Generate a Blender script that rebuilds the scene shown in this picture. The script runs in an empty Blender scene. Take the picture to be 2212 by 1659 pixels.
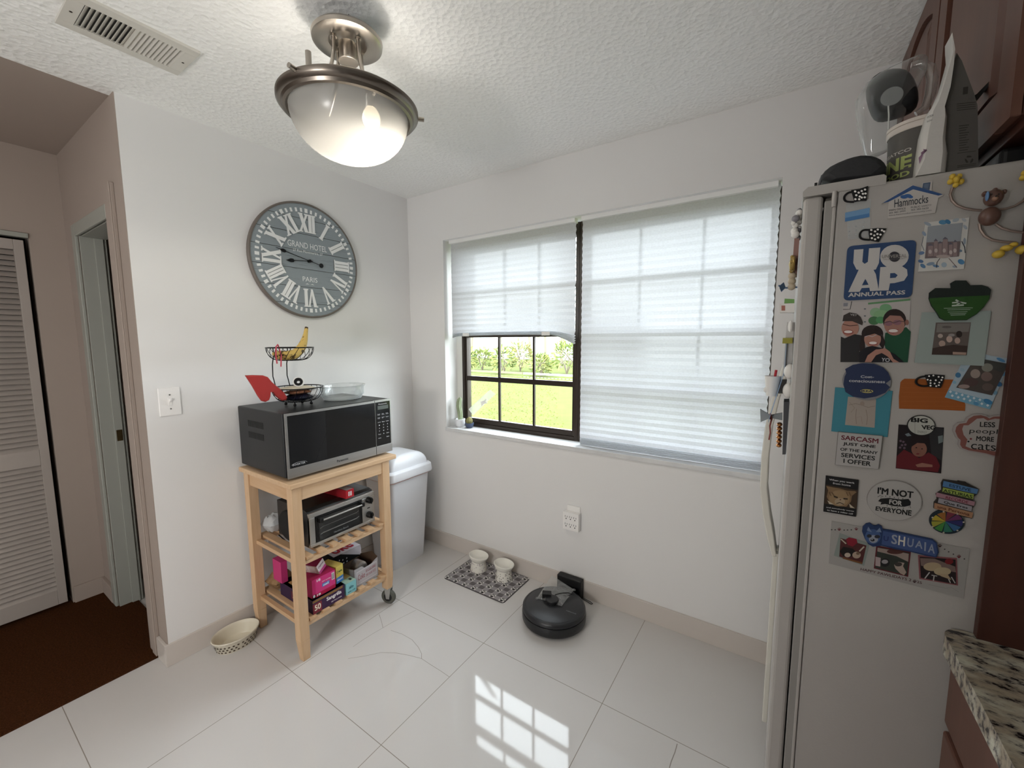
import bpy, math, random
from mathutils import Vector, Matrix
from mathutils.geometry import tessellate_polygon
PI = math.pi
random.seed(7)
scene = bpy.context.scene
col = scene.collection

# ------------------------------------------------------------------ camera
CAM = Vector((2.26035, -2.07513, 1.46363))
RT = Vector((0.83117, 0.55600, -0.00366)).normalized()
FW = Vector((-0.55322, 0.82631, -0.10564)).normalized()
UP = RT.cross(FW).normalized()
FPX = 891.178
cam_d = bpy.data.cameras.new('camera')
cam_d.sensor_width = 36.0
cam_d.lens = 36.0 * FPX / 2212.0
cam_d.clip_start = 0.02
cam_o = bpy.data.objects.new('camera', cam_d)
col.objects.link(cam_o)
cam_o.matrix_world = Matrix(((RT.x, UP.x, -FW.x, CAM.x), (RT.y, UP.y, -FW.y, CAM.y), (RT.z, UP.z, -FW.z, CAM.z), (0, 0, 0, 1)))
scene.camera = cam_o

# ------------------------------------------------------------------ world, lights, exposure
world = bpy.data.worlds.new('sky'); scene.world = world
world.use_nodes = True
wn = world.node_tree.nodes; wl = world.node_tree.links
bg = wn['Background']; bg.inputs['Color'].default_value = (0.86, 0.93, 1.0, 1); bg.inputs['Strength'].default_value = 10.2

def area_light(name, loc, target, sx, sy, power, color):
    d = bpy.data.lights.new(name, 'AREA'); d.shape = 'RECTANGLE'; d.size = sx; d.size_y = sy
    d.energy = power; d.color = color
    o = bpy.data.objects.new(name, d); col.objects.link(o)
    o.location = loc
    o.rotation_euler = (Vector(target) - Vector(loc)).to_track_quat('-Z', 'Y').to_euler()
    return o
# point and area fill lights added behind the camera to brighten the room
kd = bpy.data.lights.new('fill_point_light', 'POINT'); kd.energy = 34; kd.color = (1.0, 0.97, 0.93); kd.shadow_soft_size = 0.15
ko = bpy.data.objects.new('fill_point_light', kd); col.objects.link(ko); ko.location = (1.45, -3.25, 1.3)
area_light('fill_area_light', (1.9, -4.6, 1.3), (0.6, 0, 1.5), 1.8, 1.9, 8, (0.92, 0.96, 1.0))
# portal that helps the sky come in through the uncovered window half
pl = area_light('window_portal', (0.83, 0.2, 1.2), (0.83, -1, 1.2), 0.9, 0.65, 1, (1, 1, 1))
pl.data.cycles.is_portal = True

scene.view_settings.view_transform = 'Standard'
scene.view_settings.look = 'None'
scene.view_settings.gamma = 1.0
scene.view_settings.use_curve_mapping = False
scene.view_settings.exposure = 0.66
scene.render.engine = 'CYCLES'
scene.cycles.use_denoising = True
scene.cycles.max_bounces = 9
scene.cycles.diffuse_bounces = 5
scene.cycles.use_adaptive_sampling = True
scene.cycles.adaptive_threshold = 0.03
scene.cycles.transparent_max_bounces = 24
scene.cycles.sample_clamp_indirect = 6.0
scene.cycles.caustics_reflective = False
scene.cycles.caustics_refractive = False

# ------------------------------------------------------------------ measuring helpers (pixel -> point on a real plane)
def ray(u, v):
    return RT * ((u - 1106.0) / FPX) - UP * ((v - 829.5) / FPX) + FW
def on(u, v, ax, val):
    d = ray(u, v); i = 'xyz'.index(ax); t = (val - CAM[i]) / d[i]
    return CAM + d * t
class Plane:
    """a real surface; pt(u, v, d) is the point seen at (u, v), lifted d off it"""
    def __init__(s, ax, val, n): s.ax, s.val, s.n = ax, val, Vector(n)
    def __call__(s, p, d=0.0): return on(p[0], p[1], s.ax, s.val) + s.n * d

# ------------------------------------------------------------------ materials
def lin(c):
    if isinstance(c, str):
        c = c.lstrip('#'); c = tuple(int(c[i:i + 2], 16) / 255 for i in (0, 2, 4))
    return tuple((x / 12.92 if x <= 0.04045 else ((x + 0.055) / 1.055) ** 2.4) for x in c[:3])
MC = {}
def mat(name, c='#808080', rough=0.5, metal=0.0, spec=0.5, trans=0.0, ior=1.45, alpha=1.0, emit=None, es=0.0, coat=0.0, bump=None, noise=None):
    """bump = (scale, strength, distance); noise = (scale, second colour, contrast, stretch)"""
    if name in MC: return MC[name]
    m = bpy.data.materials.new(name); m.use_nodes = True
    nt = m.node_tree; b = nt.nodes['Principled BSDF']
    b.inputs['Base Color'].default_value = (*lin(c), 1)
    b.inputs['Roughness'].default_value = rough; b.inputs['Metallic'].default_value = metal
    b.inputs['Specular IOR Level'].default_value = spec; b.inputs['IOR'].default_value = ior
    b.inputs['Transmission Weight'].default_value = trans; b.inputs['Alpha'].default_value = alpha
    b.inputs['Coat Weight'].default_value = coat
    if emit: b.inputs['Emission Color'].default_value = (*lin(emit), 1); b.inputs['Emission Strength'].default_value = es
    if bump or noise:
        tc = nt.nodes.new('ShaderNodeTexCoord')
    if bump:
        n = nt.nodes.new('ShaderNodeTexNoise'); n.inputs['Scale'].default_value = bump[0]; n.inputs['Detail'].default_value = 4
        nt.links.new(tc.outputs['Object'], n.inputs['Vector'])
        bp = nt.nodes.new('ShaderNodeBump'); bp.inputs['Strength'].default_value = bump[1]; bp.inputs['Distance'].default_value = bump[2]
        nt.links.new(n.outputs['Fac'], bp.inputs['Height']); nt.links.new(bp.outputs['Normal'], b.inputs['Normal'])
    if noise:
        sc_, c2, ctr, st = noise
        mp = nt.nodes.new('ShaderNodeMapping'); mp.inputs['Scale'].default_value = st
        n = nt.nodes.new('ShaderNodeTexNoise'); n.inputs['Scale'].default_value = sc_; n.inputs['Detail'].default_value = 5; n.inputs['Roughness'].default_value = 0.6
        r = nt.nodes.new('ShaderNodeValToRGB')
        r.color_ramp.elements[0].position = 0.5 - ctr; r.color_ramp.elements[1].position = 0.5 + ctr
        r.color_ramp.elements[0].color = (*lin(c), 1); r.color_ramp.elements[1].color = (*lin(c2), 1)
        nt.links.new(tc.outputs['Object'], mp.inputs['Vector']); nt.links.new(mp.outputs['Vector'], n.inputs['Vector'])
        nt.links.new(n.outputs['Fac'], r.inputs['Fac']); nt.links.new(r.outputs['Color'], b.inputs['Base Color'])
    MC[name] = m
    return m
def flat(c, rough=0.6, spec=0.3):
    return mat('print_' + c.lstrip('#'), c, rough, spec=spec)

# ------------------------------------------------------------------ mesh builder
TXT = {}
def text_geo(s, bold=0.0):
    key = (s, bold)
    if key in TXT: return TXT[key]
    cu = bpy.data.curves.new('t', 'FONT'); cu.body = s; cu.offset = bold; cu.resolution_u = 3; cu.fill_mode = 'FRONT'
    o = bpy.data.objects.new('t', cu); col.objects.link(o)
    dg = bpy.context.evaluated_depsgraph_get(); dg.update()
    me = bpy.data.meshes.new_from_object(o.evaluated_get(dg))
    vs = [(v.co.x, v.co.y) for v in me.vertices]; fs = [tuple(p.vertices) for p in me.polygons]
    bpy.data.objects.remove(o); bpy.data.curves.remove(cu); bpy.data.meshes.remove(me)
    if vs:
        x0 = min(v[0] for v in vs); x1 = max(v[0] for v in vs); y0 = min(v[1] for v in vs); y1 = max(v[1] for v in vs)
        vs = [((x - x0) / max(x1 - x0, 1e-6), (y - y0) / max(y1 - y0, 1e-6)) for x, y in vs]
        asp = (x1 - x0) / max(y1 - y0, 1e-6)
    else: asp = 1
    TXT[key] = (vs, fs, asp)
    return TXT[key]
def bil(q, s, t):
    """q = TL, TR, BR, BL; s to the right, t up"""
    tl, tr, br, bl = q
    return (bl * (1 - s) + br * s) * (1 - t) + (tl * (1 - s) + tr * s) * t
class MB:
    def __init__(s): s.v = []; s.f = []; s.mi = []; s.sm = []; s.mats = []
    def _m(s, m):
        if m is None: m = mat('plain')
        if m not in s.mats: s.mats.append(m)
        return s.mats.index(m)
    def add(s, vs, fs, m=None, smooth=False, M=None):
        o = len(s.v); k = s._m(m)
        for v in vs:
            v = Vector(v); s.v.append(M @ v if M else v)
        for f in fs: s.f.append([i + o for i in f]); s.mi.append(k); s.sm.append(smooth)
        return s
    def box(s, x0, x1, y0, y1, z0, z1, m=None, M=None):
        vs = [(x, y, z) for z in (z0, z1) for y in (y0, y1) for x in (x0, x1)]
        return s.add(vs, [(0, 2, 3, 1), (4, 5, 7, 6), (0, 1, 5, 4), (2, 6, 7, 3), (0, 4, 6, 2), (1, 3, 7, 5)], m, False, M)
    def hexa(s, lo, hi, m=None, M=None):
        """lo, hi: 4 points each, same winding"""
        vs = list(lo) + list(hi)
        return s.add(vs, [(3, 2, 1, 0), (4, 5, 6, 7), (0, 1, 5, 4), (1, 2, 6, 5), (2, 3, 7, 6), (3, 0, 4, 7)], m, False, M)
    def tube(s, pts, r, seg=8, m=None, closed=False, M=None, smooth=True, caps=True):
        pts = [Vector(p) for p in pts]; n = len(pts); vs = []; fs = []
        rs = r if isinstance(r, (list, tuple)) else [r] * n
        ref = None
        for i, p in enumerate(pts):
            a = pts[(i - 1) % n] if (closed or i > 0) else p
            b = pts[(i + 1) % n] if (closed or i < n - 1) else p
            t = (b - a).normalized()
            if ref is None:
                ref = t.orthogonal().normalized()
            ref = (ref - t * ref.dot(t))
            ref = ref.normalized() if ref.length > 1e-6 else t.orthogonal().normalized()
            bn = t.cross(ref)
            for k in range(seg):
                a_ = 2 * PI * k / seg
                vs.append(p + (ref * math.cos(a_) + bn * math.sin(a_)) * rs[i])
        last = n if closed else n - 1
        for i in range(last):
            j = (i + 1) % n
            for k in range(seg):
                k2 = (k + 1) % seg
                fs.append((i * seg + k, i * seg + k2, j * seg + k2, j * seg + k))
        if not closed and caps:
            fs.append(tuple(reversed(range(seg)))); fs.append(tuple(range((n - 1) * seg, n * seg)))
        return s.add(vs, fs, m, smooth, M)
    def cyl(s, a, b, r, r2=None, seg=24, m=None, smooth=True, M=None):
        return s.tube([a, b], [r, r if r2 is None else r2], seg, m, M=M, smooth=smooth)
    def lathe(s, prof, seg=40, m=None, M=None, smooth=True, sx=1.0, sy=1.0, c=(0, 0, 0)):
        """profile (r, z) from bottom to top, closes where r = 0"""
        vs = []; fs = []; n = len(prof)
        for r, z in prof:
            for k in range(seg):
                a = 2 * PI * k / seg
                vs.append((c[0] + r * math.cos(a) * sx, c[1] + r * math.sin(a) * sy, c[2] + z))
        for i in range(n - 1):
            for k in range(seg):
                k2 = (k + 1) % seg
                fs.append((i * seg + k, i * seg + k2, (i + 1) * seg + k2, (i + 1) * seg + k))
        return s.add(vs, fs, m, smooth, M)
    def ball(s, c, r, m=None, M=None, nu=20, nv=12):
        rx, ry, rz = r if isinstance(r, (tuple, list)) else (r, r, r)
        vs = []; fs = []
        for i in range(nv + 1):
            t = PI * i / nv
            for k in range(nu):
                a = 2 * PI * k / nu
                vs.append((c[0] + rx * math.sin(t) * math.cos(a), c[1] + ry * math.sin(t) * math.sin(a), c[2] - rz * math.cos(t)))
        for i in range(nv):
            for k in range(nu):
                k2 = (k + 1) % nu
                fs.append((i * nu + k, i * nu + k2, (i + 1) * nu + k2, (i + 1) * nu + k))
        return s.add(vs, fs, m, True, M)
    def ngon(s, pts3, m=None):
        pts3 = [Vector(p) for p in pts3]
        tris = tessellate_polygon([pts3])
        return s.add(pts3, [tuple(t) for t in tris], m)
    def slab(s, pts3, n, th, m=None, mtop=None):
        """polygon pts3 pulled out by th along n (closed solid); mtop = material of the outer face"""
        pts3 = [Vector(p) for p in pts3]; n = Vector(n); k = len(pts3)
        tris = [tuple(t) for t in tessellate_polygon([pts3])]
        top = [p + n * th for p in pts3]
        s.add(pts3, [tuple(reversed(t)) for t in tris], m)
        s.add(top, tris, mtop or m)
        vs = pts3 + top
        return s.add(vs, [(i, (i + 1) % k, (i + 1) % k + k, i + k) for i in range(k)], m)
    def text(s, txt, q, m, bold=0.0):
        """lettering stretched into the quad q (TL, TR, BR, BL points)"""
        q = [Vector(p) for p in q]
        vs, fs, asp = text_geo(txt, 0.0)
        n = (q[1] - q[0]).cross(q[0] - q[3]).normalized()
        if n.dot(CAM - q[0]) < 0: n = -n
        b_ = min(bold, .06) * 1.0; by_ = b_ / max(1, txt.count('\n') + 1); bx_ = b_ / max(asp, .3)
        for i, (dx, dy) in enumerate([(0, 0)] + ([(1, 0), (-1, 0), (.7, .7), (-.7, -.7), (.7, -.7), (-.7, .7)] if bold > .012 else [])):
            s.add([bil(q, (x - .5) * (1 - 2 * bx_) + .5 + dx * bx_, (y - .5) * (1 - 2 * by_) + .5 + dy * by_) + n * (.000008 * i) for x, y in vs], fs, m)
        return s
    def build(s, name, parent=None, bevel=0.0, loc=None, solid=0.0, recalc=True, subd=0):
        if loc is None and parent is None and s.v:
            xs = [v.x for v in s.v]; ys = [v.y for v in s.v]; zs = [v.z for v in s.v]
            loc = Vector(((min(xs) + max(xs)) / 2, (min(ys) + max(ys)) / 2, min(zs)))
        elif parent is not None and loc is None:
            loc = Vector((0, 0, 0))
        loc = Vector(loc)
        off = loc if parent is None else loc + parent_world(parent)
        me = bpy.data.meshes.new(name)
        me.from_pydata([tuple(v - off) for v in s.v], [], s.f)
        for m in s.mats: me.materials.append(m)
        for p, k, sm in zip(me.polygons, s.mi, s.sm): p.material_index = k; p.use_smooth = sm
        me.update()
        if recalc:
            import bmesh
            bm = bmesh.new(); bm.from_mesh(me); bmesh.ops.recalc_face_normals(bm, faces=bm.faces); bm.to_mesh(me); bm.free()
        if any(s.sm): me.set_sharp_from_angle(angle=math.radians(42))
        o = bpy.data.objects.new(name, me); col.objects.link(o)
        o.location = loc
        if parent is not None: o.parent = parent
        if solid:
            md = o.modifiers.new('solid', 'SOLIDIFY'); md.thickness = solid; md.offset = 0
        if bevel:
            md = o.modifiers.new('bevel', 'BEVEL'); md.width = bevel; md.segments = 3; md.limit_method = 'ANGLE'; md.angle_limit = 0.6
        if subd:
            md = o.modifiers.new('sub', 'SUBSURF'); md.levels = subd; md.render_levels = subd
        return o
def parent_world(p):
    v = Vector((0, 0, 0))
    while p is not None: v = v + p.location; p = p.parent
    return v
def tag(o, label, cat=None, group=None, kind=None):
    if label: o['label'] = label
    if cat: o['category'] = cat
    if group: o['group'] = group
    if kind: o['kind'] = kind
    return o
def thing(name, label, cat, loc, group=None):
    o = bpy.data.objects.new(name, None); col.objects.link(o); o.location = loc
    o.empty_display_size = 0.05
    return tag(o, label, cat, group)
def struct(name, mb, bevel=0.0, label=None):
    o = mb.build(name, bevel=bevel); o['kind'] = 'structure'
    if label: o['label'] = label
    return o
def ell(cx, cy, rx, ry, n=28, rot=0.0):
    c, s_ = math.cos(rot), math.sin(rot)
    return [(cx + rx * math.cos(a) * c - ry * math.sin(a) * s_, cy + rx * math.cos(a) * s_ + ry * math.sin(a) * c) for a in [2 * PI * i / n for i in range(n)]]
def rquad(q, r=0.12, n=4):
    """rounded quad, q = 4 2-D points"""
    out = []
    for i in range(4):
        p = Vector(q[i]); a = Vector(q[i - 1]); b = Vector(q[(i + 1) % 4])
        pa = p + (a - p) * r; pb = p + (b - p) * r
        for k in range(n + 1):
            t = k / n; out.append(tuple((pa * (1 - t) + p * t) * (1 - t) + (p * (1 - t) + pb * t) * t))
    return out
# ------------------------------------------------------------------ surfaces of the room
H = 2.44
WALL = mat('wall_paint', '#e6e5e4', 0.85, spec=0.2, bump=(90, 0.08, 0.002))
WALLH = mat('hall_wall_shaded', '#a3968d', 0.85, spec=0.2, bump=(90, 0.08, 0.002))  # hall's shade put into the colour, darker than the room walls
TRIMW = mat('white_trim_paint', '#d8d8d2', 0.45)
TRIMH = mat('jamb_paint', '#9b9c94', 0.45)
CEILM = mat('textured_ceiling', '#f5f5f3', 0.9, spec=0.1)
def ceiling_nodes(m):
    nt = m.node_tree; b = nt.nodes['Principled BSDF']
    tc = nt.nodes.new('ShaderNodeTexCoord')
    n = nt.nodes.new('ShaderNodeTexNoise'); n.inputs['Scale'].default_value = 55; n.inputs['Detail'].default_value = 6; n.inputs['Roughness'].default_value = 0.6
    n2 = nt.nodes.new('ShaderNodeTexVoronoi'); n2.inputs['Scale'].default_value = 60
    mx = nt.nodes.new('ShaderNodeMath'); mx.operation = 'ADD'
    bp = nt.nodes.new('ShaderNodeBump'); bp.inputs['Strength'].default_value = 0.55; bp.inputs['Distance'].default_value = 0.006
    nt.links.new(tc.outputs['Object'], n.inputs['Vector']); nt.links.new(tc.outputs['Object'], n2.inputs['Vector'])
    nt.links.new(n.outputs['Fac'], mx.inputs[0]); nt.links.new(n2.outputs['Distance'], mx.inputs[1])
    nt.links.new(mx.outputs[0], bp.inputs['Height']); nt.links.new(bp.outputs['Normal'], b.inputs['Normal'])
ceiling_nodes(CEILM)

def grout_floor():
    m = bpy.data.materials.new('polished_porcelain_tile'); m.use_nodes = True
    nt = m.node_tree; L = nt.links; b = nt.nodes['Principled BSDF']
    g = nt.nodes.new('ShaderNodeNewGeometry'); sp = nt.nodes.new('ShaderNodeSeparateXYZ'); L.new(g.outputs['Position'], sp.inputs[0])
    def line(out, start, pitch, w):
        a = nt.nodes.new('ShaderNodeMath'); a.operation = 'SUBTRACT'; L.new(out, a.inputs[0]); a.inputs[1].default_value = start
        d = nt.nodes.new('ShaderNodeMath'); d.operation = 'PINGPONG'; L.new(a.outputs[0], d.inputs[0]); d.inputs[1].default_value = pitch / 2
        c = nt.nodes.new('ShaderNodeMath'); c.operation = 'LESS_THAN'; L.new(d.outputs[0], c.inputs[0]); c.inputs[1].default_value = w
        return c.outputs[0]
    a = line(sp.outputs['X'], 0.5009, 0.6055, 0.0013); c = line(sp.outputs['Y'], -0.6083, 0.6088, 0.0013)
    mx = nt.nodes.new('ShaderNodeMath'); mx.operation = 'MAXIMUM'; L.new(a, mx.inputs[0]); L.new(c, mx.inputs[1])
    n = nt.nodes.new('ShaderNodeTexNoise'); n.inputs['Scale'].default_value = 1.6; n.inputs['Detail'].default_value = 3; L.new(g.outputs['Position'], n.inputs['Vector'])
    r = nt.nodes.new('ShaderNodeValToRGB'); r.color_ramp.elements[0].color = (*lin('#cbc8c5'), 1); r.color_ramp.elements[1].color = (*lin('#d5d2d0'), 1)
    L.new(n.outputs['Fac'], r.inputs['Fac'])
    mix = nt.nodes.new('ShaderNodeMix'); mix.data_type = 'RGBA'
    L.new(mx.outputs[0], mix.inputs['Factor']); L.new(r.outputs['Color'], mix.inputs[6]); mix.inputs[7].default_value = (*lin('#8d857c'), 1)
    L.new(mix.outputs[2], b.inputs['Base Color'])
    b.inputs['IOR'].default_value = 1.40; b.inputs['Roughness'].default_value = 0.045
    rr = nt.nodes.new('ShaderNodeMath'); rr.operation = 'MULTIPLY_ADD'; L.new(mx.outputs[0], rr.inputs[0]); rr.inputs[1].default_value = 0.6; rr.inputs[2].default_value = 0.045
    L.new(rr.outputs[0], b.inputs['Roughness'])
    return m
FLOORM = grout_floor()
CARPET = mat('brown_carpet', '#3f2819', 1.0, spec=0.0, bump=(400, 1.0, 0.01), noise=(170, '#5f3a24', 0.22, (1, 1, 1)))
BASEM = mat('baseboard_tile', '#cfc7c0', 0.25)

struct('floor', MB().box(-0.1, 3.3, -4.8, 0.0, -0.1, 0.0, FLOORM).box(-1.6, -0.1, -1.506, 0.0, -0.1, 0.0, FLOORM).box(-1.6, -0.1, -4.8, -1.506, -0.1, -0.004, FLOORM))
struct('floor_hall', MB().box(-1.6, -0.1, -4.8, -1.506, -0.003, 0.008, CARPET).box(-0.74, -0.2, -1.506, -1.43, 0.0005, 0.008, CARPET))
struct('ceiling', MB().box(-0.05, 3.3, -4.8, 0.2, H, H + 0.1, CEILM).box(-1.6, -0.05, -4.8, 0.2, H, H + 0.1, WALLH))  # hall part of the ceiling takes the shaded hall colour too
struct('wall_left', MB().box(-0.1, 0.0, -1.503, 0.0, 0, H, WALL))
b = MB()
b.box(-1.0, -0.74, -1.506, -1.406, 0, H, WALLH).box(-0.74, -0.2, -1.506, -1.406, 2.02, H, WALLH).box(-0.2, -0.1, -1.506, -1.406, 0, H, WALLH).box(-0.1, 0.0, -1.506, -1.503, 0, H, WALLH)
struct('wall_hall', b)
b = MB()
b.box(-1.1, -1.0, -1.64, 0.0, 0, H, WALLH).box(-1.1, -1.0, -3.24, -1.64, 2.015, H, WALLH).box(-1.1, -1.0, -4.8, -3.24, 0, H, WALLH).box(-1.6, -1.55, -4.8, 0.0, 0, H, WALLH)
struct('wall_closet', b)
# window wall with its opening
XL, XR, ZB, ZT = 0.328, 2.201, 0.850, 2.119
b = MB()
b.box(-1.6, XL, 0, 0.2, 0, H, WALL).box(XR, 3.3, 0, 0.2, 0, H, WALL).box(XL, XR, 0, 0.2, 0, ZB, WALL).box(XL, XR, 0, 0.2, ZT, H, WALL)
struct('wall_back', b)
struct('wall_right', MB().box(3.15, 3.3, -4.8, 0, 0, H, WALL))
struct('wall_light_block', MB().box(1.7, 3.15, -2.82, -2.70, 0, H, WALL))  # unseen wall added to keep fill light off the refrigerator side
struct('wall_front', MB().box(-1.6, 3.3, -4.9, -4.8, 0, H, WALL))
# tile baseboards
BH = 0.102
struct('baseboard_left', MB().box(0, 0.012, -1.518, -0.012, 0, BH, BASEM).box(-0.1, 0.0, -1.518, -1.506, 0, BH, BASEM), 0.0015)
struct('baseboard_back', MB().box(0, 3.1, -0.012, 0, 0, BH, BASEM), 0.0015)
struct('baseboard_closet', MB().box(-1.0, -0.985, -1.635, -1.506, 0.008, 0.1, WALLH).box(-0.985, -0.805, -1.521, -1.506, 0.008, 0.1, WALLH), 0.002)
# marble sill slab
MARBLE = mat('marble_sill', '#e4e4e4', 0.25, noise=(7, '#c9cacb', 0.3, (1, 2.5, 1)))
struct('trim_1', MB().box(XL - 0.004, XR + 0.004, -0.012, 0.13, ZB - 0.004, ZB + 0.02, MARBLE), 0.003)

# hall doorway with casing
d2 = thing('door_2', 'narrow doorway with pale grey casing at the end of the carpeted hall', None, (-0.47, -1.506, 0)); d2['kind'] = 'structure'
def casing(mb, x0, x1, z0, z1, yf):
    mb.box(x0, x1, yf - 0.014, yf, z0, z1, TRIMH)
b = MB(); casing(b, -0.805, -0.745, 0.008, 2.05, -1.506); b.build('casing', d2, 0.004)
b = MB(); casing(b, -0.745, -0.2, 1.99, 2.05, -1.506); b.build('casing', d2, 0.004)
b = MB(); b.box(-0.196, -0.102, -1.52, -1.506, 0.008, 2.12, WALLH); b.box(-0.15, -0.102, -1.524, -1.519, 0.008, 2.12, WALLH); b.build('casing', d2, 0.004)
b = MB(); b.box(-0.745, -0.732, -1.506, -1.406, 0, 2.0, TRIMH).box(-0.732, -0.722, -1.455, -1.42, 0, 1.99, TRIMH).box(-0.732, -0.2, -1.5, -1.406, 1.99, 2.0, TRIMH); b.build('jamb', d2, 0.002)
b = MB(); b.box(-0.722, -0.719, -1.448, -1.425, 0.93, 0.99, mat('brass_dark', '#6b5a3c', 0.35, 0.9)); b.build('strike_plate', d2)

# louvred closet door
d1 = thing('door_1', 'white louvred bifold closet door seen at a slant in the hall', None, (-1.0, -2.1, 0)); d1['kind'] = 'structure'
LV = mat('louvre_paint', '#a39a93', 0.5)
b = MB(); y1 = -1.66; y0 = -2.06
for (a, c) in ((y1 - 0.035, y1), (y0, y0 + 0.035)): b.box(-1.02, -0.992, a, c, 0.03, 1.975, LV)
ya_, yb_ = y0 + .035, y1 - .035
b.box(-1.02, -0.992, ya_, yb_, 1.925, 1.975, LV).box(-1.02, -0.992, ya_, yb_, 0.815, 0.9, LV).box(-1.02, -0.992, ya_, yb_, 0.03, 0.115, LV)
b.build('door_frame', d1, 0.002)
def slats(z0, z1, n, ya, yb):
    b = MB()
    for i in range(n):
        z = z0 + (z1 - z0) * (i + 0.5) / n; h = (z1 - z0) / n
        b.hexa([(-1.017, ya, z + h * .25), (-0.995, ya, z - h * .55), (-0.9925, ya, z - h * .50), (-1.0145, ya, z + h * .42)],
               [(-1.017, yb, z + h * .25), (-0.995, yb, z - h * .55), (-0.9925, yb, z - h * .50), (-1.0145, yb, z + h * .42)], LV)
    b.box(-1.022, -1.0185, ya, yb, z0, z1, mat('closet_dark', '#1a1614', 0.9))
    return b
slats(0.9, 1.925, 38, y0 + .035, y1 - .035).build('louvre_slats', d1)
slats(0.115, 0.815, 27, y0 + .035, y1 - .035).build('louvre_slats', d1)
b = MB()
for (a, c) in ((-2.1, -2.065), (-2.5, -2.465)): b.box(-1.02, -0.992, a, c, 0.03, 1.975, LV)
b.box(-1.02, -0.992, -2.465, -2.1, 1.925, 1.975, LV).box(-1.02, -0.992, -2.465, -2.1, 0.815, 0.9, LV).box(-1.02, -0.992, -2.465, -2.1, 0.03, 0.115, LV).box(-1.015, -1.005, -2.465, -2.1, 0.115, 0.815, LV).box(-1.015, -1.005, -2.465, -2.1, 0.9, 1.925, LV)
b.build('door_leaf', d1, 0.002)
MB().box(-1.03, -0.99, -3.2, -1.642, 1.99, 2.012, TRIMH).build('track', d1)
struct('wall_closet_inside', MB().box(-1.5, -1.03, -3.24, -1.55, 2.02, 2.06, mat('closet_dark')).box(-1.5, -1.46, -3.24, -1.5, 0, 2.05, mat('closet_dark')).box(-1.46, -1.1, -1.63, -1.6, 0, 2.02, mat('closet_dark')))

# ------------------------------------------------------------------ window units
BRONZE = mat('bronze_aluminium', '#30261f', 0.4, 0.3)
def glass_mat():
    m = bpy.data.materials.new('window_glass'); m.use_nodes = True; nt = m.node_tree; nt.nodes.clear()
    o = nt.nodes.new('ShaderNodeOutputMaterial'); t = nt.nodes.new('ShaderNodeBsdfTransparent'); g = nt.nodes.new('ShaderNodeBsdfGlossy'); g.inputs['Roughness'].default_value = 0.01
    t.inputs['Color'].default_value = (0.97, 0.98, 0.97, 1)
    lw = nt.nodes.new('ShaderNodeLayerWeight'); f0 = nt.nodes.new('ShaderNodeMath'); f0.operation = 'POWER'; f0.inputs[1].default_value = 4.0
    f = nt.nodes.new('ShaderNodeMath'); f.operation = 'MULTIPLY_ADD'; f.inputs[1].default_value = 0.5; f.inputs[2].default_value = 0.03
    nt.links.new(lw.outputs['Facing'], f0.inputs[0]); nt.links.new(f0.outputs[0], f.inputs[0])
    mx = nt.nodes.new('ShaderNodeMixShader'); nt.links.new(f.outputs[0], mx.inputs[0]); nt.links.new(t.outputs[0], mx.inputs[1]); nt.links.new(g.outputs[0], mx.inputs[2]); nt.links.new(mx.outputs[0], o.inputs[0])
    return m
GLASS = glass_mat()
def window_unit(name, x0, x1, xs_low, label):
    t = thing(name, label, None, ((x0 + x1) / 2, 0.12, 0.87)); t['kind'] = 'structure'
    z0, z1, zm = 0.868, 2.119, 1.495
    b = MB(); w = 0.022
    b.box(x0, x0 + w, 0.115, 0.185, z0, z1, BRONZE).box(x1 - w, x1, 0.115, 0.185, z0, z1, BRONZE).box(x0 + w, x1 - w, 0.115, 0.185, z0, z0 + 0.026, BRONZE).box(x0 + w, x1 - w, 0.115, 0.185, z1 - 0.03, z1, BRONZE)
    b.build('window_frame', t, 0.002)
    for (za, zb, ya, nm) in ((z0 + 0.026, zm + 0.018, 0.122, 'lower_sash'), (zm - 0.012, z1 - 0.03, 0.15, 'upper_sash')):
        b = MB(); sw = 0.016; a, c = x0 + w, x1 - w
        yb = ya + 0.024
        b.box(a, a + sw, ya, yb, za, zb, BRONZE).box(c - sw, c, ya, yb, za, zb, BRONZE).box(a + sw, c - sw, ya, yb, za, za + 0.034, BRONZE).box(a + sw, c - sw, ya, yb, zb - 0.03, zb, BRONZE)
        s = b.build(nm, t, 0.0015)
        b = MB(); zc = (za + zb) / 2
        for f in xs_low: b.box(f - 0.0065, f + 0.0065, ya + 0.004, yb - 0.004, za + 0.034, zb - 0.03, BRONZE)
        b.box(a + sw, c - sw, ya + 0.003, yb - 0.003, zc - 0.016, zc + 0.016, BRONZE)
        b.build('muntins', s, 0.001)
        MB().box(a + sw, c - sw, ya + 0.011, ya + 0.013, za + 0.034, zb - 0.03, GLASS).build('glass_pane', s)
    return t
window_unit('window_1', 0.378, 1.254, (0.683, 0.948), 'bronze framed sash window with its lower half uncovered, lawn outside')
window_unit('window_2', 1.256, 2.201, (1.575, 1.885), 'bronze framed sash window behind the fully lowered white shade')
# white plaster stop beside the left unit
struct('trim_2', MB().box(XL, 0.378, 0.118, 0.15, 0.87, ZT, TRIMW))
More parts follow.
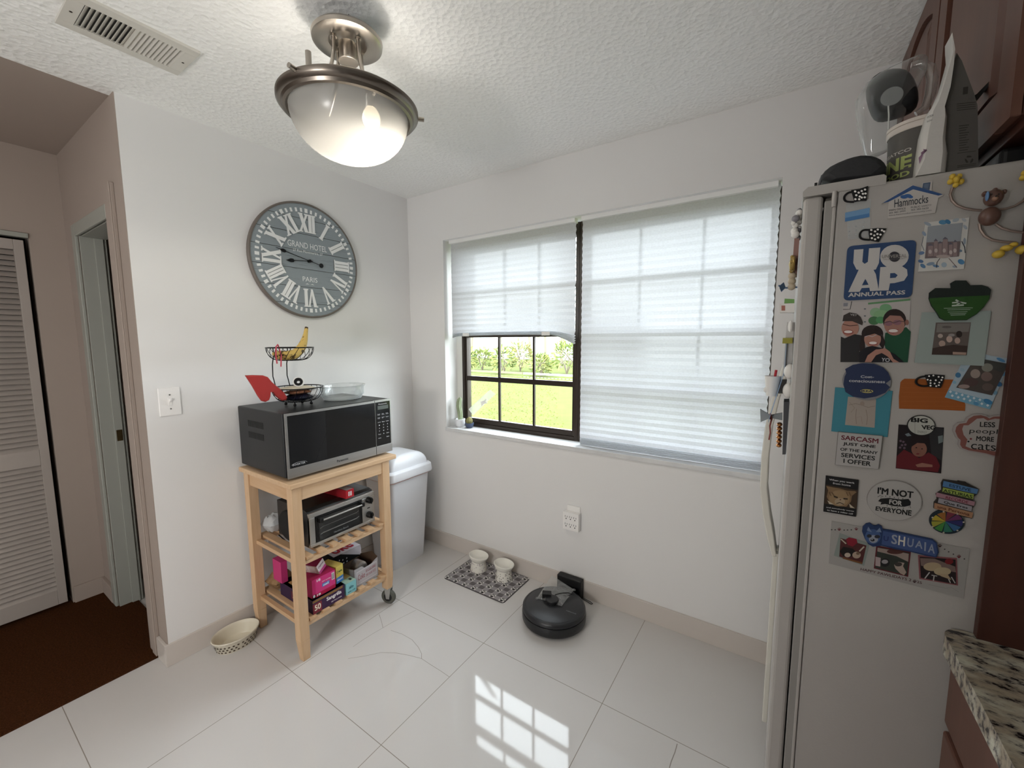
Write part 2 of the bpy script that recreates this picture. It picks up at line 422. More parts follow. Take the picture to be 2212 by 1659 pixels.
# tape with a small bird mark stuck on the lower left pane
tp = MB(); P = Plane('y', 0.13, (0, -1, 0))
q = [P(p) for p in ((1012, 884), (1058, 842), (1070, 851), (1022, 897))]
TAPE = mat('clear_tape', '#e8e8e4', 0.3, alpha=0.45)
tp.slab(q, (0, -1, 0), 0.0004, TAPE)
tp.ngon([P(p, 0.0008) for p in ((1038, 868), (1046, 865), (1052, 860), (1049, 868), (1054, 871), (1046, 872), (1041, 877))], flat('#f4f4f0'))
tag(tp.build('tape_strip'), 'strip of clear tape with a bird mark stuck slanting on the window pane', 'tape')

# ------------------------------------------------------------------ shades
def shade_mat():
    m = bpy.data.materials.new('pleated_shade_fabric'); m.use_nodes = True; nt = m.node_tree; L = nt.links; nt.nodes.clear()
    o = nt.nodes.new('ShaderNodeOutputMaterial'); d = nt.nodes.new('ShaderNodeBsdfDiffuse'); t = nt.nodes.new('ShaderNodeBsdfTranslucent'); tr = nt.nodes.new('ShaderNodeBsdfRefraction'); tr.inputs['Roughness'].default_value = 0.32; tr.inputs['IOR'].default_value = 1.18
    tc = nt.nodes.new('ShaderNodeTexCoord'); mp = nt.nodes.new('ShaderNodeMapping'); mp.inputs['Scale'].default_value = (1, 1, 2.6)
    n = nt.nodes.new('ShaderNodeTexNoise'); n.inputs['Scale'].default_value = 95; n.inputs['Detail'].default_value = 5
    L.new(tc.outputs['Object'], mp.inputs[0]); L.new(mp.outputs[0], n.inputs['Vector'])
    r = nt.nodes.new('ShaderNodeValToRGB'); r.color_ramp.elements[0].position = 0.35; r.color_ramp.elements[1].position = 0.6
    r.color_ramp.elements[0].color = (0.16, 0.165, 0.175, 1); r.color_ramp.elements[1].color = (0.255, 0.265, 0.28, 1)
    L.new(n.outputs['Fac'], r.inputs['Fac']); L.new(r.outputs['Color'], t.inputs['Color'])
    d.inputs['Color'].default_value = (0.85, 0.86, 0.88, 1)
    a = nt.nodes.new('ShaderNodeMixShader'); a.inputs[0].default_value = 0.44; L.new(d.outputs[0], a.inputs[1]); L.new(t.outputs[0], a.inputs[2])
    c = nt.nodes.new('ShaderNodeMixShader'); c.inputs[0].default_value = 0.014; L.new(a.outputs[0], c.inputs[1]); L.new(tr.outputs[0], c.inputs[2])
    L.new(c.outputs[0], o.inputs[0])
    return m
SHADE = shade_mat()
def pleated(x0, x1, z_top, z_stack, z_bot, y=0.05, nstack=9, droop=None):
    vs = []; fs = []; prof = []
    z = z_top; k = 0; pitch = 0.0175
    n1 = int((z_top - z_stack) / pitch)
    for i in range(n1 + 1):
        zz = z_top - (z_top - z_stack) * i / n1
        amp = 0.0010 + 0.0022 * (i / n1) ** 2
        prof.append((y + (amp if i % 2 else -amp), zz))
    m = nstack * 2
    for i in range(1, m + 1):
        prof.append((y + (0.006 if (n1 + i) % 2 else -0.006), z_stack - (z_stack - z_bot) * i / m))
    N = 24
    for j in range(N + 1):
        s = j / N; x = x0 + (x1 - x0) * s
        for i, (yy, zz) in enumerate(prof):
            dz = 0
            if droop and i > n1 - 6:
                f = min(1, (i - (n1 - 6)) / 14.0)
                dz = droop(s) * f
            vs.append((x + (0.002 if i % 2 else -0.002) * (s * 2 - 1), yy, zz + dz))
    P_ = len(prof)
    for j in range(N):
        for i in range(P_ - 1): fs.append((j * P_ + i, (j + 1) * P_ + i, (j + 1) * P_ + i + 1, j * P_ + i + 1))
    return vs, fs
CLIP = mat('white_plastic', '#f0f0ee', 0.4)
s1 = thing('pleated_shade', 'white pleated paper shade raised to half height over the left window', 'window shade', (0.81, 0.05, 1.47), 'pleated window shades')
dr = lambda s: 0.006 * math.sin(PI * s) - 0.05 * max(0, (s - 0.84) / 0.16) ** 1.4 - 0.012 * max(0, (0.05 - s) / 0.05)
vs, fs = pleated(0.352, 1.262, 2.115, 1.515, 1.49, nstack=4, droop=dr)
MB().add(vs, fs, SHADE).build('shade_fabric', s1, recalc=False)
b = MB().box(0.352, 1.262, 0.03, 0.07, 2.098, 2.119, CLIP); b.build('head_rail', s1)
for x in (0.46, 1.06): MB().box(x, x + 0.055, 0.026, 0.03, 1.49, 1.512, CLIP).box(x + 0.006, x + 0.05, 0.022, 0.026, 1.494, 1.503, CLIP).build('clip', s1, 0.002)
s2 = thing('pleated_shade', 'white pleated paper shade let down to the sill over the right window', 'window shade', (1.74, 0.05, 0.87), 'pleated window shades')
vs, fs = pleated(1.30, 2.195, 2.115, 0.915, 0.873, nstack=5)
MB().add(vs, fs, SHADE).build('shade_fabric', s2, recalc=False)
MB().box(1.30, 2.186, 0.03, 0.07, 2.098, 2.119, CLIP).build('head_rail', s2)

# ------------------------------------------------------------------ garden outside
GZ = -0.5
lawn = MB().box(-40, 40, 0.6, 45, GZ - 0.1, GZ, mat('lawn', '#454b26', 0.95, spec=0.05, noise=(3.0, '#4e542c', 0.25, (1, 1, 1))))
struct('ground', lawn)
rnd = random.Random(3)
bl = MB()
GR = [mat('grass_a', '#666d36', 0.9, spec=0.05), mat('grass_b', '#727942', 0.9, spec=0.05)]
for i in range(1800):
    y = 3 + 13 * rnd.random() ** 1.3; x = -0.72 * y + rnd.uniform(-0.22, 0.16) * y + 1.6
    a = rnd.uniform(0, PI); h = rnd.uniform(0.02, 0.04); w = 0.02; dx, dy = math.cos(a) * w, math.sin(a) * w
    bl.add([(x - dx, y - dy, GZ), (x + dx, y + dy, GZ), (x + rnd.uniform(-.02, .02), y, GZ + h)], [(0, 1, 2)], GR[i % 2])
tag(bl.build('grass', recalc=False), 'bright lawn grass outside the uncovered window', 'grass', kind='stuff')
FY_ = 16.5
def gx(u, y=FY_, v=830): return on(u, v, 'y', y).x
def fence(name, u0, u1, m, label, cat, dog, pitch, zt):
    x0, x1 = gx(u0), gx(u1)
    t = thing(name, label, cat, ((x0 + x1) / 2, FY_, GZ))
    b = MB(); n = max(2, int((x1 - x0) / pitch)); w = (x1 - x0) / n
    for i in range(n):
        a = x0 + i * w + w * (0.06 if dog else 0.2); c = x0 + (i + 1) * w - w * (0.06 if dog else 0.2)
        mid = (a + c) / 2; tz = zt + rnd.uniform(-.02, .02)
        b.slab([(a, FY_, GZ + 0.03), (c, FY_, GZ + 0.03), (c, FY_, tz - 0.06), (mid, FY_, tz), (a, FY_, tz - 0.06)], (0, -1, 0), 0.03, m)
    b.build('pickets', t)
    MB().box(x0, x1, FY_ + 0.001, FY_ + 0.06, GZ + 0.15, GZ + 0.25, m).box(x0, x1, FY_ + 0.001, FY_ + 0.06, zt - 0.25, zt - 0.15, m).build('rail', t)
zf = on(1100, 832, 'y', FY_).z
fence('wood_fence', 940, 1128, mat('fence_wood', '#6e6450', 0.8), 'pale tan wooden board fence at the back of the lawn', 'fence', True, 0.28, zf)
fence('picket_fence', 1130, 1290, mat('fence_white', '#8d8c88', 0.6), 'white picket fence standing right of the tan board fence', 'fence', False, 0.2, zf)

LEAF = [mat('leaf_' + c, '#' + c, 0.6, spec=0.2) for c in ('5d6a35', '7d8248', '4b5a30', '878052')]
def leaf_quad(b, p, d, w, l, m):
    d = Vector(d).normalized(); s = d.orthogonal().normalized()
    s.rotate(Matrix.Rotation(rnd.uniform(0, 6.28), 3, d)); e = p + d * l
    b.add([p, p + d * l * .45 + s * w, e, p + d * l * .45 - s * w], [(0, 1, 2, 3)], m)
def shrub(x, y, r, h, mi, label, n=420):
    t = thing('garden_shrub', label, 'shrub', (x, y, GZ), 'shrubs behind the fence')
    b = MB()
    for i in range(n):
        a = rnd.uniform(0, 2 * PI); ph = math.acos(rnd.uniform(-0.7, 1)); k = rnd.uniform(.55, 1)
        dr_ = Vector((math.sin(ph) * math.cos(a), math.sin(ph) * math.sin(a), math.cos(ph)))
        p = Vector((x, y, GZ + h * .5)) + Vector((dr_.x * r, dr_.y * r, dr_.z * h * .5)) * k
        leaf_quad(b, p, dr_ + Vector((rnd.uniform(-.6, .6), rnd.uniform(-.6, .6), rnd.uniform(-.4, .6))), 0.045, rnd.uniform(.16, .34), LEAF[(mi + (i % 3 == 0)) % 4])
    b.build('foliage', t, recalc=False)
    b = MB()
    for i in range(5): b.tube([(x, y, GZ), (x + rnd.uniform(-r, r) * .4, y, GZ + h * .4), (x + rnd.uniform(-r, r) * .7, y + rnd.uniform(-.2, .2), GZ + h * .8)], [.04, .03, .015], 5, mat('twig', '#5d5443'))
    b.build('stems', t)
def palm(x, y, h, label, nf=13, fl=2.1, mi=0):
    t = thing('garden_palm', label, 'palm tree', (x, y, GZ), 'palms behind the fence')
    lean = rnd.uniform(-.4, .4); pts = [(x + lean * (i / 8) ** 2, y, GZ + h * i / 8) for i in range(9)]
    MB().tube(pts, [.13 - .05 * i / 8 for i in range(9)], 8, mat('palm_trunk', '#6b6356', 0.8)).build('trunk', t)
    top = Vector(pts[-1]); b = MB()
    for i in range(nf):
        a = 2 * PI * i / nf + rnd.uniform(-.2, .2); up = rnd.uniform(.3, 1.2); prev = None
        for k in range(9):
            s = k / 8; p = top + Vector((math.cos(a) * fl * s, math.sin(a) * fl * s, up * s * fl * .7 - 1.1 * fl * s * s * .8))
            if prev is not None:
                b.tube([prev, p], .012, 3, LEAF[1])
                dv = (p - prev).normalized(); sd = dv.cross(Vector((0, 0, 1))).normalized()
                for q in range(2):
                    for sg in (-1, 1):
                        leaf_quad(b, prev.lerp(p, q / 2), sd * sg + dv * .7 - Vector((0, 0, .5)), .022, .42 * (1 - .5 * s), LEAF[(mi + k) % 4])
            prev = p
    b.build('fronds', t, recalc=False)
SP = ['yellow-green shrub behind the fence in the {} pane', ]
for u, y, r, h, mi, lab in ((1006, 17.9, .62, 1.7, 1, 'thin yellow-green bush behind the fence at the far left of the panes'),
        (1042, 19.6, .75, 1.4, 0, 'green bush behind the board fence in the first pane column'),
        (1088, 17.9, .68, 1.6, 1, 'sparse light green bush behind the board fence in the middle pane'),
        (1124, 19.8, .75, 1.9, 3, 'straw-coloured thin bush beside the end of the board fence'),
        (1168, 17.4, .55, 1.2, 1, 'low pale bush behind the white picket fence'),
        (1224, 19.6, .9, 1.9, 0, 'dense yellow-green bush over the white pickets at right')):
    shrub(gx(u, y), y, r, h, mi, lab)
for u, y, h, fl, mi, lab in ((1018, 21.0, 3.3, 1.3, 0, 'leaning palm with drooping fronds in the left pane'),
        (1080, 26.0, 3.9, 1.6, 1, 'slim palm behind the middle panes'),
        (1148, 22.5, 3.0, 1.5, 2, 'short palm with arching fronds by the fence joint'),
        (1178, 28.0, 4.6, 1.8, 0, 'tall grey-trunked palm right of the short palm'),
        (1212, 24.0, 4.2, 1.6, 1, 'tall palm above the white picket fence')):
    palm(gx(u, y), y, h, lab, fl=fl, mi=mi)
hs = thing('neighbour_house', 'white house wall showing between the palms', 'house', (gx(1130, 34), 34, GZ))
HW = mat('house_wall', '#a3a19c', 0.8)
MB().box(gx(960, 34), gx(1300, 34), 34, 40, GZ, 3.1, HW).build('walls', hs)
MB().hexa([(gx(950, 34), 33.4, 3.1), (gx(1310, 34), 33.4, 3.1), (gx(1310, 34), 41, 3.1), (gx(950, 34), 41, 3.1)], [(gx(975, 34), 36, 4.6), (gx(1285, 34), 36, 4.6), (gx(1285, 34), 38, 4.6), (gx(975, 34), 38, 4.6)], mat('house_roof', '#8b8680', 0.8)).build('roof', hs)
for u in (1035, 1105, 1215): MB().box(gx(u, 34), gx(u + 22, 34), 33.96, 34.0, 0.6, 1.9, mat('house_window', '#9aa6ab', 0.2)).build('window', hs)
# ------------------------------------------------------------------ pendant lamp
NICKEL = mat('brushed_nickel', '#aca59c', 0.28, 1.0); NICKD = mat('nickel_dark_reflection', '#7d756d', 0.3, 1.0)  # ring copy darkened to hold the dark surroundings it reflects
LX, LY, LZ = 1.097, -1.226, 2.168
lamp = thing('pendant_lamp', 'brushed nickel pendant lamp with a frosted glass bowl, lit', 'ceiling lamp', (LX, LY, 2.02))
def LM(z): return Matrix.Translation((LX, LY, z))
cz = 2.362
MB().lathe([(0, .012), (.03, .012), (.05, .006), (.055, -.004), (.062, -.006), (.092, -.008), (.1, -.004), (.102, .006), (.096, .014), (.05, .02), (0, .022)][::-1], 48, NICKEL, LM(cz)).build('canopy_disc', lamp)
b = MB().cyl((LX, LY, cz - .004), (LX, LY, cz - .052), .026, seg=32, m=NICKEL).cyl((LX, LY, cz - .052), (LX, LY, cz - .056), .029, seg=32, m=NICKEL)
b.build('socket_cup', lamp, 0.001)
for k in range(4):
    a = PI / 2 * k + 0.02
    c, s_ = math.cos(a), math.sin(a)
    pts = []
    for i in range(11):
        t = i / 10; r = .048 + .062 * (t ** 2.4); z = cz - .005 - t * (cz - .005 - (LZ + .015))
        pts.append((LX + c * r, LY + s_ * r, z))
    MB().tube(pts, .0055, 10, NICKEL).cyl(pts[0], (pts[0][0], pts[0][1], pts[0][2] - .006), .009, seg=14, m=NICKEL).build('arm', lamp)
# outer ring, hollow
ring = [(.172, -.016), (.178, -.022), (.186, -.02), (.19, -.012), (.197, -.01), (.2035, -.002), (.2035, .008), (.196, .014), (.186, .013), (.176, .008), (.171, -.004), (.172, -.016)]
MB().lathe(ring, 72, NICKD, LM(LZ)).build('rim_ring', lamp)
for a in (math.radians(-77), math.radians(50), math.radians(170)):
    c, s_ = math.cos(a), math.sin(a)
    MB().cyl((LX + c * .196, LY + s_ * .196, LZ + .004), (LX + c * .222, LY + s_ * .222, LZ + .004), .0065, seg=16, m=NICKEL).build('rim_pin', lamp)
MB().cyl((LX + .078, LY - .178, LZ + .008), (LX + .078, LY - .178, LZ + .046), .0075, seg=16, m=NICKEL).build('upright_pin', lamp)
def frosted():
    m = bpy.data.materials.new('frosted_glass'); m.use_nodes = True; nt = m.node_tree; nt.nodes.clear(); L = nt.links
    o = nt.nodes.new('ShaderNodeOutputMaterial'); t = nt.nodes.new('ShaderNodeBsdfTranslucent'); d = nt.nodes.new('ShaderNodeBsdfDiffuse'); tr = nt.nodes.new('ShaderNodeBsdfTransparent'); g = nt.nodes.new('ShaderNodeBsdfGlossy'); g.inputs['Roughness'].default_value = .25
    t.inputs['Color'].default_value = (.036, .0345, .031, 1); d.inputs['Color'].default_value = (.35, .345, .335, 1)
    tr.inputs['Color'].default_value = (1, .99, .95, 1)
    a = nt.nodes.new('ShaderNodeMixShader'); a.inputs[0].default_value = .5; L.new(t.outputs[0], a.inputs[2]); L.new(d.outputs[0], a.inputs[1])
    c = nt.nodes.new('ShaderNodeMixShader'); c.inputs[0].default_value = FROST_T; L.new(a.outputs[0], c.inputs[1]); L.new(tr.outputs[0], c.inputs[2])
    e = nt.nodes.new('ShaderNodeMixShader'); e.inputs[0].default_value = .04; L.new(c.outputs[0], e.inputs[1]); L.new(g.outputs[0], e.inputs[2]); L.new(e.outputs[0], o.inputs[0])
    return m
FROST_T = 0.12
prof = []
for i in range(15):
    t = i / 14 * PI / 2
    prof.append((.172 * math.sin(t) ** .92 if i else 0, -.135 * math.cos(t) - .012))
prof += [(.174, -.004), (.168, -.002)] + [(max(p[0] - .004, 0), p[1] + .004) for p in prof[::-1]]
MB().lathe(prof[:16], 64, frosted(), LM(LZ)).build('glass_bowl', lamp)
WIRE = mat('wire_grey', '#77726c', 0.4, 0.6)
b = MB()
for k in range(3):
    z = cz + .022 + k * .024; M_ = Matrix.Translation((LX, LY, z + .01)) @ Matrix.Rotation(k * PI / 2 + .5, 4, 'Z')
    b.tube([(.007 * math.cos(a), 0, .016 * math.sin(a)) for a in [2 * PI * i / 14 for i in range(14)]], .0018, 6, WIRE, True, M_)
b.build('chain', lamp)
MB().tube([(LX, LY, cz + .02), (LX + .03, LY + .02, cz + .035), (LX + .045, LY + .03, cz + .05), (LX + .02, LY + .01, cz + .062), (LX - .02, LY - .01, cz + .055), (LX - .01, LY, cz + .078)], .0022, 7, WIRE).build('power_cord', lamp)
MB().ball((LX + .072, LY + .02, LZ - .035), (.026, .026, .034), mat('bulb_glass', '#fff6e4', .3, emit='#fff0d0', es=3.2)).cyl((LX + .072, LY + .02, LZ - .005), (LX + .072, LY + .02, LZ + .03), .014, m=CLIP).build('bulb', lamp)
pd = bpy.data.lights.new('pendant_bulb_light', 'POINT'); pd.energy = 1.7; pd.color = (1.0, 0.95, 0.87); pd.shadow_soft_size = 0.035
po = bpy.data.objects.new('pendant_bulb_light', pd); col.objects.link(po); po.location = (0, 0, 0)
po.location = (LX + .03, LY, LZ - .045)
sd_ = bpy.data.lights.new('pendant_down_light', 'SPOT'); sd_.energy = 60; sd_.color = (1.0, 0.95, 0.87); sd_.shadow_soft_size = 0.05; sd_.spot_size = math.radians(172); sd_.spot_blend = 0.25
so = bpy.data.objects.new('pendant_down_light', sd_); col.objects.link(so); so.location = (LX + .062, LY + .035, LZ - .05)

# ------------------------------------------------------------------ ceiling vent
C1, C2 = (0.346, -1.705), (0.54, -1.406)
vx0, vx1, vy0, vy1 = 0.344, 0.548, -1.712, -1.406
VENT = mat('vent_paint', '#cfccc4', 0.45)
v = thing('ceiling_vent', 'white metal louvred air vent screwed to the textured ceiling', 'air vent', ((vx0 + vx1) / 2, (vy0 + vy1) / 2, 2.43))
b = MB(); fw = 0.034; z0, z1 = 2.431, 2.44
b.box(vx0, vx0 + fw, vy0, vy1, z0, z1, VENT).box(vx1 - fw, vx1, vy0, vy1, z0, z1, VENT).box(vx0 + fw, vx1 - fw, vy0, vy0 + fw, z0, z1, VENT).box(vx0 + fw, vx1 - fw, vy1 - fw, vy1, z0, z1, VENT)
ym = (vy0 + vy1) / 2; b.box(vx0 + fw, vx1 - fw, ym - .004, ym + .004, z0, z1, VENT)
for yy in (vy0 + .017, vy1 - .017): b.cyl(((vx0 + vx1) / 2, yy, z0 - .001), ((vx0 + vx1) / 2, yy, z0), .004, m=mat('screw_dark', '#4a443e', .4, .7), seg=10)
b.build('frame', v, .002)
MB().box(vx0 + fw, vx1 - fw, vy0 + fw, vy1 - fw, 2.4375, 2.4395, mat('vent_dark', '#2b2926', .9)).build('duct_backing', v)
b = MB()
for (a, c, sg) in ((vy0 + fw, ym - .004, 1), (ym + .004, vy1 - fw, -1)):
    n = 10
    for i in range(n):
        y = a + (c - a) * (i + .5) / n; w = .0048
        o1, o2 = (y - w * .9, y + w * .9) if sg > 0 else (y + w * .9, y - w * .9)
        b.hexa([(vx0 + fw, o1, 2.4315), (vx1 - fw, o1, 2.4315), (vx1 - fw, o2, 2.4375), (vx0 + fw, o2, 2.4375)], [(vx0 + fw, o1 + .0012, 2.4315), (vx1 - fw, o1 + .0012, 2.4315), (vx1 - fw, o2 + .0012, 2.4375), (vx0 + fw, o2 + .0012, 2.4375)], VENT)
b.build('louvres', v)

# ------------------------------------------------------------------ wall clock
CY, CZ, CRR = -0.752, 1.902, 0.305
clk = thing('wall_clock', 'large round grey plank wall clock with raised white Roman numerals', 'clock', (0, CY, CZ))
def dial_mat():
    m = bpy.data.materials.new('grey_planks'); m.use_nodes = True; nt = m.node_tree; L = nt.links; b = nt.nodes['Principled BSDF']
    g = nt.nodes.new('ShaderNodeTexCoord'); sp = nt.nodes.new('ShaderNodeSeparateXYZ'); L.new(g.outputs['Object'], sp.inputs[0])
    mp = nt.nodes.new('ShaderNodeMapping'); mp.inputs['Scale'].default_value = (1, 3, 60); L.new(g.outputs['Object'], mp.inputs[0])
    n = nt.nodes.new('ShaderNodeTexNoise'); n.inputs['Scale'].default_value = 1.6; n.inputs['Detail'].default_value = 6; n.inputs['Roughness'].default_value = .7; L.new(mp.outputs[0], n.inputs['Vector'])
    r = nt.nodes.new('ShaderNodeValToRGB'); r.color_ramp.elements[0].position = .28; r.color_ramp.elements[1].position = .42
    r.color_ramp.elements[0].color = (*lin('#5f666b'), 1); r.color_ramp.elements[1].color = (*lin('#8b9499'), 1); L.new(n.outputs['Fac'], r.inputs['Fac'])
    L.new(r.outputs['Color'], b.inputs['Base Color']); b.inputs['Roughness'].default_value = .6
    return m
DIAL = dial_mat(); CW = mat('clock_white', '#e9eaea', .5); CDK = mat('clock_groove', '#4c4240', .8); CBR = mat('clock_edge', '#6f6761', .6); CBK = mat('clock_black', '#141416', .35, .4)
def cp(u, v_, d=0.0): return Vector((d, CY + u, CZ + v_))
b = MB()
edges = [-.305, -.228, -.118, -.005, .062, .142, .215, .305]
edges = [-.305, -.232, -.142, -.045, .052, .142, .222, .305]
for i in range(7):
    a, c = edges[i] + (.0011 if i else 0), edges[i + 1] - (.0011 if i < 6 else 0)
    pts = []
    N = 14; hw = lambda t: math.sqrt(max(0, .300 ** 2 - t * t))
    for k in range(N + 1): t = max(-.2999, min(.2999, a + (c - a) * k / N)); pts.append((hw(t), t))
    for k in range(N, -1, -1): t = max(-.2999, min(.2999, a + (c - a) * k / N)); pts.append((-hw(t), t))
    b.slab([cp(p[0], p[1], .012) for p in pts], (1, 0, 0), .010, CDK, DIAL)
b.slab([cp(.302 * math.cos(t), .302 * math.sin(t), .004) for t in [2 * PI * i / 80 for i in range(80)]], (1, 0, 0), .010, CDK)
for k in range(60):
    a = 2 * PI * k / 60; c, s_ = math.sin(a), math.cos(a); hw_ = .0085 if k % 5 == 0 else .0058
    if k % 5 == 0: r0, r1 = .258, .280
    else: r0, r1 = .259, .279
    q = []
    for rr, tt in ((r0, -hw_), (r0, hw_), (r1, hw_), (r1, -hw_)): q.append(cp(c * rr + s_ * tt, s_ * rr - c * tt, .0226))
    b.ngon(q, CW)
def ctext(txt, u0, u1, v0, v1, bold=0.0): b.text(txt, [cp(u0, v1, .0228), cp(u1, v1, .0228), cp(u1, v0, .0228), cp(u0, v0, .0228)], CW, bold)
ctext('GRAND HOTEL', -.112, .112, .066, .097)
ctext('27 Rue Montmartre, 27', -.085, .085, .04, .056)
ctext('PARIS', -.04, .045, -.112, -.086)
for sg in (-1, 1):
    b.add([cp(sg * .002, -.127, .0228), cp(sg * .016, -.122, .0228), cp(sg * .026, -.128, .0228), cp(sg * .016, -.126, .0228)], [(0, 1, 2, 3)], CW)
b.build('dial', clk)
MB().lathe([(.302, 0.0), (.309, .002), (.311, .02), (.307, .025), (.300, .025), (.300, .012)], 96, CBR, Matrix.Translation((0, CY, CZ)) @ Matrix.Rotation(PI / 2, 4, 'Y')).build('rim', clk)
def glyph(ch, x, h):
    """polygons of a serif Roman letter of height h starting at x; returns (polys, width)"""
    t1, t2, sh = .165 * h, .095 * h, .065 * h; P_ = []
    if ch == 'I':
        w = .26 * h; c = x + w / 2
        P_ = [[(c - t1 / 2, 0), (c + t1 / 2, 0), (c + t1 / 2, h), (c - t1 / 2, h)], [(x, 0), (x + w, 0), (x + w, sh), (x, sh)], [(x, h - sh), (x + w, h - sh), (x + w, h), (x, h)]]
    elif ch == 'V':
        w = .62 * h; c = x + w / 2
        P_ = [[(x + .06 * h, h), (c - .02 * h, 0), (c + .08 * h, 0), (x + .06 * h + t1 * 1.1, h)], [(x + w - .05 * h - t2, h), (c - .01 * h, 0), (c + .05 * h, 0), (x + w - .05 * h, h)],
              [(x, h - sh), (x + .24 * h, h - sh), (x + .24 * h, h), (x, h)], [(x + w - .19 * h, h - sh), (x + w, h - sh), (x + w, h), (x + w - .19 * h, h)]]
    else:
        w = .60 * h
        P_ = [[(x + w - .09 * h - t1 * .9, 0), (x + w - .04 * h, 0), (x + .05 * h + t1, h), (x + .04 * h, h)], [(x + .04 * h, 0), (x + .05 * h + t2, 0), (x + w - .04 * h, h), (x + w - .06 * h - t2, h)]]
        for (sx, sy) in ((x, 0), (x + w - .24 * h, 0), (x, h - sh), (x + w - .24 * h, h - sh)): P_.append([(sx, sy), (sx + .24 * h, sy), (sx + .24 * h, sy + sh), (sx, sy + sh)])
    return P_, w
ROM = ['XII', 'I', 'II', 'III', 'IV', 'V', 'VI', 'VII', 'VIII', 'IX', 'X', 'XI']
for k, s_ in enumerate(ROM):
    h = .098; polys = []; x = 0
    for ch in s_:
        pl_, w = glyph(ch, x, h); polys += pl_; x += w - .006
    tot = x + .006; sq = min(1, .096 / tot) if len(s_) > 1 else 1
    a = 2 * PI * k / 12; up = (math.sin(a), math.cos(a)); rt = (math.cos(a), -math.sin(a)); r0 = .152
    if s_ == 'I': a -= 0
    b = MB()
    for i, pg in enumerate(polys):
        b.slab([cp(rt[0] * (p[0] - tot / 2) * sq + up[0] * (r0 + p[1]), rt[1] * (p[0] - tot / 2) * sq + up[1] * (r0 + p[1]), .0225 + .00012 * i) for p in pg], (1, 0, 0), .0045, CW)
    b.build('numeral', clk)
def hand(nm, ang, pts, d):
    a = math.radians(ang); c, s_ = math.sin(a), math.cos(a)
    b = MB(); b.slab([cp(c * p[0] + s_ * p[1], s_ * p[0] - c * p[1], d) for p in pts], (1, 0, 0), .0015, CBK); return b
b = hand('m', 283, [(-.058, .0015), (.13, .002), (.138, .008), (.150, .009), (.163, .002), (.185, .001), (.185, -.001), (.163, -.002), (.150, -.009), (.138, -.008), (.13, -.002), (-.058, -.0015)], .034)
e = math.radians(283)
b.slab([cp(math.sin(e) * -.068 + .0125 * math.cos(t), math.cos(e) * -.068 + .0125 * math.sin(t), .034) for t in [2 * PI * i / 20 for i in range(20)]], (1, 0, 0), .0016, CBK)
b.build('minute_hand', clk)
b = hand('h', 264, [(-.02, .0015), (.085, .002), (.09, .009), (.104, .010), (.118, .004), (.130, .001), (.118, -.004), (.104, -.010), (.09, -.009), (.085, -.002), (-.02, -.0015)], .029)
b.build('hour_hand', clk)
MB().cyl(cp(0, 0, .022), cp(0, 0, .038), .0085, seg=20, m=CBK).build('hub', clk)

# ------------------------------------------------------------------ switch and outlets
PLW = mat('plate_plastic', '#f2f0ee', 0.35)
sw = thing('light_switch', 'white toggle light switch on the wall near the hall corner', 'light switch', (0, -1.417, 1.198))
MB().box(0, .006, -1.457, -1.378, 1.137, 1.262, PLW).build('plate', sw, .003)
b = MB().box(.006, .0075, -1.424, -1.410, 1.182, 1.216, PLW); b.hexa([(.006, -1.421, 1.196), (.006, -1.413, 1.196), (.006, -1.413, 1.208), (.006, -1.421, 1.208)], [(.018, -1.420, 1.205), (.018, -1.414, 1.205), (.018, -1.414, 1.214), (.018, -1.420, 1.214)], PLW); b.build('toggle', sw, .0008)
for z in (1.168, 1.230): MB().cyl((.006, -1.417, z), (.0075, -1.417, z), .003, m=mat('screw_steel', '#8b8a87', .4, .8), seg=10).build('screw', sw)
SLOT = mat('slot_dark', '#2a2826', .8)
oa = thing('outlet_adapter', 'white six-socket wall outlet adapter below the window', 'outlet', (1.293, 0, .392))
MB().box(1.253, 1.333, -.006, 0, .43, .525, PLW).build('wall_plate', oa, .002)
b = MB().box(1.242, 1.338, -.036, -.006, .392, .494, PLW)
for i in range(3):
    for zz in (.468, .424):
        x = 1.262 + i * .027
        b.box(x - .0075, x - .0053, -.0366, -.0362, zz - .004, zz + .006, SLOT).box(x + .0053, x + .0075, -.0366, -.0362, zz - .004, zz + .005, SLOT)
        b.cyl((x, -.0362, zz - .012), (x, -.0368, zz - .012), .0032, m=SLOT, seg=10)
b.build('adapter_body', oa)
ob = thing('wall_outlet', 'white wall outlet with a plug behind the wooden cart', 'outlet', (0, -1.01, .40))
MB().box(0, .006, -1.055, -.975, .36, .48, PLW).build('plate', ob, .002)
MB().box(.006, .04, -1.035, -1.0, .425, .455, PLW).build('plug', ob, .003)
MB().tube([(.035, -1.017, .435), (.055, -1.01, .42), (.06, -.99, .39), (.05, -.96, .36), (.03, -.9, .35)], .003, 7, SLOT).build('cable', ob)
def loft(b, rings, m, cap0=True, cap1=True, smooth=True):
    n = len(rings[0]); vs = [p for r in rings for p in r]; fs = []
    for i in range(len(rings) - 1):
        for k in range(n):
            k2 = (k + 1) % n; fs.append((i * n + k, i * n + k2, (i + 1) * n + k2, (i + 1) * n + k))
    if cap0: fs.append(tuple(reversed(range(n))))
    if cap1: fs.append(tuple(range((len(rings) - 1) * n, len(rings) * n)))
    return b.add(vs, fs, m, smooth)
